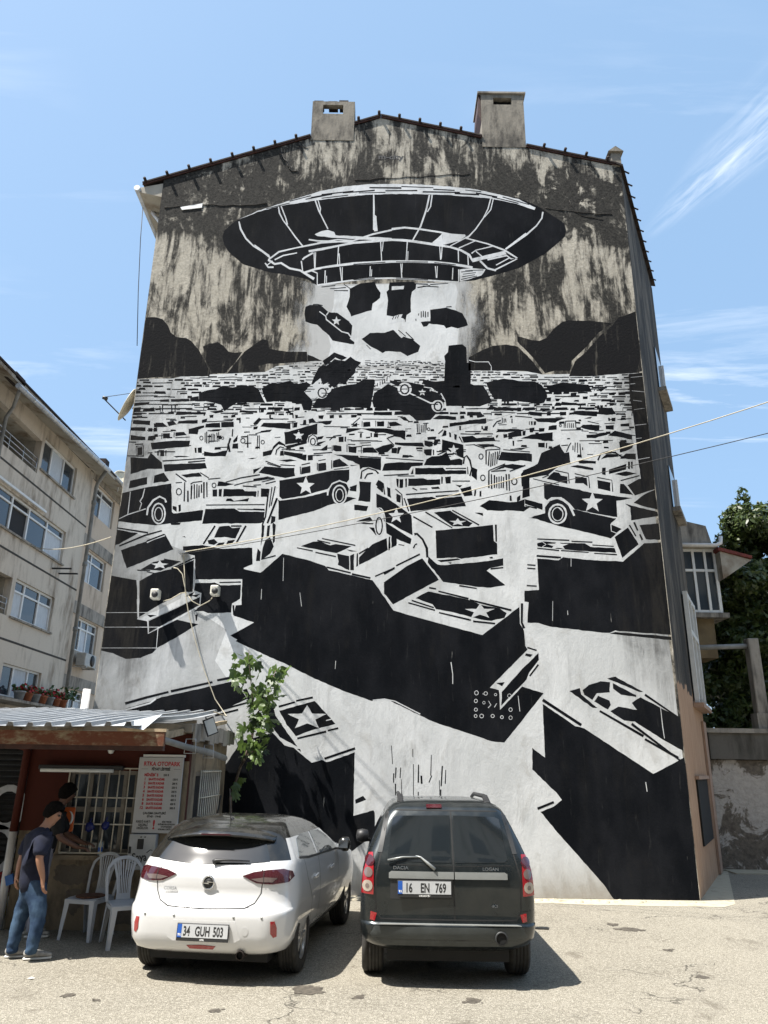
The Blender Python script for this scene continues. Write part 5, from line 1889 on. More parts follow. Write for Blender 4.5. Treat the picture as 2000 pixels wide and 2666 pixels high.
# flower pots on the ledge
pot_lab = ['grey pot of red geraniums at the near end of the ledge', 'terracotta pot of red geraniums, second on the ledge', 'grey pot of red geraniums, third on the ledge', 'terracotta pot of red geraniums, fourth on the ledge', 'grey pot of red geraniums, fifth on the ledge', 'terracotta pot of red geraniums, sixth on the ledge', 'terracotta pot with trailing green plant at the far end of the ledge']
for k in range(7):
    y = 24.45 + k * .56
    gp = [True, False, True, False, True, False, False][k]
    t_ = thing('flower_pot', pot_lab[k], 'flower pot', (LX + .55, y, 3.80), 'flower pots on the ledge of the apartment block')
    MB().lathe([(.001, 0), (.12, 0), (.17, .26), (.19, .26), (.19, .31), (.16, .31), (.15, .27), (.001, .27)], (LX + .55, y, 3.80), 'z', 14).build('pot', MAT['pot_grey'] if gp else MAT['terracotta'], t_)
    rg = random.Random(k); fm, lm = MB(), MB()
    for q in range(70 if k < 6 else 160):
        a_, e_, r_ = rg.uniform(0, 6.28), rg.uniform(0, 1.2), rg.uniform(.05, .26 if k < 6 else .5)
        c = Vector((LX + .55 + math.cos(a_) * r_, y + math.sin(a_) * r_, 4.12 + r_ * e_ * .8))
        n_ = Vector((rg.gauss(0, 1), rg.gauss(0, 1), 1)).normalized(); u = n_.orthogonal().normalized() * .045; v = n_.cross(u)
        (fm if rg.random() < .45 and k < 6 else lm).poly([c - u - v, c + u - v, c + u + v, c - u + v])
    if k < 6: fm.build('blossom', MAT['flower'], t_, recalc=False)
    lm.build('foliage', MAT['green_leaf'], t_, recalc=False)

# set-back second block beyond the downpipe
RX = -12.4
RB = thing('rear_block', 'warm beige rear block between the downpipe and the mural wall', 'building', (RX, 31, 0))
rw = [(30.55, 32.75, 12.05, 13.38), (30.4, 32.7, 9.12, 10.46), (30.4, 32.8, 6.3, 7.62), (30.4, 32.2, 3.6, 4.72)]
wall_holes(RX, 28.96, 37, 0, 13.95, rw, .18, 'wall', MAT['facade_warm'], RB)
MB().box(RX - 8, RX - .2, 36.9, 37, 0, 13.9).build('wall', MAT['facade_warm'], RB)
for k, (a_, b_, c, d) in enumerate(rw):
    window_x(RB, RX, a_, b_, c, d, [0, .36, 1] if k < 2 else [0, .3, .6, 1], trans=.72 if k else .75, curtain=1 + k % 2, sill=False)
    MB().box(RX + .002, RX + .05, 29.6, 36.9, d + .06, d + .55).build('floor_band', MAT['concrete'], RB)
MB().prism([(RX, 29.2, 13.72), (RX + .75, 29.2, 13.58), (RX + .75, 29.2, 13.70), (RX, 29.2, 14.1)], (0, 7, 0)).build('soffit', MAT['soffit'], RB)
MB().tube([(RX + .82, 29.2, 13.66), (RX + .82, 36.2, 13.70)], .08, 8).build('gutter', MAT['gutter'], RB)
ac = thing('air_conditioner', 'boxy grey air conditioner below a window of the rear block', 'air conditioner', (RX, 31.3, 5.6))
MB().box(RX + .12, RX + .5, 30.55, 31.75, 5.68, 6.2).build('casing', plain('ac_casing', (.40, .40, .38), .5), ac, bevel=.02)
MB().lathe([(.001, .505), (.21, .505), (.23, .52), (.001, .52)], (RX, 31.3, 5.94), 'x', 20).build('fan_grille', MAT['cable'], ac)
MB().box(RX, RX + .55, 30.65, 30.7, 5.62, 5.67).box(RX, RX + .55, 31.6, 31.65, 5.62, 5.67).build('bracket', MAT['metal'], ac)

# satellite dishes
def dish(name, lab, c, r, aim, arm_to):
    c = Vector(c); n_ = Vector(aim).normalized()
    t_ = thing(name, lab, 'satellite dish', tuple(c))
    u = n_.orthogonal().normalized(); v = n_.cross(u)
    vs, fs = [], []
    for i in range(7):
        rr = r * i / 6
        for k in range(24):
            an = k * math.pi / 12
            vs.append(c + (u * math.cos(an) + v * math.sin(an)) * rr + n_ * (rr * rr / r * .28))
    for i in range(6):
        for k in range(24): fs.append((i * 24 + k, i * 24 + (k + 1) % 24, (i + 1) * 24 + (k + 1) % 24, (i + 1) * 24 + k))
    d = MB().add(vs, fs, True).build('reflector', MAT['dish'], t_, recalc=False)
    md = d.modifiers.new('thick', 'SOLIDIFY'); md.thickness = .012
    f = c + Vector(arm_to)
    ar = MB().tube([c - v * r * .9, f], .012, 6).tube([c + v * r * .9 + n_ * .05, f], .006, 6).build('arm', MAT['cable'], t_)
    MB().tube([f, f + (c - f).normalized() * .1], .035, 8).build('receiver', MAT['black_plastic'], ar)
    MB().tube([c - n_ * .02, c - n_ * .25, c - n_ * .25 - Vector((0, 0, .5))], .022, 6).build('mast', MAT['metal'], t_)
    return t_
dish('satellite_dish', 'cream satellite dish sticking out from the left edge of the mural wall', (-5.08, WY + .35, 8.72), .36, (-.86, -.34, .36), (-.52, -.22, .10))
dish('satellite_dish', 'small grey satellite dish on the roof of the rear block', (RX + .7, 31.2, 14.0), .34, (.55, -.75, .35), (.35, -.4, .1))

# ---------------------------------------------------------------- yard behind the flank, right
LW = thing('boundary_wall', 'low boundary wall with peeling grey plaster at the right', 'wall', (10, 17.6, 0))
MB().box(7.3, 24, 17.55, 17.85, 0, 2.24).build('masonry', MAT['low_wall'], LW, bevel=.02)
MB().box(7.3, 9.15, 17.45, 17.9, 2.244, 2.80).build('raised_end', weathered('dark_end', (.13, .12, .105), (.04, .036, .03), .6, 2.0), LW)
MB().box(7.25, 9.22, 17.40, 17.95, 2.804, 2.90).build('coping', MAT['concrete'], LW)
MB().box(7.3, 24, 16.9, 17.548, .0, .02).build('footing', MAT['apron'], LW)
PG = thing('pergola_post', 'square grey concrete post with a pipe beam above the boundary wall', 'post', (8.68, 17.7, 2.9))
MB().box(8.55, 8.80, 17.58, 17.82, 2.9, 4.95).build('post', MAT['concrete'], PG, bevel=.015)
MB().box(8.50, 8.85, 17.54, 17.86, 2.902, 3.25).build('foot', MAT['concrete'], PG)
MB().tube([(7.2, 17.7, 4.72), (8.55, 17.7, 4.78)], .06, 8).build('beam', MAT['pipe_grey'], PG)

HB = thing('bay_house', 'small house with a glazed white bay under a red eave beside the tree', 'building', (8, 18.6, 0))
HY = 18.0
MB().box(7.35, 8.05, HY + .12, HY + 6, 4.55, 5.50).build('wall', plain('ochre_render', (.16, .115, .06), .9, var=.3, kind='world', scale=2), HB)
MB().box(7.22, 8.38, HY - .05, HY + 3, 5.504, 5.62).build('bay_floor', MAT['concrete'], HB)
bx0, bx1, bz0, bz1 = 7.36, 8.24, 5.63, 7.22
bay = MB().box(bx0, bx1, HY + .10, HY + .12, bz0, bz1).build('bay_window', MAT['dark_room'], HB)
f = MB()
for xx in (bx0, bx0 + .29, bx0 + .58, bx1 - .06): f.box(xx, xx + .06, HY + .0, HY + .09, bz0, bz1)
for zz in (bz0, bz0 + 1.02, bz1 - .06):
    for xx in (bx0 + .061, bx0 + .351, bx0 + .641): f.box(xx, xx + .228 if xx < bx0 + .6 else bx1 - .061, HY + .004, HY + .086, zz, zz + .06)
f.build('frame', MAT['upvc'], bay)
for xx, xe in ((bx0 + .061, bx0 + .289), (bx0 + .351, bx0 + .579), (bx0 + .641, bx1 - .061)):
    MB().box(xx, xe, HY + .04, HY + .05, bz0 + .061, bz0 + 1.019).build('pane', MAT['win_glass'], bay)
    MB().box(xx, xe, HY + .04, HY + .05, bz0 + 1.081, bz1 - .061).build('pane', MAT['win_glass'], bay)
f = MB()
for k in range(5): f.box(bx1 + .002, bx1 + .06, HY + .1 + k * .7, HY + .17 + k * .7, bz0, bz1)
f.build('side_frame', MAT['upvc'], HB)
MB().box(bx1 + .002, bx1 + .02, HY + .18, HY + 2.9, bz0, bz1).build('side_glass', MAT['win_glass'], HB)
MB().box(7.0, 8.25, HY - .15, HY + 4, 7.224, 7.32).build('roof_slab', MAT['soffit'], HB)
MB().prism([(7.0, HY - .1, 7.325), (8.15, HY - .1, 7.325), (8.05, HY - .1, 7.80), (7.0, HY - .1, 8.05)], (0, 4, 0)).build('parapet', MAT['concrete'], HB)
MB().tube([(7.0, HY - .2, 7.27), (8.2, HY - .2, 7.27), (8.32, HY - .2, 7.33), (8.36, HY - .15, 7.5)], .05, 8).build('gutter', MAT['pipe_white'], HB)
MB().prism([(8.20, HY - .3, 7.12), (9.0, HY - .3, 6.92), (9.0, HY - .3, 6.99), (8.20, HY - .3, 7.20)], (0, 4, 0)).build('eave', plain('red_eave', (.16, .035, .025), .8, var=.3), HB)
MB().prism([(8.25, HY - .25, 7.10), (8.98, HY - .25, 6.90), (8.98, HY - .25, 6.88), (8.25, HY - .25, 6.4)], (0, 4, 0)).build('eave_soffit', MAT['soffit'], HB)

# trees
def leaf_crown(clumps, n, size, seed, name, mat, parent, tilt=.6, inner=.25):
    rg = random.Random(seed); m = MB(); vs = m.v; fs = m.f
    tot = sum(c[3] ** 2 for c in clumps)
    for (cx, cy, cz, r, sq) in clumps:
        for _ in range(int(n * r * r / tot)):
            d = Vector((rg.gauss(0, 1), rg.gauss(0, 1), rg.gauss(0, 1))).normalized()
            bump_ = .78 + .42 * noise.noise(d * 2.4 + Vector((cx, cy, cz)))
            rr = r * bump_ * (1 - inner * rg.random() ** 2)
            p = Vector((cx, cy, cz)) + Vector((d.x * rr, d.y * rr, d.z * rr * sq))
            nn = (d + Vector((rg.gauss(0, tilt), rg.gauss(0, tilt), rg.gauss(0, tilt) + .35))).normalized()
            u = nn.orthogonal().normalized(); an = rg.uniform(0, 6.28)
            w_ = nn.cross(u); u, w_ = u * math.cos(an) + w_ * math.sin(an), w_ * math.cos(an) - u * math.sin(an)
            s = size * rg.uniform(.6, 1.25); o = len(vs)
            vs += [p - u * s, p + w_ * s * .42, p + u * s, p - w_ * s * .42]
            fs.append((o, o + 1, o + 2, o + 3)); m.sm.append(False)
    return m.build(name, mat, parent, recalc=False)
def tree(lab, base, trunk_pts, limbs, clumps, n, size, seed):
    t_ = thing('laurel_tree', lab, 'tree', base, 'trees behind the boundary wall')
    m = MB().tube(trunk_pts, [.20, .16, .11, .05][:len(trunk_pts)], 10)
    m.build('trunk', MAT['bark'], t_)
    m = MB()
    for q in limbs: m.tube(q, [.07, .04, .015][:len(q)], 6)
    m.build('limbs', MAT['bark'], t_)
    leaf_crown(clumps, n, size, seed, 'crown', MAT['laurel'], t_)
    return t_
rg = random.Random(3)
cl = []
for k in range(58):
    z = rg.uniform(2.9, 9.3); wmax = 2.5 * (1 - max(0, z - 5.2) / 4.6) + .2
    an = rg.uniform(0, 6.28); rr = wmax * math.sqrt(rg.random())
    cl.append((10.75 + rr * math.cos(an), 20.7 + rr * math.sin(an) * .8, z, rg.uniform(.45, .85) * (1 - .05 * max(0, z - 5)), .85))
cl += [(10.3, 20.4, 8.6, .36, 1.5), (10.35, 20.4, 9.4, .24, 2.0), (11.0, 20.6, 9.0, .4, 1.3), (9.7, 19.2, 7.0, .5, .9), (9.25, 18.9, 6.5, .35, .8), (9.3, 19.6, 6.2, .6, .8), (9.0, 19.4, 5.3, .6, .8), (8.9, 19.3, 4.4, .55, .8), (9.1, 19.6, 3.6, .5, .8)] + [(rg.uniform(7.5, 10.2), rg.uniform(18.6, 19.6), rg.uniform(2.4, 4.6), rg.uniform(.28, .5), .8) for k in range(30)] + [(rg.uniform(8.6, 10.6), rg.uniform(18.4, 19.8), rg.uniform(4.4, 7.6), rg.uniform(.3, .55), .8) for k in range(26)]
tree('tall dark laurel tree rising beside the bay window', (11.35, 20.7, 0), [(11.35, 20.7, 0), (11.3, 20.7, 3), (11.4, 20.6, 6), (11.2, 20.5, 9)],
     [[(11.3, 20.7, 2 + k * .8), (11.3 + math.cos(k * 2.1) * .8, 20.7 + math.sin(k * 2.1) * .6, 2.9 + k * .8), (11.3 + math.cos(k * 2.1) * 1.6, 20.7 + math.sin(k * 2.1) * 1.2, 3.4 + k * .85)] for k in range(8)], cl, 60000, .10, 8)
cl2 = []
for k in range(34):
    cl2.append((12.5 + rg.gauss(0, 1.9), 25 + rg.gauss(0, 1.0), rg.uniform(1.5, 8.4), rg.uniform(.6, 1.1), .9))
tree('paler broad tree behind the laurel at the right edge', (12.5, 25, 0), [(12.5, 25, 0), (12.4, 25, 3), (12.6, 25, 6), (12.5, 25, 8)], [[(12.5, 25, 3), (13.5, 25, 4.5), (14.5, 25, 5.5)], [(12.5, 25, 3.5), (11.4, 25, 5), (10.6, 25, 6)]], cl2, 16000, .14, 21)

# ---------------------------------------------------------------- parking kiosk
KY, KX0, KX1 = 10.5, -4.63, -2.53
K = thing('parking_kiosk', 'small red and cream parking kiosk with corrugated lean-to roof and barred windows', 'kiosk', (-3.6, 11.5, 0))
def front_cells(x0, x1, z0, z1, holes, y, nm, mat, th=.14):
    xs = sorted({x0, x1, *[h[0] for h in holes if x0 < h[0] < x1], *[h[1] for h in holes if x0 < h[1] < x1]})
    zs = sorted({z0, z1, *[h[2] for h in holes if z0 < h[2] < z1], *[h[3] for h in holes if z0 < h[3] < z1]})
    m = MB()
    for a, b in zip(xs, xs[1:]):
        for c, d in zip(zs, zs[1:]):
            if any(h[0] < (a + b) / 2 < h[1] and h[2] < (c + d) / 2 < h[3] for h in holes): continue
            m.box(a, b, y, y + th, c, d)
    b = bmesh.new()
    o = m.build(nm, mat, K)
    b.from_mesh(o.data); bmesh.ops.remove_doubles(b, verts=b.verts, dist=1e-5); b.to_mesh(o.data); b.free()
    return o
KW = (-4.08, -3.18, .86, 1.87)
front_cells(KX0, KX1, 0, 1.13, [KW], KY, 'lower_wall', MAT['kiosk_cream'])
front_cells(KX0, KX1, 1.13, 2.35, [KW], KY, 'upper_wall', MAT['kiosk_red'])
# cream corner pilaster, 6 mm proud of the red paint
MB().box(-2.70, KX1 + .006, KY - .006, KY - .0005, .3, 2.0).build('pilaster', MAT['kiosk_cream'], K)
# bare patches where the render fell off
def patch(pts, y, nm='bare_patch', mat=None):
    rg = random.Random(int(pts[0][0] * 100)); out = []
    for (x0, z0), (x1, z1) in zip(pts, pts[1:] + pts[:1]):
        for k in range(7):
            out.append((x0 + (x1 - x0) * k / 7 + rg.uniform(-.02, .02), y, z0 + (z1 - z0) * k / 7 + rg.uniform(-.02, .02)))
    MB().prism(out, (0, .004, 0)).build(nm, mat or MAT['kiosk_patch'], K)
patch([(-4.1, .72), (-3.6, .75), (-3.2, .70), (-3.15, .60), (-3.5, .55), (-3.9, .50), (-4.1, .58)], KY - .0045)
patch([(-3.92, .44), (-3.75, .46), (-3.68, .32), (-3.78, .16), (-3.90, .25)], KY - .0045)
patch([(-3.4, .3), (-2.9, .34), (-2.8, .1), (-3.4, .05)], KY - .0045)
# side wall (faces right) with its own barred window
SW = (10.95, 12.55, .75, 1.87)
def side_cells(y0, y1, z0, z1, holes, X, th, nm, mat):
    ys = sorted({y0, y1, *[h[0] for h in holes], *[h[1] for h in holes]}); zs = sorted({z0, z1, *[h[2] for h in holes], *[h[3] for h in holes]})
    m = MB()
    for a, b in zip(ys, ys[1:]):
        for c, d in zip(zs, zs[1:]):
            if any(h[0] < (a + b) / 2 < h[1] and h[2] < (c + d) / 2 < h[3] for h in holes): continue
            m.box(X - th, X, a, b, c, d)
    o = m.build(nm, mat, K); b = bmesh.new()
    b.from_mesh(o.data); bmesh.ops.remove_doubles(b, verts=b.verts, dist=1e-5); b.to_mesh(o.data); b.free()
    return o
side_cells(KY + .142, 13.0, 0, 2.35, [SW], KX1, .14, 'side_wall', MAT['kiosk_cream'])
MB().box(KX0, KX0 + .14, KY + .142, 13.0, 0, 2.35).build('side_wall', MAT['kiosk_cream'], K)
MB().box(KX0 + .141, KX1 - .141, 12.8, 12.94, 0, 2.35).build('rear_wall', MAT['kiosk_cream'], K)
MB().box(KX0 + .15, KX1 - .15, KY + .15, 12.79, 0, .06).build('floor', MAT['concrete'], K)
slab = MB().box(KX0, KX1 + .10, KY - .38, 13.1, 2.352, 2.465).build('roof_slab', MAT['concrete'], K, bevel=.01)
# wide eave beam in front, peeling paint
MB().box(-9.5, -2.42, 8.78, 8.84, 2.15, 2.30).build('fascia', MAT['fascia'], K)
MB().box(-9.5, -2.44, 8.845, 8.93, 2.10, 2.20).build('eave_beam', MAT['fascia_red'], K)
for x in (-4.9, -3.9, -3.1, -2.6):
    MB().prism([(x, 8.93, 2.20), (x, 8.93, 2.29), (x, 12.9, 2.66), (x, 12.9, 2.61)], (.06, 0, 0)).build('rafter', MAT['timber'], K)
MB().box(-2.95, -2.40, 8.775, 8.85, 2.302, 2.335).build('packing_board', MAT['timber'], K)
# corrugated sheets
def corr(xa, xb, ya, za, yb, zb, nm='roof_sheet', lift=0):
    m = MB(); vs, fs = [], []
    prof = []
    x = xa
    while x < xb - 1e-6:
        for dx, dz in ((0, 0), (.13, 0), (.15, .045), (.20, .045)):
            if x + dx <= xb: prof.append((x + dx, dz))
        x += .22
    prof.append((xb, 0))
    ny = 8
    for j in range(ny + 1):
        t_ = j / ny
        for (xx, dz) in prof:
            sag = .012 * math.sin(t_ * 7 + xx * 2.1)
            vs.append((xx, ya + (yb - ya) * t_, za + (zb - za) * t_ + dz + sag + lift))
    n = len(prof)
    for j in range(ny):
        for i in range(n - 1): fs.append((j * n + i, j * n + i + 1, (j + 1) * n + i + 1, (j + 1) * n + i))
    m.add(vs, fs)
    o = m.build(nm, MAT['corrugated'], K, recalc=False)
    md = o.modifiers.new('thick', 'SOLIDIFY'); md.thickness = .004
    return o
xs = [-9.5, -8.2, -7.1, -6.0, -4.92, -3.84, -2.72]
for k in range(6):
    corr(xs[k], xs[k + 1] + .06, 8.62, 2.345, 13.05, 2.78, lift=.006 * (k % 2))
# bent flap of sheet at the right corner
MB().add([(-2.98, 8.62, 2.355), (-2.62, 8.65, 2.315), (-2.50, 8.9, 2.50), (-2.35, 10.6, 2.66), (-2.62, 11.5, 2.70), (-2.78, 9.6, 2.52)], [(0, 1, 2, 5), (2, 3, 4, 5)]).build('bent_sheet', MAT['corrugated'], K, recalc=False)
# weathered boards closing the right end of the slab
for k in range(9):
    y = 10.15 + k * .31
    MB().box(KX1 + .102, KX1 + .125, y, y + .30, 2.24 + .02 * (k % 3), 2.47 + .015 * (k % 2)).build('end_board', MAT['concrete'], K)
# left corner post and downpipe
MB().tube([(-4.68, KY - .05, 0), (-4.68, KY - .05, 1.12)], .05, 10).build('corner_post', MAT['pipe_white'], K)
MB().tube([(-4.68, KY - .05, 1.122), (-4.66, KY - .05, 2.10), (-4.72, KY - .05, 2.16), (-4.95, KY - .1, 2.20), (-5.2, KY - .1, 2.2)], .05, 10).build('downpipe', MAT['kiosk_red'], K)
# front window: old wooden casement + welded grille
x0, x1, z0, z1 = KW
fw_ = MB().box(x0, x1, KY + .12, KY + .135, z0, z1).build('window', MAT['dark_room'], K)
f = MB()
for a in (x0, x0 + .25, x0 + .46, x0 + .70, x1 - .05): f.box(a, a + .05, KY + .05, KY + .115, z0, z1)
for zz in (z0, z0 + .50, z1 - .05):
    for a, b in ((x0 + .051, x0 + .249), (x0 + .301, x0 + .459), (x0 + .511, x0 + .699), (x0 + .751, x1 - .051)): f.box(a, b, KY + .055, KY + .11, zz, zz + .06)
f.build('casement', MAT['frame_old'], fw_)
for a, b in ((x0 + .051, x0 + .249), (x0 + .301, x0 + .459), (x0 + .511, x0 + .699), (x0 + .751, x1 - .051)):
    for c, d in ((z0 + .061, z0 + .499), (z0 + .561, z1 - .051)):
        MB().box(a, b, KY + .075, KY + .081, c, d).build('pane', MAT['win_glass'], fw_)
MB().box(-4.14, -3.0, KY - .09, KY - .001, .80, .855).build('sill', MAT['kiosk_cream'], fw_)
gy = KY - .05
gr = MB().tube([(x0 + .02, gy, z0 + .02), (x1 + .03, gy, z0 + .02), (x1 + .03, gy, z1 + .03), (x0 + .02, gy, z1 + .03), (x0 + .02, gy, z0 + .02)], .014, 6).build('grille', MAT['grille'], fw_)
for k in range(1, 7):
    xx = x0 + .02 + k * (x1 - x0 + .01) / 7
    MB().tube([(xx, gy, z0 + .02), (xx, gy, z1 + .03)], .009, 6).build('bar', MAT['grille'], gr)
for zz in (z0 + .36, z0 + .68):
    MB().tube([(x0 + .02, gy - .014, zz), (x1 + .03, gy - .014, zz)], .010, 6).build('bar', MAT['grille'], gr)
# side window
y0, y1, z0, z1 = SW
sw_ = MB().box(KX1 - .13, KX1 - .12, y0, y1, z0, z1).build('window', MAT['dark_room'], K)
MB().box(KX1 - .10, KX1 - .05, y0, y0 + .06, z0, z1).box(KX1 - .10, KX1 - .05, y0 + .061, y1 - .25, z1 - .06, z1).box(KX1 - .10, KX1 - .05, y0 + .061, y1 - .25, z0 + .40, z0 + .46).build('casement', MAT['frame_old'], sw_)
MB().box(KX1 - .10, KX1 + .02, y1 - .22, y1, z0, z1).build('post', MAT['brown_frame'], sw_)
gx = KX1 + .05
for k in range(11):
    yy = y0 + .1 + k * (y1 - y0 - .3) / 10
    MB().tube([(gx, yy, z0), (gx, yy, z1 + .02)], .011, 6).build('bar', MAT['grille'], sw_)
for zz in (z0 + .08, z0 + .45, z0 + .78, z1):
    MB().tube([(gx + .018, y0 + .1, zz), (gx + .018, y1 - .2, zz)], .010, 6).build('bar', MAT['grille'], sw_)
MB().tube([(gx + .05, y1 - .25, z1 - .35), (gx + .05, y0 + .75, z0 - .1)], .012, 6).build('stay', MAT['cable'], sw_)

# tube lamp, bulb, floodlight
TL = thing('fluorescent_lamp', 'long white tube lamp over the kiosk window', 'lamp', (-3.9, KY - .12, 1.86))
MB().box(-4.44, -3.35, KY - .16, KY - .07, 1.875, 1.935).build('housing', MAT['black_plastic'], TL, bevel=.01)
MB().tube([(-4.40, KY - .165, 1.868), (-3.46, KY - .165, 1.868)], .024, 10).build('tube', MAT['lamp_tube'], TL)
BU = thing('light_bulb', 'bare bulb on the red wall above the kiosk window', 'lamp', (-3.56, KY - .06, 2.12))
MB().lathe([(.001, 0), (.028, .008), (.042, .04), (.036, .075), (.02, .105), (.001, .106)], (-3.56, KY - .05, 2.08), 'z', 14).build('bulb', MAT['lamp_tube'], BU)
MB().tube([(-3.56, KY - .05, 2.187), (-3.53, KY - .03, 2.23), (-3.52, KY - .002, 2.25)], .02, 8).build('socket', MAT['black_plastic'], BU)
FL = thing('floodlight', 'small square floodlight hung at the right corner of the kiosk roof', 'lamp', (-2.32, 10.6, 2.42))
MB().obox((-2.30, 10.55, 2.45), Vector((.065, .02, .03)), Vector((-.01, .03, .0)), Vector((-.04, -.02, .105))).build('body', MAT['black_plastic'], FL)
MB().obox((-2.285, 10.517, 2.448), Vector((.055, .017, .025)), Vector((-.001, .003, .0)), Vector((-.033, -.017, .09))).build('lens', MAT['lamp_tube'], FL)
MB().tube([(-2.42, 10.75, 2.58), (-2.33, 10.6, 2.5)], .012, 6).build('bracket', MAT['metal'], FL)
# grey pipe strapped under the slab end
PP = thing('drain_spout', 'fat grey pipe slung diagonally under the right end of the kiosk roof', 'pipe', (-2.4, 10.6, 2.3))
PPo = MB().tube([(-2.50, 8.9, 2.23), (-2.37, 9.7, 2.16), (-2.33, 10.8, 2.12), (-2.34, 11.9, 2.06)], [.038, .038, .044, .044], 12).build('pipe', MAT['pipe_grey'], PP)
MB().lathe([(.001, 0), (.032, 0)], (-2.50, 8.895, 2.23), 'y', 12).build('mouth', MAT['opening'], PP)
for (yy, zz) in ((9.75, 2.16), (10.8, 2.12)):
    MB().tube([(-2.41, yy, zz + .1), (-2.29, yy, zz + .1), (-2.28, yy, zz - .07), (-2.42, yy, zz - .07), (-2.41, yy, zz + .1)], .006, 5).build('strap', MAT['metal'], PP)

# price list
sg = thing('price_sign', 'white price list sign with red and black lettering on the kiosk', 'sign', (-2.87, KY - .06, 1.12))
SX0, SX1, SZ0, SZ1, SY = -3.165, -2.585, 1.125, 2.045, KY - .075
MB().box(SX0, SX1, SY, SY + .03, SZ0, SZ1).build('board', MAT['sign_white'], sg, bevel=.004)
MB().box(SX0 + .04, SX1 + .01, SY + .02, SY + .06, SZ1 + .002, SZ1 + .035).build('top_rail', MAT['white_plain'], sg)
so_ = Vector(sg.location)
def sign(txt, xf, zf, size, ink, align='CENTER', bold=.0, sx=1.0):
    p = Vector((SX0 + xf * (SX1 - SX0), SY - .002, SZ0 + zf * (SZ1 - SZ0)))
    lettering(txt, size, frame_m(p - so_, (1, 0, 0), (0, 0, 1)), MAT['ink_' + ink], sg, 'lettering', align, bold, sx)
sign('RTKA OTOPARK', .52, .885, .074, 'red', bold=.0022, sx=.86)
sign('FİYAT LİSTESİ', .51, .825, .044, 'black', bold=.0025, sx=.86)
for a, b in ((.07, .22), (.80, .95)):
    MB().box(SX0 + a * (SX1 - SX0), SX0 + b * (SX1 - SX0), SY - .002, SY - .0005, SZ0 + .84 * (SZ1 - SZ0), SZ0 + .8435 * (SZ1 - SZ0)).build('rule', MAT['ink_black'], sg)
sign('MİNİBÜS', .15, .745, .046, 'red', 'LEFT', .0022, .95)
sign('250 ₺', .58, .748, .036, 'black', 'LEFT', .0012, .85)
for k, (h, pr) in enumerate((('1', '150'), ('2', '200'), ('3', '250'), ('4', '300'), ('5', '350'), ('6', '400'), ('8', '450'), ('12', '500'))):
    z = .690 - k * .054
    sign(h, .195, z, .046, 'red', 'RIGHT', .002)
    sign('SAATE KADAR', .255, z, .040, 'red', 'LEFT', .0022, .80)
    sign(pr + ' ₺', .79, z, .036, 'black', 'LEFT', .0012, .82)
sign('ÇALIŞMA SAATLERİ', .46, .245, .036, 'black', bold=.0014, sx=.92)
sign('07:45 - 19:45', .46, .203, .034, 'black', bold=.0014)
for k, s in enumerate(('KREDİ KARTI', 'GEÇERLİ', 'DEĞİLDİR.')): sign(s, .235, .135 - k * .042, .036, 'black', bold=.0012, sx=.86)
for k, s in enumerate(('BİZE TESLİM', 'EDİLMEYEN EŞYADAN', 'OTOPARKIMIZ', 'SORUMLU DEĞİLDİR')): sign(s, .755, .138 - k * .032, .025, 'black', bold=.001, sx=.86)
sign('!', .475, .055, .15, 'red', bold=.004)

# electricity box
eb = thing('meter_box', 'grey steel meter box with black scrawl under the price sign', 'box', (-3.0, KY - .1, .68))
MB().box(-3.17, -2.83, KY - .12, KY - .002, .70, 1.115).build('case', MAT['steel_box'], eb, bevel=.006)
MB().box(-3.06, -2.98, KY - .124, KY - .1205, .94, 1.06).build('meter_window', MAT['ink_black'], eb, bevel=.003)
MB().box(-3.16, -3.13, KY - .130, KY - .1205, .89, .97).build('latch', MAT['ink_black'], eb, bevel=.003)
for xx in (-3.02, -2.97): MB().box(xx - .008, xx + .008, KY - .124, KY - .1205, 1.075, 1.09).build('vent', MAT['ink_black'], eb)
lettering('Saya', .135, frame_m(Vector((-3.10, KY - .1215, .80)) - Vector(eb.location), (1, 0, .05), (-.18, 0, 1)), MAT['ink_black'], eb, 'scrawl', bold=.003, sx=.78)
MB().tube([(-3.12, KY - .122, .79), (-3.05, KY - .122, .755), (-3.0, KY - .122, .775), (-2.97, KY - .122, .75)], .005, 4).build('scrawl', MAT['ink_black'], eb)
MB().tube([(-2.93, KY - .122, .90), (-2.89, KY - .122, .935), (-2.86, KY - .122, .93)], .004, 4).build('scrawl', MAT['ink_black'], eb)

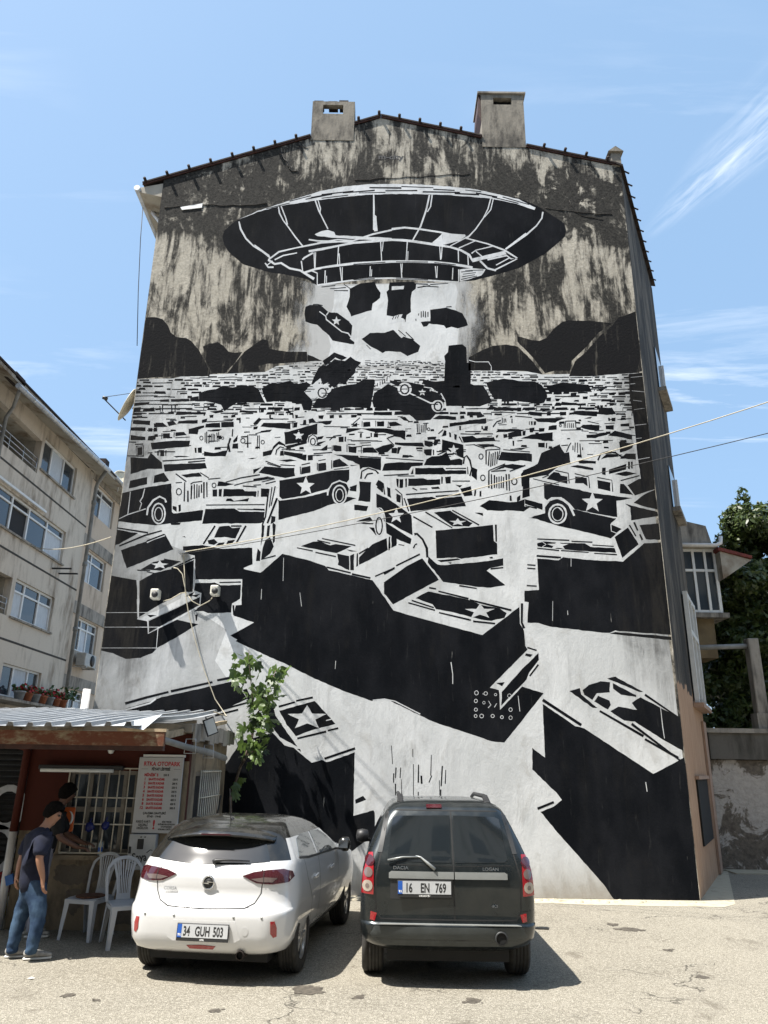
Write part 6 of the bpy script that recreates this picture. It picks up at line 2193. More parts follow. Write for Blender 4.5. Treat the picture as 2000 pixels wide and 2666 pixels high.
# things hung on the window grille
hc = thing('orange_card', 'orange card with a white crescent hung on the window bars', 'card', (-4.0, gy - .03, 1.13))
MB().box(-4.05, -3.91, gy - .05, gy - .03, 1.13, 1.42).build('card', MAT['orange'], hc, bevel=.008)
m = MB(); pts = []
for k in range(13):
    an = R(-75 + k * 12.5); pts.append((-3.99 + .06 * math.cos(an), gy - .053, 1.29 + .085 * math.sin(an)))
m.tube(pts, [.003 + .013 * math.sin(math.pi * k / 12) for k in range(13)], 6); m.build('crescent', MAT['white_plain'], hc)
def bag(name, lab, c, r, seed):
    rg = random.Random(seed); m = MB(); vs, fs = [], []
    for i in range(9):
        for k in range(14):
            th_, ph = math.pi * i / 8, 2 * math.pi * k / 14
            q = 1 + .35 * noise.noise(Vector((math.cos(ph) * 1.7, math.sin(ph) * 1.7, i * .6 + seed * 3)))
            vs.append(Vector(c) + Vector((math.sin(th_) * math.cos(ph) * r[0] * q, math.sin(th_) * math.sin(ph) * r[1] * q, math.cos(th_) * r[2] * q)))
    for i in range(8):
        for k in range(14): fs.append((i * 14 + k, i * 14 + (k + 1) % 14, (i + 1) * 14 + (k + 1) % 14, (i + 1) * 14 + k))
    t_ = thing(name, lab, 'plastic bag', tuple(Vector(c) - Vector((0, 0, r[2]))), 'blue bags tied to the kiosk window bars')
    m.add(vs, fs, True).build('bag', MAT['blue_bag'], t_)
    MB().tube([Vector(c) + Vector((0, 0, r[2] * .8)), Vector(c) + Vector((.01, .02, r[2] + .05))], .008, 6).build('knot', MAT['blue_bag'], t_)
bag('plastic_bag', 'crumpled blue bag hung at the middle of the kiosk window bars', (-3.50, gy - .05, 1.21), (.055, .03, .05), 1)
bag('plastic_bag', 'dark blue bag hung next to the orange card', (-3.70, gy - .05, 1.19), (.06, .03, .055), 2)
bt = thing('water_bottle', 'small water bottle on the kiosk window sill', 'bottle', (-3.55, KY - .03, .856))
MB().lathe([(.001, 0), (.026, 0), (.028, .02), (.028, .13), (.012, .17), (.012, .19), (.001, .19)], (-3.55, KY - .03, .857), 'z', 12).build('bottle', plain('bottle_plastic', (.45, .55, .62), .15), bt)
MB().lathe([(.029, 0), (.029, .05)], (-3.55, KY - .03, .90), 'z', 12).build('paper_label', MAT['plate_blue'], bt)
# blue box on the corner post
bb = thing('letter_tag', 'small bright blue box fixed to the kiosk corner post', 'box', (-4.6, KY - .1, .52))
MB().obox((-4.60, KY - .115, .57), (.045, 0, .015), (0, .02, 0), (-.018, 0, .055)).build('box', plain('blue_box', (.01, .12, .42), .4), bb)

# dark shuttered shop front beyond the kiosk
SH = thing('roller_shutter', 'black roller shutter with white bubble graffiti left of the kiosk', 'shutter', (-7.3, 12.6, 0))
for k in range(27):
    z = .05 + k * .085
    MB().prism([(-9.6, 12.60, z), (-9.6, 12.575, z + .04), (-9.6, 12.60, z + .084), (-9.6, 12.62, z + .084), (-9.6, 12.62, z)], (4.45, 0, 0)).build('slat', MAT['shutter'], SH)
MB().box(-9.7, -5.1, 12.45, 12.7, 2.36, 2.62).build('hood', MAT['pipe_white'], SH, bevel=.03)
MB().box(-5.14, -5.0, 12.5, 12.66, 0, 2.35).build('guide_rail', MAT['shutter'], SH)
for (cx, cz, rx, rz, w_) in ((-5.78, 1.30, .25, .28, .05), (-5.85, .70, .25, .30, .05)):
    pts = [(cx + rx * math.cos(t_ * .35), 12.558, cz + rz * math.sin(t_ * .35)) for t_ in range(19)]
    m = MB(); vs = []
    for i, p in enumerate(pts):
        d = Vector(p) - Vector((cx, 12.558, cz)); d.normalize(); vs += [Vector(p) - d * w_, Vector(p) + d * w_]
    m.add(vs, [(2 * i, 2 * i + 1, 2 * i + 3, 2 * i + 2) for i in range(18)]); m.build('graffiti', MAT['graffiti'], SH, recalc=False)
sc_ = thing('scrawl_line', 'thin yellow scribble sprayed low on the black shutter', 'graffiti', (-5.4, 12.55, .9))
rg = random.Random(4); pts = [(-5.62 + k * .02, 12.556, 1.0 + rg.uniform(-.16, .2)) for k in range(26)]
MB().tube(pts, .005, 4).build('scribble', plain('yellow_spray', (.20, .17, .02), .7), sc_)
# red and yellow crates at the left edge
for k, (mt, z, lab) in enumerate((('yellow_plastic', 0.0, 'yellow crate at the bottom of the stack by the shutter'), ('red_plastic', .27, 'red crate on top of the yellow one by the shutter'))):
    t_ = thing('crate', lab, 'crate', (-5.28, 11.3, z), 'crates by the shutter')
    x0, x1, y0, y1 = -5.62, -5.1, 11.1, 11.5
    m = MB().box(x0, x1, y0, y1, z + .002, z + .02)
    m.build('base', MAT[mt], t_)
    for j in range(4):
        zz = z + .022 + j * .06
        MB().box(x0, x1, y0, y0 + .015, zz, zz + .045).box(x0, x1, y1 - .015, y1, zz, zz + .045).box(x0, x0 + .015, y0 + .0155, y1 - .0155, zz, zz + .045).box(x1 - .015, x1, y0 + .0155, y1 - .0155, zz, zz + .045).build('side', MAT[mt], t_)
    for xx, yy in ((x0, y0), (x1, y0), (x0, y1), (x1, y1)):
        MB().box(xx - .012, xx + .012, yy - .012, yy + .012, z + .0, z + .262).build('corner', MAT[mt], t_)

# white standpipe against the mural wall
sp_ = thing('standpipe', 'white plastic pipe standing against the left edge of the mural wall', 'pipe', (-5.02, WY - .06, 0))
MB().tube([(-5.05, WY - .08, 0), (-5.03, WY - .08, 3.16)], .065, 12).build('pipe', MAT['pipe_white'], sp_)
MB().lathe([(.066, 0), (.08, .01), (.08, .10), (.066, .11)], (-5.05, WY - .08, 2.55), 'z', 12).build('collar', MAT['pipe_white'], sp_)

# ---------------------------------------------------------------- lamps and cables on the mural wall
def wall_lamp(lab, c):
    c = Vector(c)
    t_ = thing('wall_lamp', lab, 'lamp', tuple(c), 'cream floodlights on the mural wall')
    MB().box(c.x - .07, c.x + .08, WY - .24, WY - .05, c.z - .08, c.z + .10).build('body', MAT['lamp_body'], t_, bevel=.025, seg=2)
    MB().lathe([(.001, 0), (.055, 0), (.055, .02), (.001, .02)], (c.x + .02, WY - .262, c.z - .01), 'y', 16).build('lens', MAT['ink_black'], t_)
    MB().box(c.x - .03, c.x + .03, WY - .05, WY - .002, c.z - .03, c.z + .03).build('bracket', MAT['metal'], t_)
wall_lamp('cream floodlight on the left of the pair on the mural', (-4.03, 0, 4.80))
wall_lamp('cream floodlight on the right of the pair on the mural', (-2.98, 0, 4.88))
def sag(p0, p1, s, n=18):
    p0, p1 = Vector(p0), Vector(p1)
    return [p0.lerp(p1, k / n) - Vector((0, 0, s * 4 * (k / n) * (1 - k / n))) for k in range(n + 1)]
an = aty(478, 1437, WY - .18)
def cable(name, lab, pts, r, mat):
    o = MB().tube(pts, r, 6).build(name, mat, None, origin=pts[0]); tag(o, lab, 'cable'); return o
cable('overhead_cable', 'pale overhead cable, the higher of the two crossing the mural', sag(an, aty(2080, 1020, 9.0), .22), .0075, MAT['cable_pale'])
cable('overhead_cable', 'dark overhead cable, the lower of the two crossing the mural', sag(an + Vector((.02, 0, -.03)), aty(2080, 1108, 9.5), .12), .006, MAT['cable'])
cable('overhead_cable', 'thin pale cable running from the apartment block to the mural wall', sag((-12.0, 24.0, 8.9), aty(290, 1398, WY + .05), .25), .010, MAT['cable_pale'])
cable('drop_cable', 'loose pale cable hanging down the mural to the kiosk roof', [aty(x, y, WY - .06) for x, y in ((478, 1440), (481, 1500), (483, 1545), (490, 1590), (505, 1655), (530, 1740), (560, 1820), (590, 1865))] + [Vector((-2.62, 12.2, 2.75))], .009, MAT['cable_pale'])
cable('lamp_cable', 'short white cable looping to the left floodlight', [aty(x, y, WY - .05) for x, y in ((425, 1565), (445, 1560), (470, 1545), (484, 1542))], .009, MAT['cable_pale'])
cable('lamp_cable', 'short white cable looping to the right floodlight', [aty(x, y, WY - .05) for x, y in ((484, 1542), (500, 1565), (522, 1577), (545, 1565), (553, 1556))], .009, MAT['cable_pale'])
cable('lamp_cable', 'white cable looping from the bracket above the floodlights', [aty(x, y, WY - .08) for x, y in ((452, 1478), (462, 1480), (475, 1495), (481, 1525), (484, 1542))], .010, MAT['cable_pale'])
cable('wall_cable', 'thin black wire hanging down left of the gable', [aty(x, y, WY + .3) for x, y in ((372, 540), (366, 620), (360, 760), (357, 900))], .008, MAT['cable'])
br = tag(MB().box(an.x - .09, an.x + .05, WY - .2, WY - .005, an.z - .02, an.z + .02).build('cable_bracket', MAT['metal'], None, origin=(an.x, WY, an.z)), 'small metal bracket holding the overhead cables on the mural', 'bracket')

# ---------------------------------------------------------------- fig sapling growing by the kiosk
FG = thing('fig_sapling', 'leafy fig sapling growing up the mural wall beside the kiosk', 'plant', (-2.25, 12.75, 0))
def P(x, y, Y): return aty(x, y, Y)
st = [[Vector((-2.28, 12.95, 0)), P(600, 2080, 12.9), P(625, 2000, 12.85), P(655, 1930, 12.8), P(668, 1860, 12.75)],
      [P(655, 1930, 12.8), P(660, 1850, 12.75), P(655, 1790, 12.7), P(648, 1720, 12.65), P(648, 1690, 12.6)],
      [P(668, 1860, 12.75), P(690, 1830, 12.7), P(705, 1790, 12.65), P(718, 1745, 12.6)],
      [P(625, 2000, 12.85), P(650, 1960, 12.7), P(675, 1950, 12.6)], [P(612, 2050, 12.85), P(625, 2030, 12.7)]]
for k, s in enumerate(st):
    MB().tube(s, [.03, .026, .022, .018, .012][:len(s)] if k == 0 else [.014, .011, .008, .006, .004][:len(s)], 7).build('stem', MAT['bark'], FG)
def fig_leaf(seed):
    rg = random.Random(seed); out = []
    lobes = [(-130, .45), (-100, .78), (-72, .62), (-48, 1.0), (-34, .98), (-20, .68), (-8, 1.08), (8, 1.08), (20, .68), (34, .98), (48, 1.0), (72, .62), (100, .78), (130, .45)]
    for a_, r_ in lobes:
        an_ = R(a_); out.append(Vector((math.sin(an_) * r_ * .8, .25 + math.cos(an_) * r_, 0)))
    out.append(Vector((0, -.02, 0)))
    vs = [Vector((0, .35, .0))] + [v + Vector((0, 0, -.22 * (v.x ** 2) + rg.uniform(-.04, .04) - .12 * v.y * v.y)) for v in out]
    n = len(out)
    return MB().add(vs, [(0, 1 + i, 1 + (i + 1) % n) for i in range(n)])
leafm = []
for s in range(3):
    o = fig_leaf(s).build('leaf', MAT['fig'], FG, origin=(0, 0, 0), recalc=False); leafm.append(o)
rg = random.Random(12)
spots = []
for (cx, cy, sx, sy, n) in ((648, 1715, 16, 18, 10), (620, 1755, 18, 26, 11), (660, 1780, 26, 26, 16), (722, 1770, 15, 34, 16), (700, 1810, 22, 28, 14), (670, 1850, 30, 30, 16), (650, 1905, 30, 24, 16), (690, 1880, 20, 24, 9), (660, 1955, 18, 18, 12), (672, 1935, 18, 14, 6), (628, 2030, 12, 16, 4), (610, 2042, 10, 14, 3)):
    for _ in range(int(n * 1.55)): spots.append((rg.gauss(cx, sx * .75), rg.gauss(cy, sy * .75)))
FGL = Vector(FG.location)
for k, (x, y) in enumerate(spots):
    o = leafm[k] if k < 3 else leafm[k % 3].copy()
    if k >= 3: COL.objects.link(o); o.name = 'leaf'
    p = P(x, y, rg.uniform(12.35, 12.95))
    o.location = p - FGL
    s = rg.uniform(.055, .15)
    o.scale = (s, s, s)
    o.rotation_euler = (R(rg.gauss(-50, 35)), R(rg.gauss(0, 30)), R(rg.uniform(100, 260)))

# ---------------------------------------------------------------- cars
def lerp_tab(tab, z):
    if z <= tab[0][0]: return tab[0][1:]
    for a, b in zip(tab, tab[1:]):
        if z <= b[0]:
            t_ = (z - a[0]) / (b[0] - a[0])
            return [u + (v - u) * t_ for u, v in zip(a[1:], b[1:])]
    return tab[-1][1:]
def ring(z, w, yr, yf, rr, rf, bulge, n_end=14, n_c=7, n_side=26):
    """plan outline of the body at height z: bowed rear, rounded corners, straight flanks"""
    pts = []
    rr = min(rr, w * .95, (yf - yr) * .45); rf = min(rf, w * .95, (yf - yr) * .45)
    def ye(x): return yr + bulge * (abs(x) / w) ** 2.2
    def yfe(x): return yf - bulge * 2.0 * (abs(x) / w) ** 2.2
    for i in range(n_end + 1):
        x = -(w - rr) + 2 * (w - rr) * i / n_end; pts.append((x, ye(x)))
    yb = ye(w - rr)
    for i in range(1, n_c + 1):
        a = math.pi / 2 * i / n_c; pts.append((w - rr + rr * math.sin(a), yb + rr * (1 - math.cos(a))))
    yt = yfe(w - rf)
    for i in range(1, n_side): pts.append((w, yb + rr + (yt - rf - yb - rr) * i / n_side))
    for i in range(0, n_c + 1):
        a = math.pi / 2 * i / n_c; pts.append((w - rf + rf * math.cos(a), yt - rf + rf * math.sin(a)))
    for i in range(1, n_end):
        x = (w - rf) - 2 * (w - rf) * i / n_end; pts.append((x, yfe(x)))
    for i in range(n_c, -1, -1):
        a = math.pi / 2 * i / n_c; pts.append((-(w - rf + rf * math.cos(a)), yt - rf + rf * math.sin(a)))
    for i in range(n_side - 1, 0, -1): pts.append((-w, yb + rr + (yt - rf - yb - rr) * i / n_side))
    for i in range(n_c, 0, -1):
        a = math.pi / 2 * i / n_c; pts.append((-(w - rr + rr * math.sin(a)), yb + rr * (1 - math.cos(a))))
    return [Vector((x, y, z)) for x, y in pts]
def loft(tab, zs):
    m = MB(); rings = [ring(z, *lerp_tab(tab, z)) for z in zs]; n = len(rings[0])
    for r_ in rings: m.v += r_
    for j in range(len(rings) - 1):
        for i in range(n):
            m.f.append((j * n + i, j * n + (i + 1) % n, (j + 1) * n + (i + 1) % n, (j + 1) * n + i)); m.sm.append(True)
    m.f.append(list(range(n))[::-1]); m.sm.append(True)
    o = (len(rings) - 1) * n
    m.f.append([o + i for i in range(n)]); m.sm.append(True)
    return m
def cut_arches(o, centres, r):
    for (y, z) in centres:
        cm = MB().lathe([(.001, -1.3), (r, -1.3), (r, 1.3), (.001, 1.3)], (0, y, z), 'x', 40, False)
        co = cm.build('cutter', None, None, origin=(0, 0, 0))
        b = bmesh.new(); b.from_mesh(co.data); bmesh.ops.remove_doubles(b, verts=b.verts, dist=.003)
        bmesh.ops.holes_fill(b, edges=b.edges); bmesh.ops.recalc_face_normals(b, faces=b.faces); b.to_mesh(co.data); b.free()
        md = o.modifiers.new('arch', 'BOOLEAN'); md.operation = 'DIFFERENCE'; md.object = co; md.solver = 'EXACT'
        bpy.context.view_layer.update()
        me = bpy.data.meshes.new_from_object(o.evaluated_get(bpy.context.evaluated_depsgraph_get()))
        o.modifiers.clear(); o.data = me
        bpy.data.objects.remove(co)
class Car:
    def __init__(s, name, label, loc, yaw):
        s.t = thing(name, label, 'car', loc, None, -yaw, local=True)
        s.t['_local'] = 1
    def add(s, name, mb, mat, parent=None, bevel=0.0, seg=1, recalc=True):
        return mb.build(name, mat, parent or s.t, origin=(0, 0, 0), bevel=bevel, seg=seg, recalc=recalc)
    def set_body(s, o):
        b = bmesh.new(); b.from_mesh(o.data); s.bvh = BVHTree.FromBMesh(b); b.free()
    def hit(s, axis, a, b):
        if axis == 'rear': r_ = s.bvh.ray_cast(Vector((a, -2, b)), Vector((0, 1, 0)))
        elif axis == 'front': r_ = s.bvh.ray_cast(Vector((a, 8, b)), Vector((0, -1, 0)))
        elif axis == 'right': r_ = s.bvh.ray_cast(Vector((3, a, b)), Vector((-1, 0, 0)))
        elif axis == 'left': r_ = s.bvh.ray_cast(Vector((-3, a, b)), Vector((1, 0, 0)))
        else: r_ = s.bvh.ray_cast(Vector((a, b, 4)), Vector((0, 0, -1)))
        return r_
    def decal(s, name, axis, outline, mat, off=.004, h=.05, parent=None, rim=True, smooth=True):
        """panel that follows the body surface: outline in the plane facing the axis"""
        pts = []
        n = len(outline)
        for i in range(n):
            p, q = Vector(outline[i]), Vector(outline[(i + 1) % n]); k = max(1, int((q - p).length / h))
            for j in range(k): pts.append(p.lerp(q, j / k))
        nb = len(pts)
        xs = [p.x for p in pts]; ys = [p.y for p in pts]
        def inside(x, y):
            c = False
            for i in range(nb):
                a, b = pts[i], pts[i - 1]
                if (a.y > y) != (b.y > y) and x < (b.x - a.x) * (y - a.y) / (b.y - a.y) + a.x: c = not c
            return c
        x = min(xs) + h * .5; grid = []
        while x < max(xs):
            y = min(ys) + h * .5
            while y < max(ys):
                if inside(x, y) and min((Vector((x, y)) - p).length for p in pts) > h * .4: grid.append(Vector((x, y)))
                y += h
            x += h
        vs2, es, fs, *_ = delaunay_2d_cdt(pts + grid, [(i, (i + 1) % nb) for i in range(nb)], [], 1, 1e-6)
        V, Nn = [], []
        for v in vs2:
            r_ = s.hit(axis, v.x, v.y)
            if r_[0] is None:
                V.append(None); Nn.append(None); continue
            nn = r_[1]
            V.append(r_[0]); Nn.append(nn)
        F = [f for f in fs if all(V[i] is not None for i in f)]
        m = MB(); idx = {}
        vs = []
        for i in range(len(vs2)):
            if V[i] is not None:
                idx[i] = len(vs); vs.append(V[i] + Nn[i] * off)
        faces = [tuple(idx[i] for i in f) for f in F]
        m.add(vs, faces, smooth)
        if rim:
            cnt = {}
            for f in F:
                for a, b in zip(f, f[1:] + f[:1]):
                    k = (min(a, b), max(a, b)); cnt[k] = cnt.get(k, 0) + 1
            for (a, b), c in cnt.items():
                if c == 1: m.add([V[a] + Nn[a] * off, V[b] + Nn[b] * off, V[b] - Nn[b] * .004, V[a] - Nn[a] * .004], [(0, 1, 2, 3)])
        return s.add(name, m, mat, parent)
    def seam(s, axis, pts, w=.008, off=.0015, mat='seam', name='panel_gap', parent=None):
        m = MB(); V = []
        P2 = []
        for a, b in zip(pts, pts[1:]):
            a, b = Vector(a), Vector(b); k = max(1, int((b - a).length / .04))
            P2 += [a.lerp(b, j / k) for j in range(k)]
        P2.append(Vector(pts[-1]))
        L = []
        for i, p in enumerate(P2):
            d = (P2[min(i + 1, len(P2) - 1)] - P2[max(i - 1, 0)]).normalized(); q = Vector((-d.y, d.x)) * w / 2
            r1, r2 = s.hit(axis, *(p + q)), s.hit(axis, *(p - q))
            if r1[0] is None or r2[0] is None: continue
            L.append((r1[0] + r1[1] * off, r2[0] + r2[1] * off))
        vs = [v for pr in L for v in pr]
        m.add(vs, [(2 * i, 2 * i + 1, 2 * i + 3, 2 * i + 2) for i in range(len(L) - 1)], True)
        return s.add(name, m, MAT[mat], parent, recalc=False)
    def wheel(s, x, y, r, wd, spokes=5, steer=0.0):
        sg = 1 if x > 0 else -1
        x0, x1 = -wd / 2, wd / 2
        prof = [(r * .62, x0), (r * .90, x0 - .004), (r * .97, x0 + .012), (r, x0 + .03)]
        for k in range(4):
            a = x0 + .035 + k * (wd - .07) / 4
            prof += [(r, a), (r, a + (wd - .07) / 4 - .012), (r - .007, a + (wd - .07) / 4 - .010), (r - .007, a + (wd - .07) / 4 - .002)]
        prof += [(r, x1 - .03), (r * .97, x1 - .012), (r * .90, x1 + .004), (r * .62, x1)]
        t_ = s.add('wheel', MB().lathe([(.001, x0 + .02), (r * .62, x0 + .02), (r * .62, x1 - .05), (.001, x1 - .05)], (0, 0, 0), 'x', 28), MAT['ink_black'])
        t_.location = (x, y, r); t_.rotation_euler = (0, 0, steer)
        s.add('tyre', MB().lathe(prof, (0, 0, 0), 'x', 44), MAT['tyre'], t_)
        e = sg * (wd / 2 - .01)
        m = MB().lathe([(r * .64, e - sg * .05), (r * .64, e + sg * .004), (r * .585, e + sg * .002), (r * .57, e - sg * .03)], (0, 0, 0), 'x', 36)
        for k in range(spokes):
            an = 2 * math.pi * k / spokes
            for da in (-.16, .16):
                c = Vector((e - sg * .012, math.cos(an + da * .6) * r * .33, math.sin(an + da * .6) * r * .33))
                d = Vector((0, math.cos(an + da * .25), math.sin(an + da * .25))); q = Vector((0, -d.z, d.y))
                m.obox(c, Vector((.010, 0, 0)), q * .013, d * r * .27)
        m.lathe([(.001, e + sg * .006), (.035, e + sg * .004), (.06, e - sg * .02), (.06, e - sg * .04)], (0, 0, 0), 'x', 20)
        s.add('rim', m, MAT['alloy'], t_)
        s.add('brake_disc', MB().lathe([(.001, e - sg * .06), (r * .45, e - sg * .06), (r * .45, e - sg * .07)], (0, 0, 0), 'x', 24), MAT['metal'], t_)
        return t_
    def plate(s, x, y, z, tilt, txt, groups, under, ink='ink_black', surround=.018, border=True):
        """Turkish style plate: blue strip with TR, black characters, dealer frame"""
        W_, H_ = .52, .112
        M = Matrix.Translation((x, y, z)) @ Matrix.Rotation(R(90) - tilt, 4, 'X')
        def bx(a, b, c, d, e, f): return MB().add([M @ Vector(v) for v in ((a, c, e), (b, c, e), (b, d, e), (a, d, e), (a, c, f), (b, c, f), (b, d, f), (a, d, f))], [(0, 3, 2, 1), (4, 5, 6, 7), (0, 1, 5, 4), (1, 2, 6, 5), (2, 3, 7, 6), (3, 0, 4, 7)])
        p = s.add('number_plate', bx(-W_ / 2 - .008, W_ / 2 + .008, -H_ / 2 - .030, H_ / 2 + .008, 0, .012), MAT['ink_black'], bevel=.003)
        s.add('plate_face', bx(-W_ / 2, W_ / 2, -H_ / 2, H_ / 2, .0121, .0145), MAT['plate'], p)
        s.add('plate_strip', bx(-W_ / 2, -W_ / 2 + .044, -H_ / 2, H_ / 2, .0146, .0155), MAT['plate_blue'], p)
        lettering('TR', .03, M @ Matrix.Translation((-W_ / 2 + .005, -H_ / 2 + .012, .0162)), MAT['white_plain'], p, 'lettering', bold=.0006)
        for (gx, gs) in groups:
            lettering(gs, .112, M @ Matrix.Translation((gx, -.040, .0155)), MAT['ink_black'], p, 'lettering', 'LEFT', .0030, .64, 1.0)
        lettering(under, .020, M @ Matrix.Translation((0, -H_ / 2 - .023, .0130)), MAT['white_plain'], p, 'lettering', 'CENTER', .0006)
        return p

# --- white hatchback
yaw = R(7.8)
CA = Car('hatchback_car', 'white hatchback with black roof and smoked tail lights parked nose to the wall', (-1.68, 8.06, 0), yaw)
CA.t.scale = (.955, 1, 1)
# z, half width, rear y, front y, rear radius, front radius, bulge
tab = [(.245, .70, .16, 3.86, .22, .35, .05), (.285, .80, .06, 3.96, .26, .38, .06), (.36, .845, .015, 4.02, .28, .40, .07), (.50, .87, .0, 4.04, .30, .42, .08), (.60, .878, .0, 4.04, .30, .42, .085),
       (.632, .88, .014, 4.03, .30, .42, .09), (.66, .882, .062, 4.02, .30, .42, .09), (.78, .880, .098, 3.99, .32, .44, .09), (.86, .872, .094, 3.92, .33, .45, .09), (.93, .860, .098, 3.70, .34, .46, .09), (.99, .845, .125, 3.30, .34, .46, .09),
       (1.03, .830, .155, 2.98, .32, .44, .085), (1.06, .815, .18, 2.86, .31, .42, .08), (1.15, .765, .25, 2.62, .29, .38, .07), (1.25, .705, .335, 2.34, .27, .34, .06), (1.33, .650, .42, 2.08, .25, .32, .05), (1.38, .600, .55, 1.86, .24, .30, .05), (1.41, .53, .75, 1.66, .22, .28, .05), (1.43, .40, .98, 1.46, .2, .2, .03)]
zs = [.245, .26, .285, .32, .36, .43, .50, .56, .60, .618, .632, .646, .66, .72, .78, .82, .86, .90, .93, .96, .99, 1.01, 1.03, 1.06, 1.10, 1.15, 1.20, 1.25, 1.29, 1.33, 1.36, 1.38, 1.40, 1.41, 1.43]
body = CA.add('body', loft(tab, zs), MAT['car_white'])
CA.set_body(body)
AR = ((.72, .315), (3.26, .315))
# glass
rw = CA.decal('rear_window', 'rear', [(-.60, 1.055), (-.3, 1.030), (0, 1.022), (.3, 1.030), (.60, 1.055), (.575, 1.12), (.50, 1.24), (-.50, 1.24), (-.575, 1.12)], MAT['car_glass'], .005, .05)
for sd in ('right', 'left'):
    CA.decal('side_window', sd, [(.62, 1.075), (.98, 1.045), (1.36, 1.025), (1.40, 1.255), (1.0, 1.255), (.80, 1.225)], MAT['car_glass_pale'], .005, .06)
    CA.decal('side_window', sd, [(1.46, 1.02), (2.05, 1.0), (2.45, 1.0), (2.42, 1.05), (2.15, 1.17), (1.9, 1.24), (1.48, 1.255)], MAT['car_glass_pale'], .005, .06)
    CA.seam(sd, [(.60, 1.06), (.98, 1.03), (2.5, .985)], .02, .006, 'trim', 'window_trim')
    CA.seam(sd, [(1.41, 1.03), (1.42, .6), (1.38, .34)], .008)
    CA.seam(sd, [(2.50, .98), (2.46, .6), (2.42, .34)], .008)
    CA.seam(sd, [(.76, 1.05), (.80, .86), (1.03, .62), (1.06, .34)], .008)
    CA.seam(sd, [(1.06, .33), (2.85, .30)], .03, .003, 'trim', 'sill_trim')
    for yy in (1.16, 2.02):
        h_ = CA.hit(sd, yy, .83); sx = 1 if sd == 'right' else -1
        CA.add('door_handle', MB().obox(h_[0] + Vector((sx * .018, 0, 0)), (.012, 0, 0), (0, .085, .006), (0, 0, .014)), MAT['car_white'], bevel=.008, seg=2)
CA.decal('windscreen', 'front', [(-.68, 1.04), (.68, 1.04), (.56, 1.29), (-.56, 1.29)], MAT['car_glass'], .005, .07)
# hatch gap line, lamps
CA.seam('rear', [(-.545, .99), (-.56, .86), (-.55, .78), (-.50, .70), (-.40, .655), (0, .645), (.40, .655), (.50, .70), (.55, .78), (.56, .86), (.545, .99)], .009)
for sg in (-1, 1):
    o_ = [(sg * a, b) for a, b in ((.355, .932), (.46, .965), (.60, .985), (.74, .99), (.815, .965), (.835, .92), (.80, .875), (.66, .862), (.50, .872))]
    tl_ = CA.decal('tail_light', 'rear', o_, MAT['lens_dark'], .008, .035)
    o_ = [(sg * a, b) for a, b in ((.44, .908), (.58, .925), (.70, .918), (.66, .880), (.52, .884))]
    CA.decal('lens', 'rear', o_, MAT['lens_smoke'], .0105, .03, tl_)
    CA.seam('rear', [(sg * .565, .98), (sg * .575, .868)], .007, .011, 'seam', 'light_gap', tl_)
    o_ = [(sg * a, b) for a, b in ((.685, .555), (.725, .555), (.745, .50), (.745, .425), (.715, .415), (.69, .45))]
    CA.decal('reflector', 'rear', o_, MAT['lens_red'], .004, .03)
CA.decal('fog_light', 'rear', [(-.15, .335), (0, .342), (.15, .335), (.12, .305), (-.12, .305)], MAT['lens_red'], .006, .03)
CA.decal('plate_recess', 'rear', [(-.36, .40), (-.30, .55), (.34, .55), (.40, .40), (.34, .37), (-.30, .37)], MAT['car_white'], .0015, .05)
yb = CA.hit('rear', 0, .46)[0].y
CA.plate(.02, yb - .006, .462, R(4), '', [(-.200, '34'), (-.078, 'GUH'), (.108, '503')], 'OPEL')
# emblem, script, spoiler, wiper, aerial
h_ = CA.hit('rear', .005, .868)[0]
em = CA.add('emblem', MB().lathe([(.060, .0), (.066, .012), (.058, .018), (.050, .010)], h_ + Vector((0, -.012, 0)), 'y', 28), MAT['chrome'])
for v in em.data.vertices: v.co.y = 2 * (h_.y - .006) - v.co.y
CA.add('emblem_disc', MB().lathe([(.001, 0), (.052, 0), (.052, .008)], h_ + Vector((0, -.012, 0)), 'y', 24), MAT['ink_black'], em)
e0 = h_ + Vector((0, -.016, 0))
CA.add('emblem_bolt', MB().prism([e0 + Vector((-.075, 0, -.004)), e0 + Vector((.010, 0, -.012)), e0 + Vector((-.004, 0, .002)), e0 + Vector((.075, 0, .004)), e0 + Vector((-.010, 0, .014)), e0 + Vector((.004, 0, .0))], (0, -.006, 0)), MAT['chrome'], em)
h2 = CA.hit('rear', -.42, .80)[0]
lettering('CORSA', .042, frame_m(h2 + Vector((-.055, -.012, -.008)), (1, -.06, 0), (0, .1, 1)), MAT['metal'], CA.t, 'lettering', 'LEFT', .0015, 1.05)
m = MB()
prof = [(.60, 1.385), (.34, 1.345), (.205, 1.300), (.20, 1.285), (.235, 1.272), (.40, 1.262)]
nx = 20; vs, fs = [], []
for i in range(nx + 1):
    x = -.60 + 1.2 * i / nx; k = abs(x) / .60
    for (yy, zz) in prof: vs.append((x, yy + .16 * k ** 2.5 * (1 if yy < .5 else .2), zz - .055 * k ** 2.2))
n = len(prof)
for i in range(nx):
    for j in range(n - 1): fs.append((i * n + j, i * n + j + 1, (i + 1) * n + j + 1, (i + 1) * n + j))
fs += [tuple(range(n))[::-1], tuple(range(nx * n, nx * n + n))]
sp = CA.add('spoiler', m.add(vs, fs, True), MAT['car_black'])
CA.add('brake_light', MB().box(-.16, .16, .195, .21, 1.287, 1.300), MAT['lens_dark'], sp)
CA.add('wiper', MB().tube([(.02, .13, 1.045), (.05, .135, 1.06), (.12, .142, 1.065), (.40, .165, 1.062)], [.022, .020, .012, .006], 8), MAT['black_plastic'])
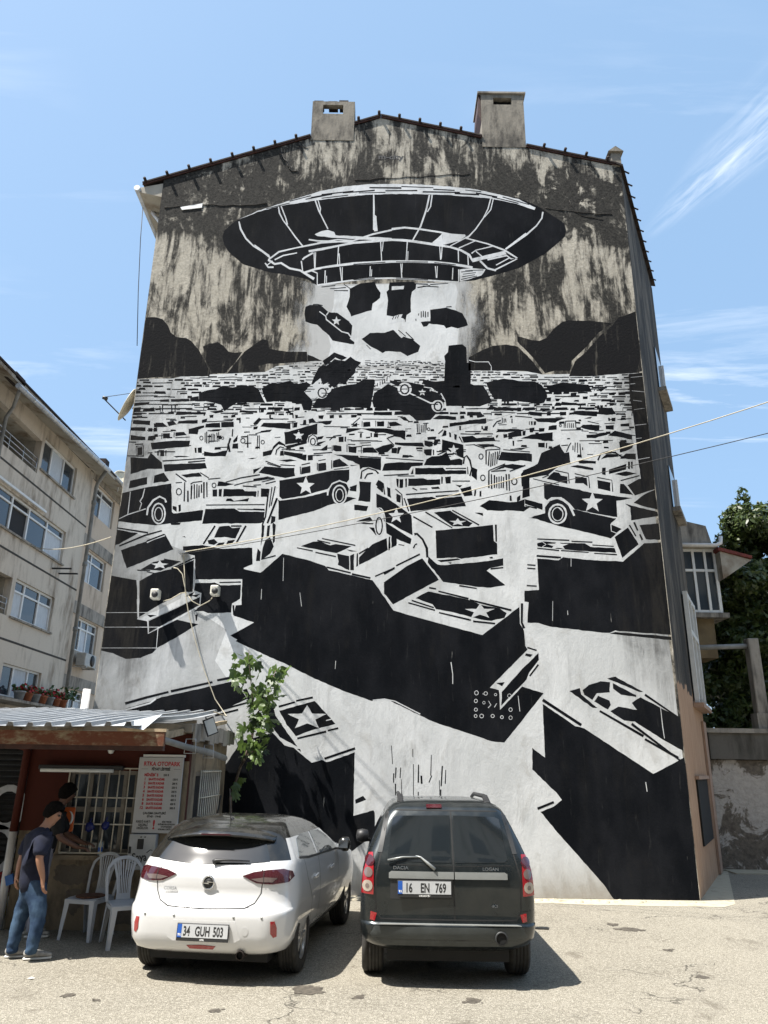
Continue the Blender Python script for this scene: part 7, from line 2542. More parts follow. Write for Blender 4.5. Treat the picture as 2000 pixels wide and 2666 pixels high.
ae = CA.add('aerial', MB().tube([(-.02, .72, 1.40), (-.02, .70, 1.42), (-.02, .60, 1.72)], [.014, .006, .002], 8), MAT['black_plastic'])
CA.add('aerial_foot', MB().lathe([(.04, 0), (.03, .015), (.012, .035)], (-.02, .74, 1.395), 'z', 12), MAT['black_plastic'], ae)
for sx in (1, -1):
    mr = CA.add('mirror', MB().lathe([(.001, -.075), (.055, -.07), (.085, -.02), (.08, .05), (.04, .075), (.001, .08)], (sx * .965, 2.42, 1.04), 'x', 18), MAT['car_black'])
    for v in mr.data.vertices: v.co.y = 2.42 + (v.co.y - 2.42) * .75
    CA.add('mirror_glass', MB().prism([(sx * .965 - .055, 2.352, 1.0), (sx * .965 + .055, 2.352, 1.0), (sx * .965 + .055, 2.352, 1.09), (sx * .965 - .055, 2.352, 1.09)], (0, .003, 0)), MAT['chrome'], mr)
    CA.add('mirror_stalk', MB().box(min(sx * .83, sx * .93), max(sx * .83, sx * .93), 2.40, 2.45, .975, 1.0), MAT['black_plastic'], mr)
h3 = CA.hit('rear', .40, .30)[0]
ex = CA.add('exhaust', MB().lathe([(.034, 0), (.042, 0), (.042, .2), (.034, .2)], (.40, h3.y - .03, .265), 'y', 18), MAT['rust'])
CA.add('exhaust_bore', MB().lathe([(.001, .03), (.034, .03)], (.40, h3.y - .03, .265), 'y', 16), MAT['opening'], ex)
CA.decal('tow_cover', 'rear', [(.44 + .035 * math.cos(a * .52), .47 + .04 * math.sin(a * .52)) for a in range(12)], MAT['car_white'], .002, .03)
for xs_ in (-.62, -.30, .32, .60):
    hh = CA.hit('rear', xs_, .585)[0]
    CA.add('parking_sensor', MB().lathe([(.001, -.004), (.011, -.004), (.012, .004)], hh, 'y', 10), MAT['strip'])
cut_arches(body, AR, .345)
def split_off(o, name, mat, cond):
    me2 = o.data.copy()
    for me, keep in ((o.data, False), (me2, True)):
        b = bmesh.new(); b.from_mesh(me); b.normal_update()
        kill = [f for f in b.faces if cond(f.calc_center_median(), f.normal) != keep]
        bmesh.ops.delete(b, geom=kill, context='FACES'); b.to_mesh(me); b.free()
    me2.materials.clear()
    p = link(name, me2, mat, o.parent)
    return p
split_off(body, 'roof', MAT['car_black'], lambda c, n: c.z > 1.252 or (c.z > 1.062 and n.y < -.30))
CA.add('underbody', MB().box(-.62, .62, .25, 3.8, .17, .30), MAT['seam'])
for (y, st_) in ((.72, 0), (3.26, 0)):
    for sx in (-1, 1): CA.wheel(sx * .765, y, .315, .195, 5)
    CA.add('axle', MB().tube([(-.72, y, .315), (.72, y, .315)], .05, 8), MAT['seam'])

# --- dark grey estate
LO = Car('estate_car', 'dark graphite estate car with split rear doors and roof rails parked nose to the wall', (.675, 8.0, 0), R(0.6))
LO.t.scale = (.985, 1, 1)
tab = [(.30, .70, .20, 4.15, .20, .35, .04), (.36, .80, .07, 4.30, .20, .38, .05), (.42, .845, .025, 4.38, .20, .40, .06), (.50, .862, .010, 4.42, .20, .42, .06), (.545, .866, .012, 4.43, .20, .42, .06), (.552, .866, .060, 4.43, .18, .42, .05), (.62, .866, .070, 4.42, .15, .42, .045), (.75, .866, .066, 4.38, .13, .42, .045),
       (.88, .862, .066, 4.28, .12, .42, .045), (.96, .855, .070, 4.0, .12, .42, .045), (1.02, .848, .080, 3.62, .12, .42, .045), (1.06, .838, .090, 3.34, .12, .40, .045), (1.12, .815, .115, 3.20, .12, .38, .045), (1.25, .760, .180, 2.92, .12, .34, .045), (1.40, .690, .255, 2.62, .12, .30, .045), (1.50, .640, .305, 2.42, .13, .28, .045), (1.56, .600, .345, 2.28, .14, .26, .045), (1.60, .555, .41, 2.14, .15, .25, .04), (1.625, .49, .52, 2.0, .16, .24, .04), (1.64, .38, .80, 1.8, .2, .2, .03)]
zs = [.30, .33, .36, .39, .42, .46, .50, .53, .545, .552, .56, .58, .62, .68, .75, .82, .88, .92, .96, 1.0, 1.02, 1.04, 1.06, 1.09, 1.12, 1.18, 1.25, 1.32, 1.40, 1.45, 1.50, 1.53, 1.56, 1.58, 1.60, 1.615, 1.625, 1.64]
body = LO.add('body', loft(tab, zs), MAT['car_grey'])
LO.set_body(body)
# bumper skin in plain plastic, glass
LO.decal('bumper_panel', 'rear', [(-.72, .40), (-.60, .365), (.60, .365), (.72, .40), (.76, .46), (.72, .53), (-.72, .53), (-.76, .46)], MAT['bumper_grey'], .004, .05)
LO.add('bumper_shelf', MB().prism([(-.70, .015, .546), (.70, .015, .546), (.66, .062, .5475), (-.66, .062, .5475)], (0, 0, .006)), MAT['strip'])
LO.decal('rear_window', 'rear', [(-.60, 1.11), (-.57, 1.085), (.035, 1.078), (.035, 1.50), (-.50, 1.49), (-.55, 1.47)], MAT['car_glass'], .004, .05)
LO.decal('rear_window', 'rear', [(.072, 1.078), (.57, 1.085), (.60, 1.11), (.55, 1.47), (.50, 1.49), (.072, 1.50)], MAT['car_glass'], .004, .05)
for sg in (-1, 1):
    LO.decal('pillar_trim', 'rear', [(sg * a, b) for a, b in ((.655, 1.16), (.70, 1.16), (.635, 1.50), (.60, 1.53), (.585, 1.52))], MAT['trim'], .004, .05)
# door gaps: outer frame and the off-centre split
LO.seam('rear', [(-.60, 1.545), (-.665, 1.16), (-.715, .95), (-.71, .66), (-.66, .585), (.66, .585), (.71, .66), (.715, .95), (.665, 1.16), (.60, 1.545)], .013)
LO.seam('rear', [(.050, 1.62), (.054, 1.2), (.060, .59)], .012)
LO.seam('rear', [(-.54, 1.545), (.54, 1.545)], .010)
LO.seam('rear', [(-.63, 1.06), (.045, 1.05)], .006)
LO.seam('rear', [(.065, 1.05), (.63, 1.06)], .006)
LO.decal('grip_strip', 'rear', [(-.585, .985), (-.56, 1.0), (.055, 1.0), (.055, .938), (-.585, .938)], MAT['strip'], .016, .05)
LO.decal('grip_strip', 'rear', [(.066, 1.0), (.56, 1.0), (.585, .985), (.585, .938), (.066, .938)], MAT['strip'], .016, .05)
LO.decal('plate_recess', 'rear', [(-.57, .935), (.045, .935), (.045, .76), (-.57, .76)], MAT['trim'], .0025, .06)
yb = LO.hit('rear', -.26, .85)[0].y
LO.plate(-.235, yb - .006, .862, R(2), '', [(-.190, '16'), (-.040, 'EN'), (.105, '769')], 'OTOMOTİV')
for sg in (-1, 1):
    o_ = [(sg * a, b) for a, b in ((.745, 1.155), (.785, 1.15), (.835, .98), (.848, .80), (.735, .792), (.735, .95))]
    tl_ = LO.decal('tail_light', 'rear', o_, MAT['lens_red'], .012, .03)
    for (cx, cz, r_, mt) in ((.775, 1.085, .045, 'lens_dark'), (.785, .985, .043, 'lens_smoke'), (.792, .868, .047, 'lens_clear')):
        hh = LO.hit('rear', sg * cx, cz)[0]
        LO.decal('lens', 'rear', [(sg * cx + r_ * math.cos(a * .4488) * (1 if mt != 'lens_smoke' else .9), cz + r_ * math.sin(a * .4488) * (1.05 if mt != 'lens_smoke' else 1.0)) for a in range(14)], MAT[mt], .0155, .025, tl_)
        if mt == 'lens_clear':
            LO.decal('lens', 'rear', [(sg * cx + .018 * math.cos(a * .6283), cz + .02 * math.sin(a * .6283)) for a in range(10)], MAT['lens_smoke'], .018, .02, tl_)
    o_ = [(sg * a, b) for a, b in ((.70, .632), (.76, .645), (.765, .575), (.72, .565))]
    LO.decal('reflector', 'rear', o_, MAT['lens_red'], .005, .03)
    LO.seam('rear', [(sg * .72, .66), (sg * .845, .67)], .008)
LO.decal('brake_light', 'rear', [(-.20, 1.592), (-.04, 1.594), (-.04, 1.562), (-.20, 1.560)], MAT['lens_dark'], .014, .03)
LO.add('wiper', MB().tube([(-.13, .055, 1.025), (-.20, .080, 1.075), (-.27, .112, 1.125), (-.32, .118, 1.135)], [.016, .014, .009, .007], 8).tube([(-.30, .112, 1.128), (-.45, .105, 1.125), (-.60, .095, 1.098)], .008, 6), MAT['strip'])
def badge(txt, x, z, size, sx):
    hh = LO.hit('rear', x, z)[0]
    lettering(txt, size, frame_m(hh + Vector((0, -.014, 0)), (1, 0, 0), (0, .12, 1)), MAT['chrome'], LO.t, 'lettering', 'LEFT', .0012, sx)
badge('DACIA', -.545, 1.018, .040, 1.25)
badge('LOGAN', .34, 1.018, .040, 1.15)
badge('dCi', .42, .70, .032, 1.3)
ex = LO.add('exhaust', MB().lathe([(.05, 0), (.062, 0), (.062, .06), (.05, .06)], (.50, .012, .44), 'y', 20), MAT['trim'])
LO.add('exhaust_bore', MB().lathe([(.001, .02), (.05, .02)], (.50, .005, .44), 'y', 20), MAT['opening'], ex)
# roof rails
for sx in (-1, 1):
    rl = LO.add('roof_rail', MB().tube([(sx * .47, .62, 1.60), (sx * .475, .72, 1.655), (sx * .48, .95, 1.672), (sx * .48, 2.0, 1.665), (sx * .47, 2.2, 1.625)], [.022, .026, .024, .022, .018], 8), MAT['black_plastic'])
    LO.add('rail_foot', MB().prism([(sx * .47 - .035, .56, 1.585), (sx * .47 + .035, .56, 1.585), (sx * .47 + .03, .80, 1.65), (sx * .47 - .03, .80, 1.65)], (0, 0, .045)), MAT['black_plastic'], rl, bevel=.012, seg=2)
    sd = 'right' if sx > 0 else 'left'
    LO.decal('side_window', sd, [(.42, 1.12), (.95, 1.10), (1.0, 1.48), (.66, 1.48)], MAT['car_glass'], .005, .07)
    LO.decal('side_window', sd, [(1.06, 1.10), (1.75, 1.08), (1.75, 1.48), (1.08, 1.48)], MAT['car_glass'], .005, .07)
    LO.decal('side_window', sd, [(1.82, 1.08), (2.9, 1.07), (2.55, 1.30), (2.3, 1.46), (1.84, 1.48)], MAT['car_glass'], .005, .07)
    LO.seam(sd, [(1.0, 1.08), (1.05, .80), (1.2, .50)], .009); LO.seam(sd, [(1.79, 1.06), (1.79, .40)], .009); LO.seam(sd, [(2.86, 1.05), (2.84, .40)], .009)
    mr = LO.add('mirror', MB().lathe([(.001, -.085), (.07, -.07), (.085, 0), (.07, .075), (.001, .085)], (sx * .945, 2.85, 1.10), 'x', 16), MAT['black_plastic'])
    LO.add('mirror_stalk', MB().box(min(sx * .80, sx * .90), max(sx * .80, sx * .90), 2.83, 2.88, 1.03, 1.07), MAT['black_plastic'], mr)
LO.decal('windscreen', 'front', [(-.70, 1.10), (.70, 1.10), (.58, 1.52), (-.58, 1.52)], MAT['car_glass'], .005, .07)
cut_arches(body, ((.74, .315), (3.64, .315)), .345)
LO.add('underbody', MB().box(-.60, .60, .25, 4.1, .20, .36), MAT['seam'])
for y in (.74, 3.64):
    for sx in (-1, 1): LO.wheel(sx * .74, y, .315, .21, 6)
    LO.add('axle', MB().tube([(-.68, y, .30), (.68, y, .30)], .06, 8), MAT['seam'])

# ---------------------------------------------------------------- plastic chairs
def make_chair(label, loc, yaw, cushion):
    t_ = thing('plastic_chair', label, 'chair', loc, 'white plastic chairs in front of the kiosk', yaw, local=True)
    t_['_local'] = 1
    A = lambda nm, mb, mt, p=None, bevel=0.0, seg=1: mb.build(nm, mt, p or t_, origin=(0, 0, 0), bevel=bevel, seg=seg)
    m = MB(); vs, fs = [], []
    N = 8
    for j in range(N + 1):
        for i in range(N + 1):
            u, v = -1 + 2 * i / N, -1 + 2 * j / N
            x = u * (.205 - .02 * (v + 1) / 2) * (1 - .06 * abs(v) ** 6); y = v * .205 * (1 - .05 * abs(u) ** 6)
            vs.append((x, y, .435 - .018 * (1 - u * u) * (1 - v * v) - .02 * (max(0, -v - .6) / .4) ** 2))
    for j in range(N):
        for i in range(N): fs.append((j * (N + 1) + i, j * (N + 1) + i + 1, (j + 1) * (N + 1) + i + 1, (j + 1) * (N + 1) + i))
    seat = A('seat', m.add(vs, fs, True), MAT['plastic_white'])
    md = seat.modifiers.new('thick', 'SOLIDIFY'); md.thickness = .008; md.offset = 1
    rim = [(-.205, -.205), (.205, -.205), (.187, .205), (-.187, .205), (-.205, -.205)]
    m = MB()
    for (a, b), (c, d) in zip(rim, rim[1:]):
        m.prism([(a, b, .385), (c, d, .385), (c, d, .428), (a, b, .428)], Vector((-(d - b), c - a, 0)).normalized() * .006)
    A('apron', m, MAT['plastic_white'])
    for sx in (-1, 1):
        # legs are open channels: two plates meeting at the corner
        for sy, (x0, y0, x1, y1) in ((-1, (.203, -.203, .222, -.235)), (1, (.186, .200, .205, .275))):
            m = MB()
            for k in range(2):
                a0 = Vector((sx * x0, y0, .43)); a1 = Vector((sx * x1, y1, 0))
                d = Vector((-sx * .07, 0, 0)) if k == 0 else Vector((0, -sy * .07, 0))
                e = Vector((-sx * .042, 0, 0)) if k == 0 else Vector((0, -sy * .042, 0))
                th = Vector((0, -sy * .006, 0)) if k == 0 else Vector((-sx * .006, 0, 0))
                m.prism([a0, a0 + d, a1 + e, a1], th)
            A('leg', m, MAT['plastic_white'], bevel=.002)
    # back: arched frame, fan of slats, solid centre foot
    def bk(x, z): return Vector((x, .20 + (z - .43) * .24 + .02 * (x / .2) ** 2 * -1, z))
    arch = [bk(-.185, .43), bk(-.195, .55), bk(-.205, .68), bk(-.190, .78), bk(-.135, .85), bk(-.06, .88), bk(0, .885), bk(.06, .88), bk(.135, .85), bk(.190, .78), bk(.205, .68), bk(.195, .55), bk(.185, .43)]
    fr = MB(); ni = len(arch); vs, fs = [], []
    for i, p in enumerate(arch):
        tg = (arch[min(i + 1, ni - 1)] - arch[max(i - 1, 0)]).normalized(); q = tg.cross(Vector((0, 1, -.2)).normalized()).normalized()
        wd_ = .020 if 3 < i < ni - 4 else .017
        nn = Vector((0, .008, 0))
        vs += [p - q * wd_ - nn, p + q * wd_ - nn, p + q * wd_ + nn, p - q * wd_ + nn]
    for i in range(ni - 1):
        for k in range(4): fs.append((i * 4 + k, i * 4 + (k + 1) % 4, (i + 1) * 4 + (k + 1) % 4, (i + 1) * 4 + k))
    fs += [(0, 1, 2, 3), tuple(range(4 * ni - 4, 4 * ni))]
    b = A('backrest', fr.add(vs, fs), MAT['plastic_white'], bevel=.005, seg=2)
    for k in range(8):
        u = -1 + 2 * k / 7
        w0, w1 = .0052, .0075
        p0, p1, p2 = bk(u * .066, .50), bk(u * .076, .66), bk(u * .125, .858)
        if k in (0, 7): w0, w1 = .011, .016
        m = MB(); vs = []
        for p, w_ in ((p0, w0), (p1, (w0 + w1) / 2), (p2, w1)):
            vs += [p + Vector((-w_, -.004, 0)), p + Vector((w_, -.004, 0)), p + Vector((w_, .004, 0)), p + Vector((-w_, .004, 0))]
        fs = [(i * 4 + q, i * 4 + (q + 1) % 4, i * 4 + 4 + (q + 1) % 4, i * 4 + 4 + q) for i in range(2) for q in range(4)]
        A('slat', m.add(vs, fs + [(0, 1, 2, 3), (8, 9, 10, 11)]), MAT['plastic_white'], b)
    A('back_foot', MB().prism([bk(-.085, .43), bk(.085, .43), bk(.078, .505), bk(-.078, .505)], (0, .008, 0)), MAT['plastic_white'], b)
    if cushion:
        m = MB(); vs, fs = [], []
        for i in range(5):
            for k in range(20):
                an_ = k * math.pi / 10; r_ = .165 * (1, 1.03, 1.02, .9, .3)[i]
                vs.append((r_ * math.cos(an_), r_ * math.sin(an_), .437 + (.0, .008, .016, .022, .024)[i]))
        for i in range(4):
            for k in range(20): fs.append((i * 20 + k, i * 20 + (k + 1) % 20, (i + 1) * 20 + (k + 1) % 20, (i + 1) * 20 + k))
        fs.append(tuple(range(80, 100)))
        o = A('pad', m.add(vs, fs, True), MAT['cushion'])
    return t_
make_chair('white plastic chair with a brown seat pad, nearer the kiosk window', (-3.47, 10.10, 0), R(-16), True)
make_chair('bare white plastic chair next to the white hatchback', (-2.92, 9.74, 0), R(30), False)
tb = thing('plastic_table', 'low pale plastic table half hidden behind the nearer chair', 'table', (-2.55, 10.1, 0))
MB().box(-2.80, -2.32, 9.98, 10.34, .60, .625).build('top', MAT['plastic_white'], tb, bevel=.01)
MB().box(-2.78, -2.34, 10.0, 10.32, .555, .598).build('apron', MAT['plastic_white'], tb)
for x in (-2.78, -2.34):
    for y in (10.0, 10.32): MB().tube([(x, y, .555), (x, y, 0)], .02, 8).build('leg', MAT['plastic_white'], tb)

# ---------------------------------------------------------------- people
def skin(name, nodes, edges, root, mat, parent, org, sub=2, smooth=True):
    """nodes: name -> (point, radius); grown into one closed surface"""
    me = bpy.data.meshes.new(name); keys = list(nodes)
    me.from_pydata([tuple(Vector(nodes[k][0]) - Vector(org)) for k in keys], [(keys.index(a), keys.index(b)) for a, b in edges], [])
    o = bpy.data.objects.new(name, me); COL.objects.link(o)
    md = o.modifiers.new('skin', 'SKIN'); md.use_smooth_shade = True; md.branch_smoothing = .4
    sv = me.skin_vertices[0].data
    for i, k in enumerate(keys):
        r_ = nodes[k][1]; sv[i].radius = r_ if isinstance(r_, tuple) else (r_, r_)
        sv[i].use_root = (k == root)
    ms = o.modifiers.new('sub', 'SUBSURF'); ms.levels = sub; ms.render_levels = sub
    bpy.context.view_layer.update()
    m2 = bpy.data.meshes.new_from_object(o.evaluated_get(bpy.context.evaluated_depsgraph_get()))
    m2.name = name
    for p in m2.polygons: p.use_smooth = True
    bpy.data.objects.remove(o); bpy.data.meshes.remove(me)
    return link(name, m2, mat, parent)
def hand_nodes(nd, ed, tagk, wrist, palm, fwd, side, curl):
    """palm, four fingers of unequal length and a thumb from the palm's side"""
    wrist, palm, fwd, side, curl = (Vector(v) for v in (wrist, palm, fwd, side, curl))
    fwd.normalize(); side.normalize(); curl.normalize()
    nd[tagk + 'palm'] = (palm, (.026, .034)); ed.append((tagk + 'wrist', tagk + 'palm'))
    for k, (s_, ln) in enumerate(((-.030, .068), (-.010, .078), (.010, .074), (.028, .058))):
        a = palm + side * s_ + fwd * .03; b = a + fwd * ln * .55 + curl * .012; c = b + fwd * ln * .30 + curl * .028
        for j, (p, r_) in enumerate(((a, .0105), (b, .0095), (c, .0075))):
            nd['%sf%d%d' % (tagk, k, j)] = (p, r_)
        ed += [(tagk + 'palm', '%sf%d0' % (tagk, k)), ('%sf%d0' % (tagk, k), '%sf%d1' % (tagk, k)), ('%sf%d1' % (tagk, k), '%sf%d2' % (tagk, k))]
    a = palm - side * .034 - fwd * .012; b = a - side * .016 + fwd * .034 + curl * .014
    nd[tagk + 't0'] = (a, .012); nd[tagk + 't1'] = (b, .009); ed += [(tagk + 'palm', tagk + 't0'), (tagk + 't0', tagk + 't1')]
def head_shape(o, c, fdir, s=1.0):
    """push the grown head into a skull with brow, nose, lips and chin"""
    c = Vector(c); f = Vector(fdir).normalized(); side = f.cross(Vector((0, 0, 1))).normalized(); up = side.cross(f).normalized()
    for v in o.data.vertices:
        d = v.co - c
        if d.length > .155 * s: continue
        a, b, u = d.dot(f), d.dot(side), d.dot(up)
        k = 0.0
        if a > .03:
            k += .022 * math.exp(-((u + .015) / .022) ** 2 - (b / .016) ** 2)      # nose
            k += .010 * math.exp(-((u + .062) / .012) ** 2 - (b / .026) ** 2)      # lips
            k += .014 * math.exp(-((u + .095) / .02) ** 2 - (b / .03) ** 2)        # chin
            k += .008 * math.exp(-((u - .035) / .014) ** 2 - (b / .05) ** 2)       # brow
            k -= .010 * math.exp(-((u - .008) / .014) ** 2 - ((abs(b) - .034) / .016) ** 2)   # eye sockets
        v.co += f * k
def ear_hair(t_, body, c, fdir, org, hairmat, length):
    c = Vector(c); f = Vector(fdir).normalized(); side = f.cross(Vector((0, 0, 1))).normalized(); up = side.cross(f).normalized()
    for sgn in (-1, 1):
        m = MB(); vs, fs = [], []
        for i in range(6):
            for k in range(10):
                th, ph = math.pi * i / 5, 2 * math.pi * k / 10
                vs.append(c + side * sgn * (.083 + .012 * math.sin(th) * math.cos(ph)) + f * (-.012 + .018 * math.sin(th) * math.sin(ph)) + up * (-.005 + .032 * math.cos(th)))
        for i in range(5):
            for k in range(10): fs.append((i * 10 + k, i * 10 + (k + 1) % 10, (i + 1) * 10 + (k + 1) % 10, (i + 1) * 10 + k))
        m.add(vs, fs, True).build('ear', body.data.materials[0], t_, origin=org)
        e = c + f * .083 + side * sgn * .033 + up * .010
        MB().lathe([(.001, -.010), (.010, -.006), (.013, 0), (.010, .006), (.001, .010)], e, 'z', 8).build('eye', MAT['ink_black'], t_, origin=org)
    m = MB(); vs, fs = [], []
    nu, nv = 20, 10
    for i in range(nv + 1):
        for k in range(nu):
            ph = 2 * math.pi * k / nu
            face = max(0, math.cos(ph))                        # towards the face
            lim = 2.0 * length - face * 1.0
            th = lim * i / nv
            q = 1.0 + .10 * noise.noise(Vector((math.cos(ph) * 5, math.sin(ph) * 5, th * 4)))
            d = f * math.cos(ph) * math.sin(th) * .103 + side * math.sin(ph) * math.sin(th) * .090 + up * math.cos(th) * .118
            vs.append(c + up * .012 - f * .006 + d * q)
    for i in range(nv):
        for k in range(nu): fs.append((i * nu + k, i * nu + (k + 1) % nu, (i + 1) * nu + (k + 1) % nu, (i + 1) * nu + k))
    h_ = m.add(vs, fs, True).build('hair', hairmat, t_, origin=org, recalc=True)
    md = h_.modifiers.new('thick', 'SOLIDIFY'); md.thickness = .016; md.offset = .4
def shoe(t_, heel, fdir, org, mat):
    heel = Vector(heel); f = Vector(fdir).normalized(); s_ = Vector((f.y, -f.x, 0))
    prof = [(-.02, .036, .075), (.04, .042, .085), (.10, .042, .075), (.17, .047, .055), (.23, .045, .042), (.275, .028, .03)]
    for nm, z0, lay, mt in (('sole', 0.0, 0, MAT['sole']), ('upper', .026, 1, mat)):
        vs, fs = [], []
        for (a, w_, h_) in prof:
            zt = .026 + (.006 if a > .2 else 0) if lay == 0 else .026 + h_
            wt = w_ * (1.06 if lay == 0 else .62)
            b = heel + f * a
            for q in ((-w_ * 1.04, z0), (w_ * 1.04, z0), (w_ if lay else wt, (z0 + zt) / 2), (wt, zt), (-wt, zt), (-(w_ if lay else wt), (z0 + zt) / 2)):
                vs.append(Vector((b.x, b.y, 0)) + s_ * q[0] + Vector((0, 0, q[1])))
        n = 6
        for i in range(len(prof) - 1):
            for k in range(n): fs.append((i * n + k, i * n + (k + 1) % n, (i + 1) * n + (k + 1) % n, (i + 1) * n + k))
        fs += [tuple(range(n)), tuple(range(len(vs) - n, len(vs)))]
        o = MB().add(vs, fs, True).build('shoe' if lay else 'shoe_sole', mt, t_, origin=org)
        md = o.modifiers.new('sub', 'SUBSURF'); md.levels = 1; md.render_levels = 1

def cloth(o, amp, seed):
    """creases: short folds that run across the limb"""
    b = bmesh.new(); b.from_mesh(o.data); b.normal_update()
    for v in b.verts:
        q = Vector((v.co.x * 9, v.co.y * 9, v.co.z * 22 + seed * 7))
        v.co += v.normal * amp * (noise.noise(q) + .5 * noise.noise(q * 2.3))
    b.to_mesh(o.data); b.free()
    return o
def person(label, loc, J, face, shirt, legs, shoes, skinm, feet, hairlen, hands):
    t_ = thing('person', label, 'person', loc)
    org = Vector(loc)
    nd, ed = {}, []
    def N(k, r_): nd[k] = (J[k], r_)
    for k, r_ in (('pelvis', (.105, .085)), ('waist', (.10, .08)), ('chest', (.115, .09)), ('upper', (.085, .07)), ('neck', .050), ('jaw', .062), ('head', (.088, .100)), ('crown', (.070, .080)),
                  ('Rsh', .050), ('Rel', .043), ('Rmid', .040), ('Rwrist', .027), ('Lsh', .050), ('Lel', .043), ('Lmid', .040), ('Lwrist', .027),
                  ('Rhip', .088), ('Rkn', .058), ('Rcalf', .055), ('Ran', .036), ('Lhip', .088), ('Lkn', .058), ('Lcalf', .055), ('Lan', .036)): N(k, r_)
    ed += [('pelvis', 'waist'), ('waist', 'chest'), ('chest', 'upper'), ('upper', 'neck'), ('neck', 'jaw'), ('jaw', 'head'), ('head', 'crown')]
    for S in 'RL': ed += [('upper', S + 'sh'), (S + 'sh', S + 'el'), (S + 'el', S + 'mid'), (S + 'mid', S + 'wrist'), ('pelvis', S + 'hip'), (S + 'hip', S + 'kn'), (S + 'kn', S + 'calf'), (S + 'calf', S + 'an')]
    for S in 'RL':
        w_ = Vector(J[S + 'wrist']); fw2 = Vector(hands[S][0])
        hand_nodes(nd, ed, S, w_, w_ + fw2.normalized() * .055, fw2, hands[S][1], hands[S][2])
    bd = skin('body', nd, ed, 'pelvis', skinm, t_, org)
    head_shape(bd, Vector(J['head']) - org, face)
    ear_hair(t_, bd, J['head'], face, org, MAT['hair'], hairlen)
    # T-shirt: torso and upper sleeves
    sn = {k: (J[k], r_) for k, r_ in (('hem', (.165, .135)), ('waist', (.160, .130)), ('chest', (.178, .138)), ('upper', (.165, .125)), ('collar', .075), ('Rsh', .095), ('Rsl', .080), ('Lsh', .095), ('Lsl', .080))}
    cloth(skin('t_shirt', sn, [('hem', 'waist'), ('waist', 'chest'), ('chest', 'upper'), ('upper', 'collar'), ('upper', 'Rsh'), ('Rsh', 'Rsl'), ('upper', 'Lsh'), ('Lsh', 'Lsl')], 'chest', shirt, t_, org), .009, 1)
    ln = {k: (J[k], r_) for k, r_ in (('belt', (.142, .118)), ('pelvis', (.148, .122)), ('Rhip', .108), ('Rth', .094), ('Rkn', .078), ('Rcalf', .070), ('Ran', .062), ('Rcuff', .062), ('Lhip', .108), ('Lth', .094), ('Lkn', .078), ('Lcalf', .070), ('Lan', .062), ('Lcuff', .062))}
    le = [('belt', 'pelvis')]
    for S in 'RL': le += [('pelvis', S + 'hip'), (S + 'hip', S + 'th'), (S + 'th', S + 'kn'), (S + 'kn', S + 'calf'), (S + 'calf', S + 'an'), (S + 'an', S + 'cuff')]
    cloth(skin('trousers', ln, le, 'pelvis', legs, t_, org), .010, 2)
    for heel, fd in feet: shoe(t_, heel, fd, org, shoes)
    return t_
def joints(J):
    mid = lambda a, b, t_=.5: Vector(J[a]).lerp(Vector(J[b]), t_)
    J['collar'] = mid('upper', 'neck', 1.0); J['hem'] = mid('waist', 'pelvis', 1.35); J['belt'] = mid('pelvis', 'waist', 1.15)
    for S in 'RL':
        J[S + 'mid'] = mid(S + 'el', S + 'wrist', .45); J[S + 'sl'] = mid(S + 'sh', S + 'el', .95)
        J[S + 'th'] = mid(S + 'hip', S + 'kn'); J[S + 'calf'] = mid(S + 'kn', S + 'an', .42); J[S + 'cuff'] = Vector(J[S + 'an']) - Vector((0, 0, .035))
    return J
# man in front: leaning towards the window, back three-quarters to us
J = {'pelvis': aty(86, 2322, 9.02), 'waist': aty(88, 2275, 9.03), 'chest': aty(94, 2215, 9.05), 'upper': aty(105, 2172, 9.07), 'neck': aty(120, 2148, 9.09), 'jaw': aty(132, 2136, 9.12), 'head': aty(140, 2120, 9.13), 'crown': aty(141, 2110, 9.13),
     'Rsh': aty(112, 2178, 8.93), 'Rel': aty(102, 2236, 8.86), 'Rwrist': aty(112, 2288, 8.88), 'Lsh': aty(84, 2180, 9.19), 'Lel': aty(57, 2236, 9.12), 'Lwrist': aty(46, 2276, 9.06),
     'Rhip': aty(99, 2338, 8.97), 'Rkn': aty(99, 2400, 8.93), 'Ran': aty(80, 2478, 8.90), 'Lhip': aty(73, 2338, 9.08), 'Lkn': aty(48, 2398, 9.05), 'Lan': aty(31, 2474, 9.02)}
heelR, heelL = atz(62, 2500), atz(14, 2494)
person('person in a navy T-shirt, blue jeans and grey sneakers leaning towards the kiosk window', (J['pelvis'].x, J['pelvis'].y, 0), joints(J), (.98, -.08, -.28), MAT['navy'], MAT['denim'], MAT['sneaker'], MAT['skin'],
       [(heelR, (.96, .28, 0)), (heelL, (.97, .24, 0))], 1.0, {'R': ((.10, .05, -1), (.65, -.75, 0), (.5, .4, 0)), 'L': ((-.05, -.1, -1), (-.65, .75, 0), (.5, .3, 0))})
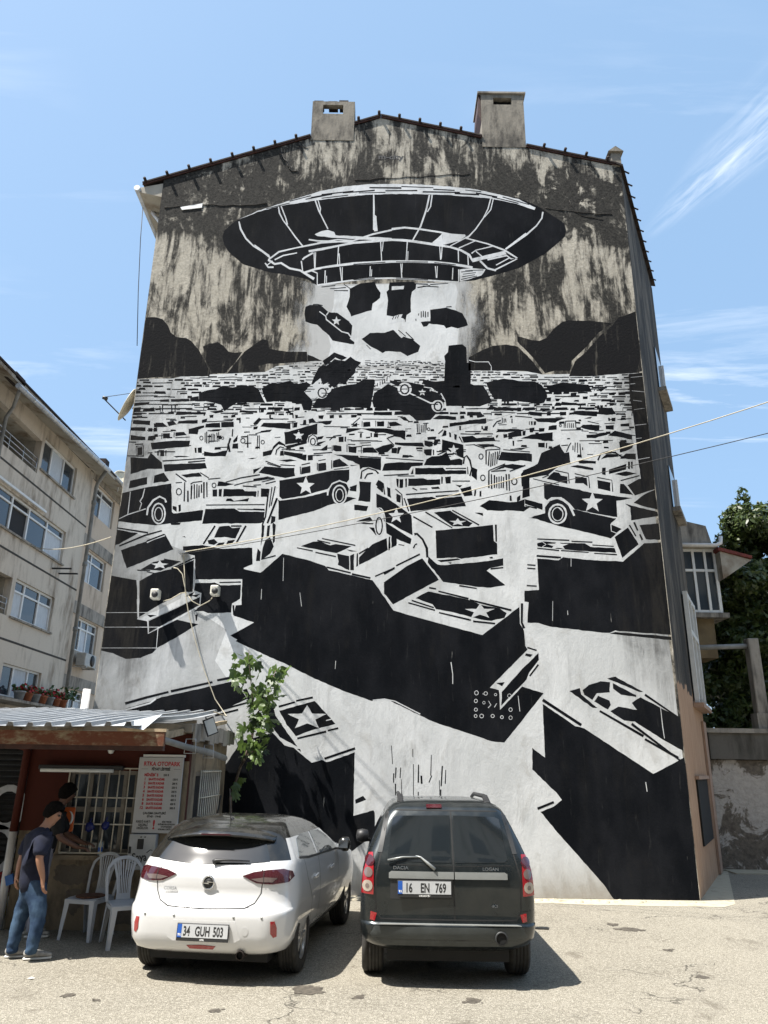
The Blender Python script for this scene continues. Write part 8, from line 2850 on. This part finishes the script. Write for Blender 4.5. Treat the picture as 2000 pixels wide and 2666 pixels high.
# second person, deeper in the shade, facing the window
bx, by = atz(112, 2440).x - .17, atz(112, 2440).y + .05
V = lambda x, y, z: Vector((bx + x, by + y, z))
J = {'pelvis': V(.02, 0, .88), 'waist': V(.03, .01, 1.04), 'chest': V(.06, .02, 1.24), 'upper': V(.09, .03, 1.39), 'neck': V(.13, .04, 1.48), 'jaw': V(.17, .05, 1.53), 'head': V(.19, .06, 1.585), 'crown': V(.19, .06, 1.63),
     'Rsh': V(.15, -.14, 1.37), 'Rel': V(.24, -.16, 1.10), 'Rwrist': V(.44, -.06, .98), 'Lsh': V(.03, .20, 1.37), 'Lel': V(.16, .27, 1.10), 'Lwrist': V(.38, .28, 1.0),
     'Rhip': V(.05, -.09, .84), 'Rkn': V(.07, -.11, .48), 'Ran': V(.04, -.11, .09), 'Lhip': V(-.02, .09, .84), 'Lkn': V(-.02, .10, .48), 'Lan': V(-.10, .11, .09)}
person('person in a black T-shirt and pale trousers behind the navy-shirted one', (bx, by, 0), joints(J), (.93, .32, -.12), MAT['black_cloth'], MAT['pale_cloth'], MAT['sneaker'], MAT['skin_shaded'],
       [(Vector((bx - .02, by - .11, 0)), (.95, .2, 0)), (Vector((bx - .16, by + .11, 0)), (.95, .2, 0))], 1.08, {'R': ((1, .15, -.1), (.1, -1, 0), (0, .2, -1)), 'L': ((1, .1, -.1), (-.1, 1, 0), (0, .2, -1))})

# ---------------------------------------------------------------- unseen block added behind the camera to cut skylight and darken reflections
OB = thing('added_light_blocker', 'unseen six-storey block added behind the camera to cut skylight and darken reflections', 'building', (0, -12, 0))
MB().box(-34, 34, -18, -5.5, 0, 19).build('wall', MAT['facade'], OB)
MB().box(-34.5, 34.5, -18.5, -5.1, 19.004, 19.4).build('roof', MAT['roof_tile'], OB)
wm = MB().box(-.7, .7, -.02, .02, -.75, .75)
w0 = None
for fl in range(6):
    for k in range(20):
        x, z = -31.5 + k * 3.3, 1.9 + fl * 2.95
        if w0 is None: w0 = wm.build('window', MAT['win_glass'], OB, origin=(0, 0, 0)); o = w0
        else:
            o = w0.copy(); COL.objects.link(o)
        o.location = Vector((x, -5.475, z)) - Vector(OB.location)
# scraps on the yard
rg = random.Random(31)
for k, (x, y, lab) in enumerate(((80, 2550, 'white paper scrap on the sunlit concrete in front of the sneakers'),)):
    p = atz(x, y)
    m = MB().prism([p + Vector((-.03, 0, .004)), p + Vector((.01, -.02, .01)), p + Vector((.035, .01, .006)), p + Vector((0, .02, .014))], (0, 0, .003))
    tag(m.build('paper_scrap', MAT['white_plain'], None, origin=p), lab, 'litter')
p = atz(1385, 2420)
tag(MB().prism([p + Vector((0, 0, .004)), p + Vector((.22, -.02, .004)), p + Vector((.22, .0, .004)), p + Vector((.0, .025, .004))], (0, 0, .012)).build('stick', MAT['ink_black'], None, origin=p), 'short dark stick lying by the estate car', 'stick')
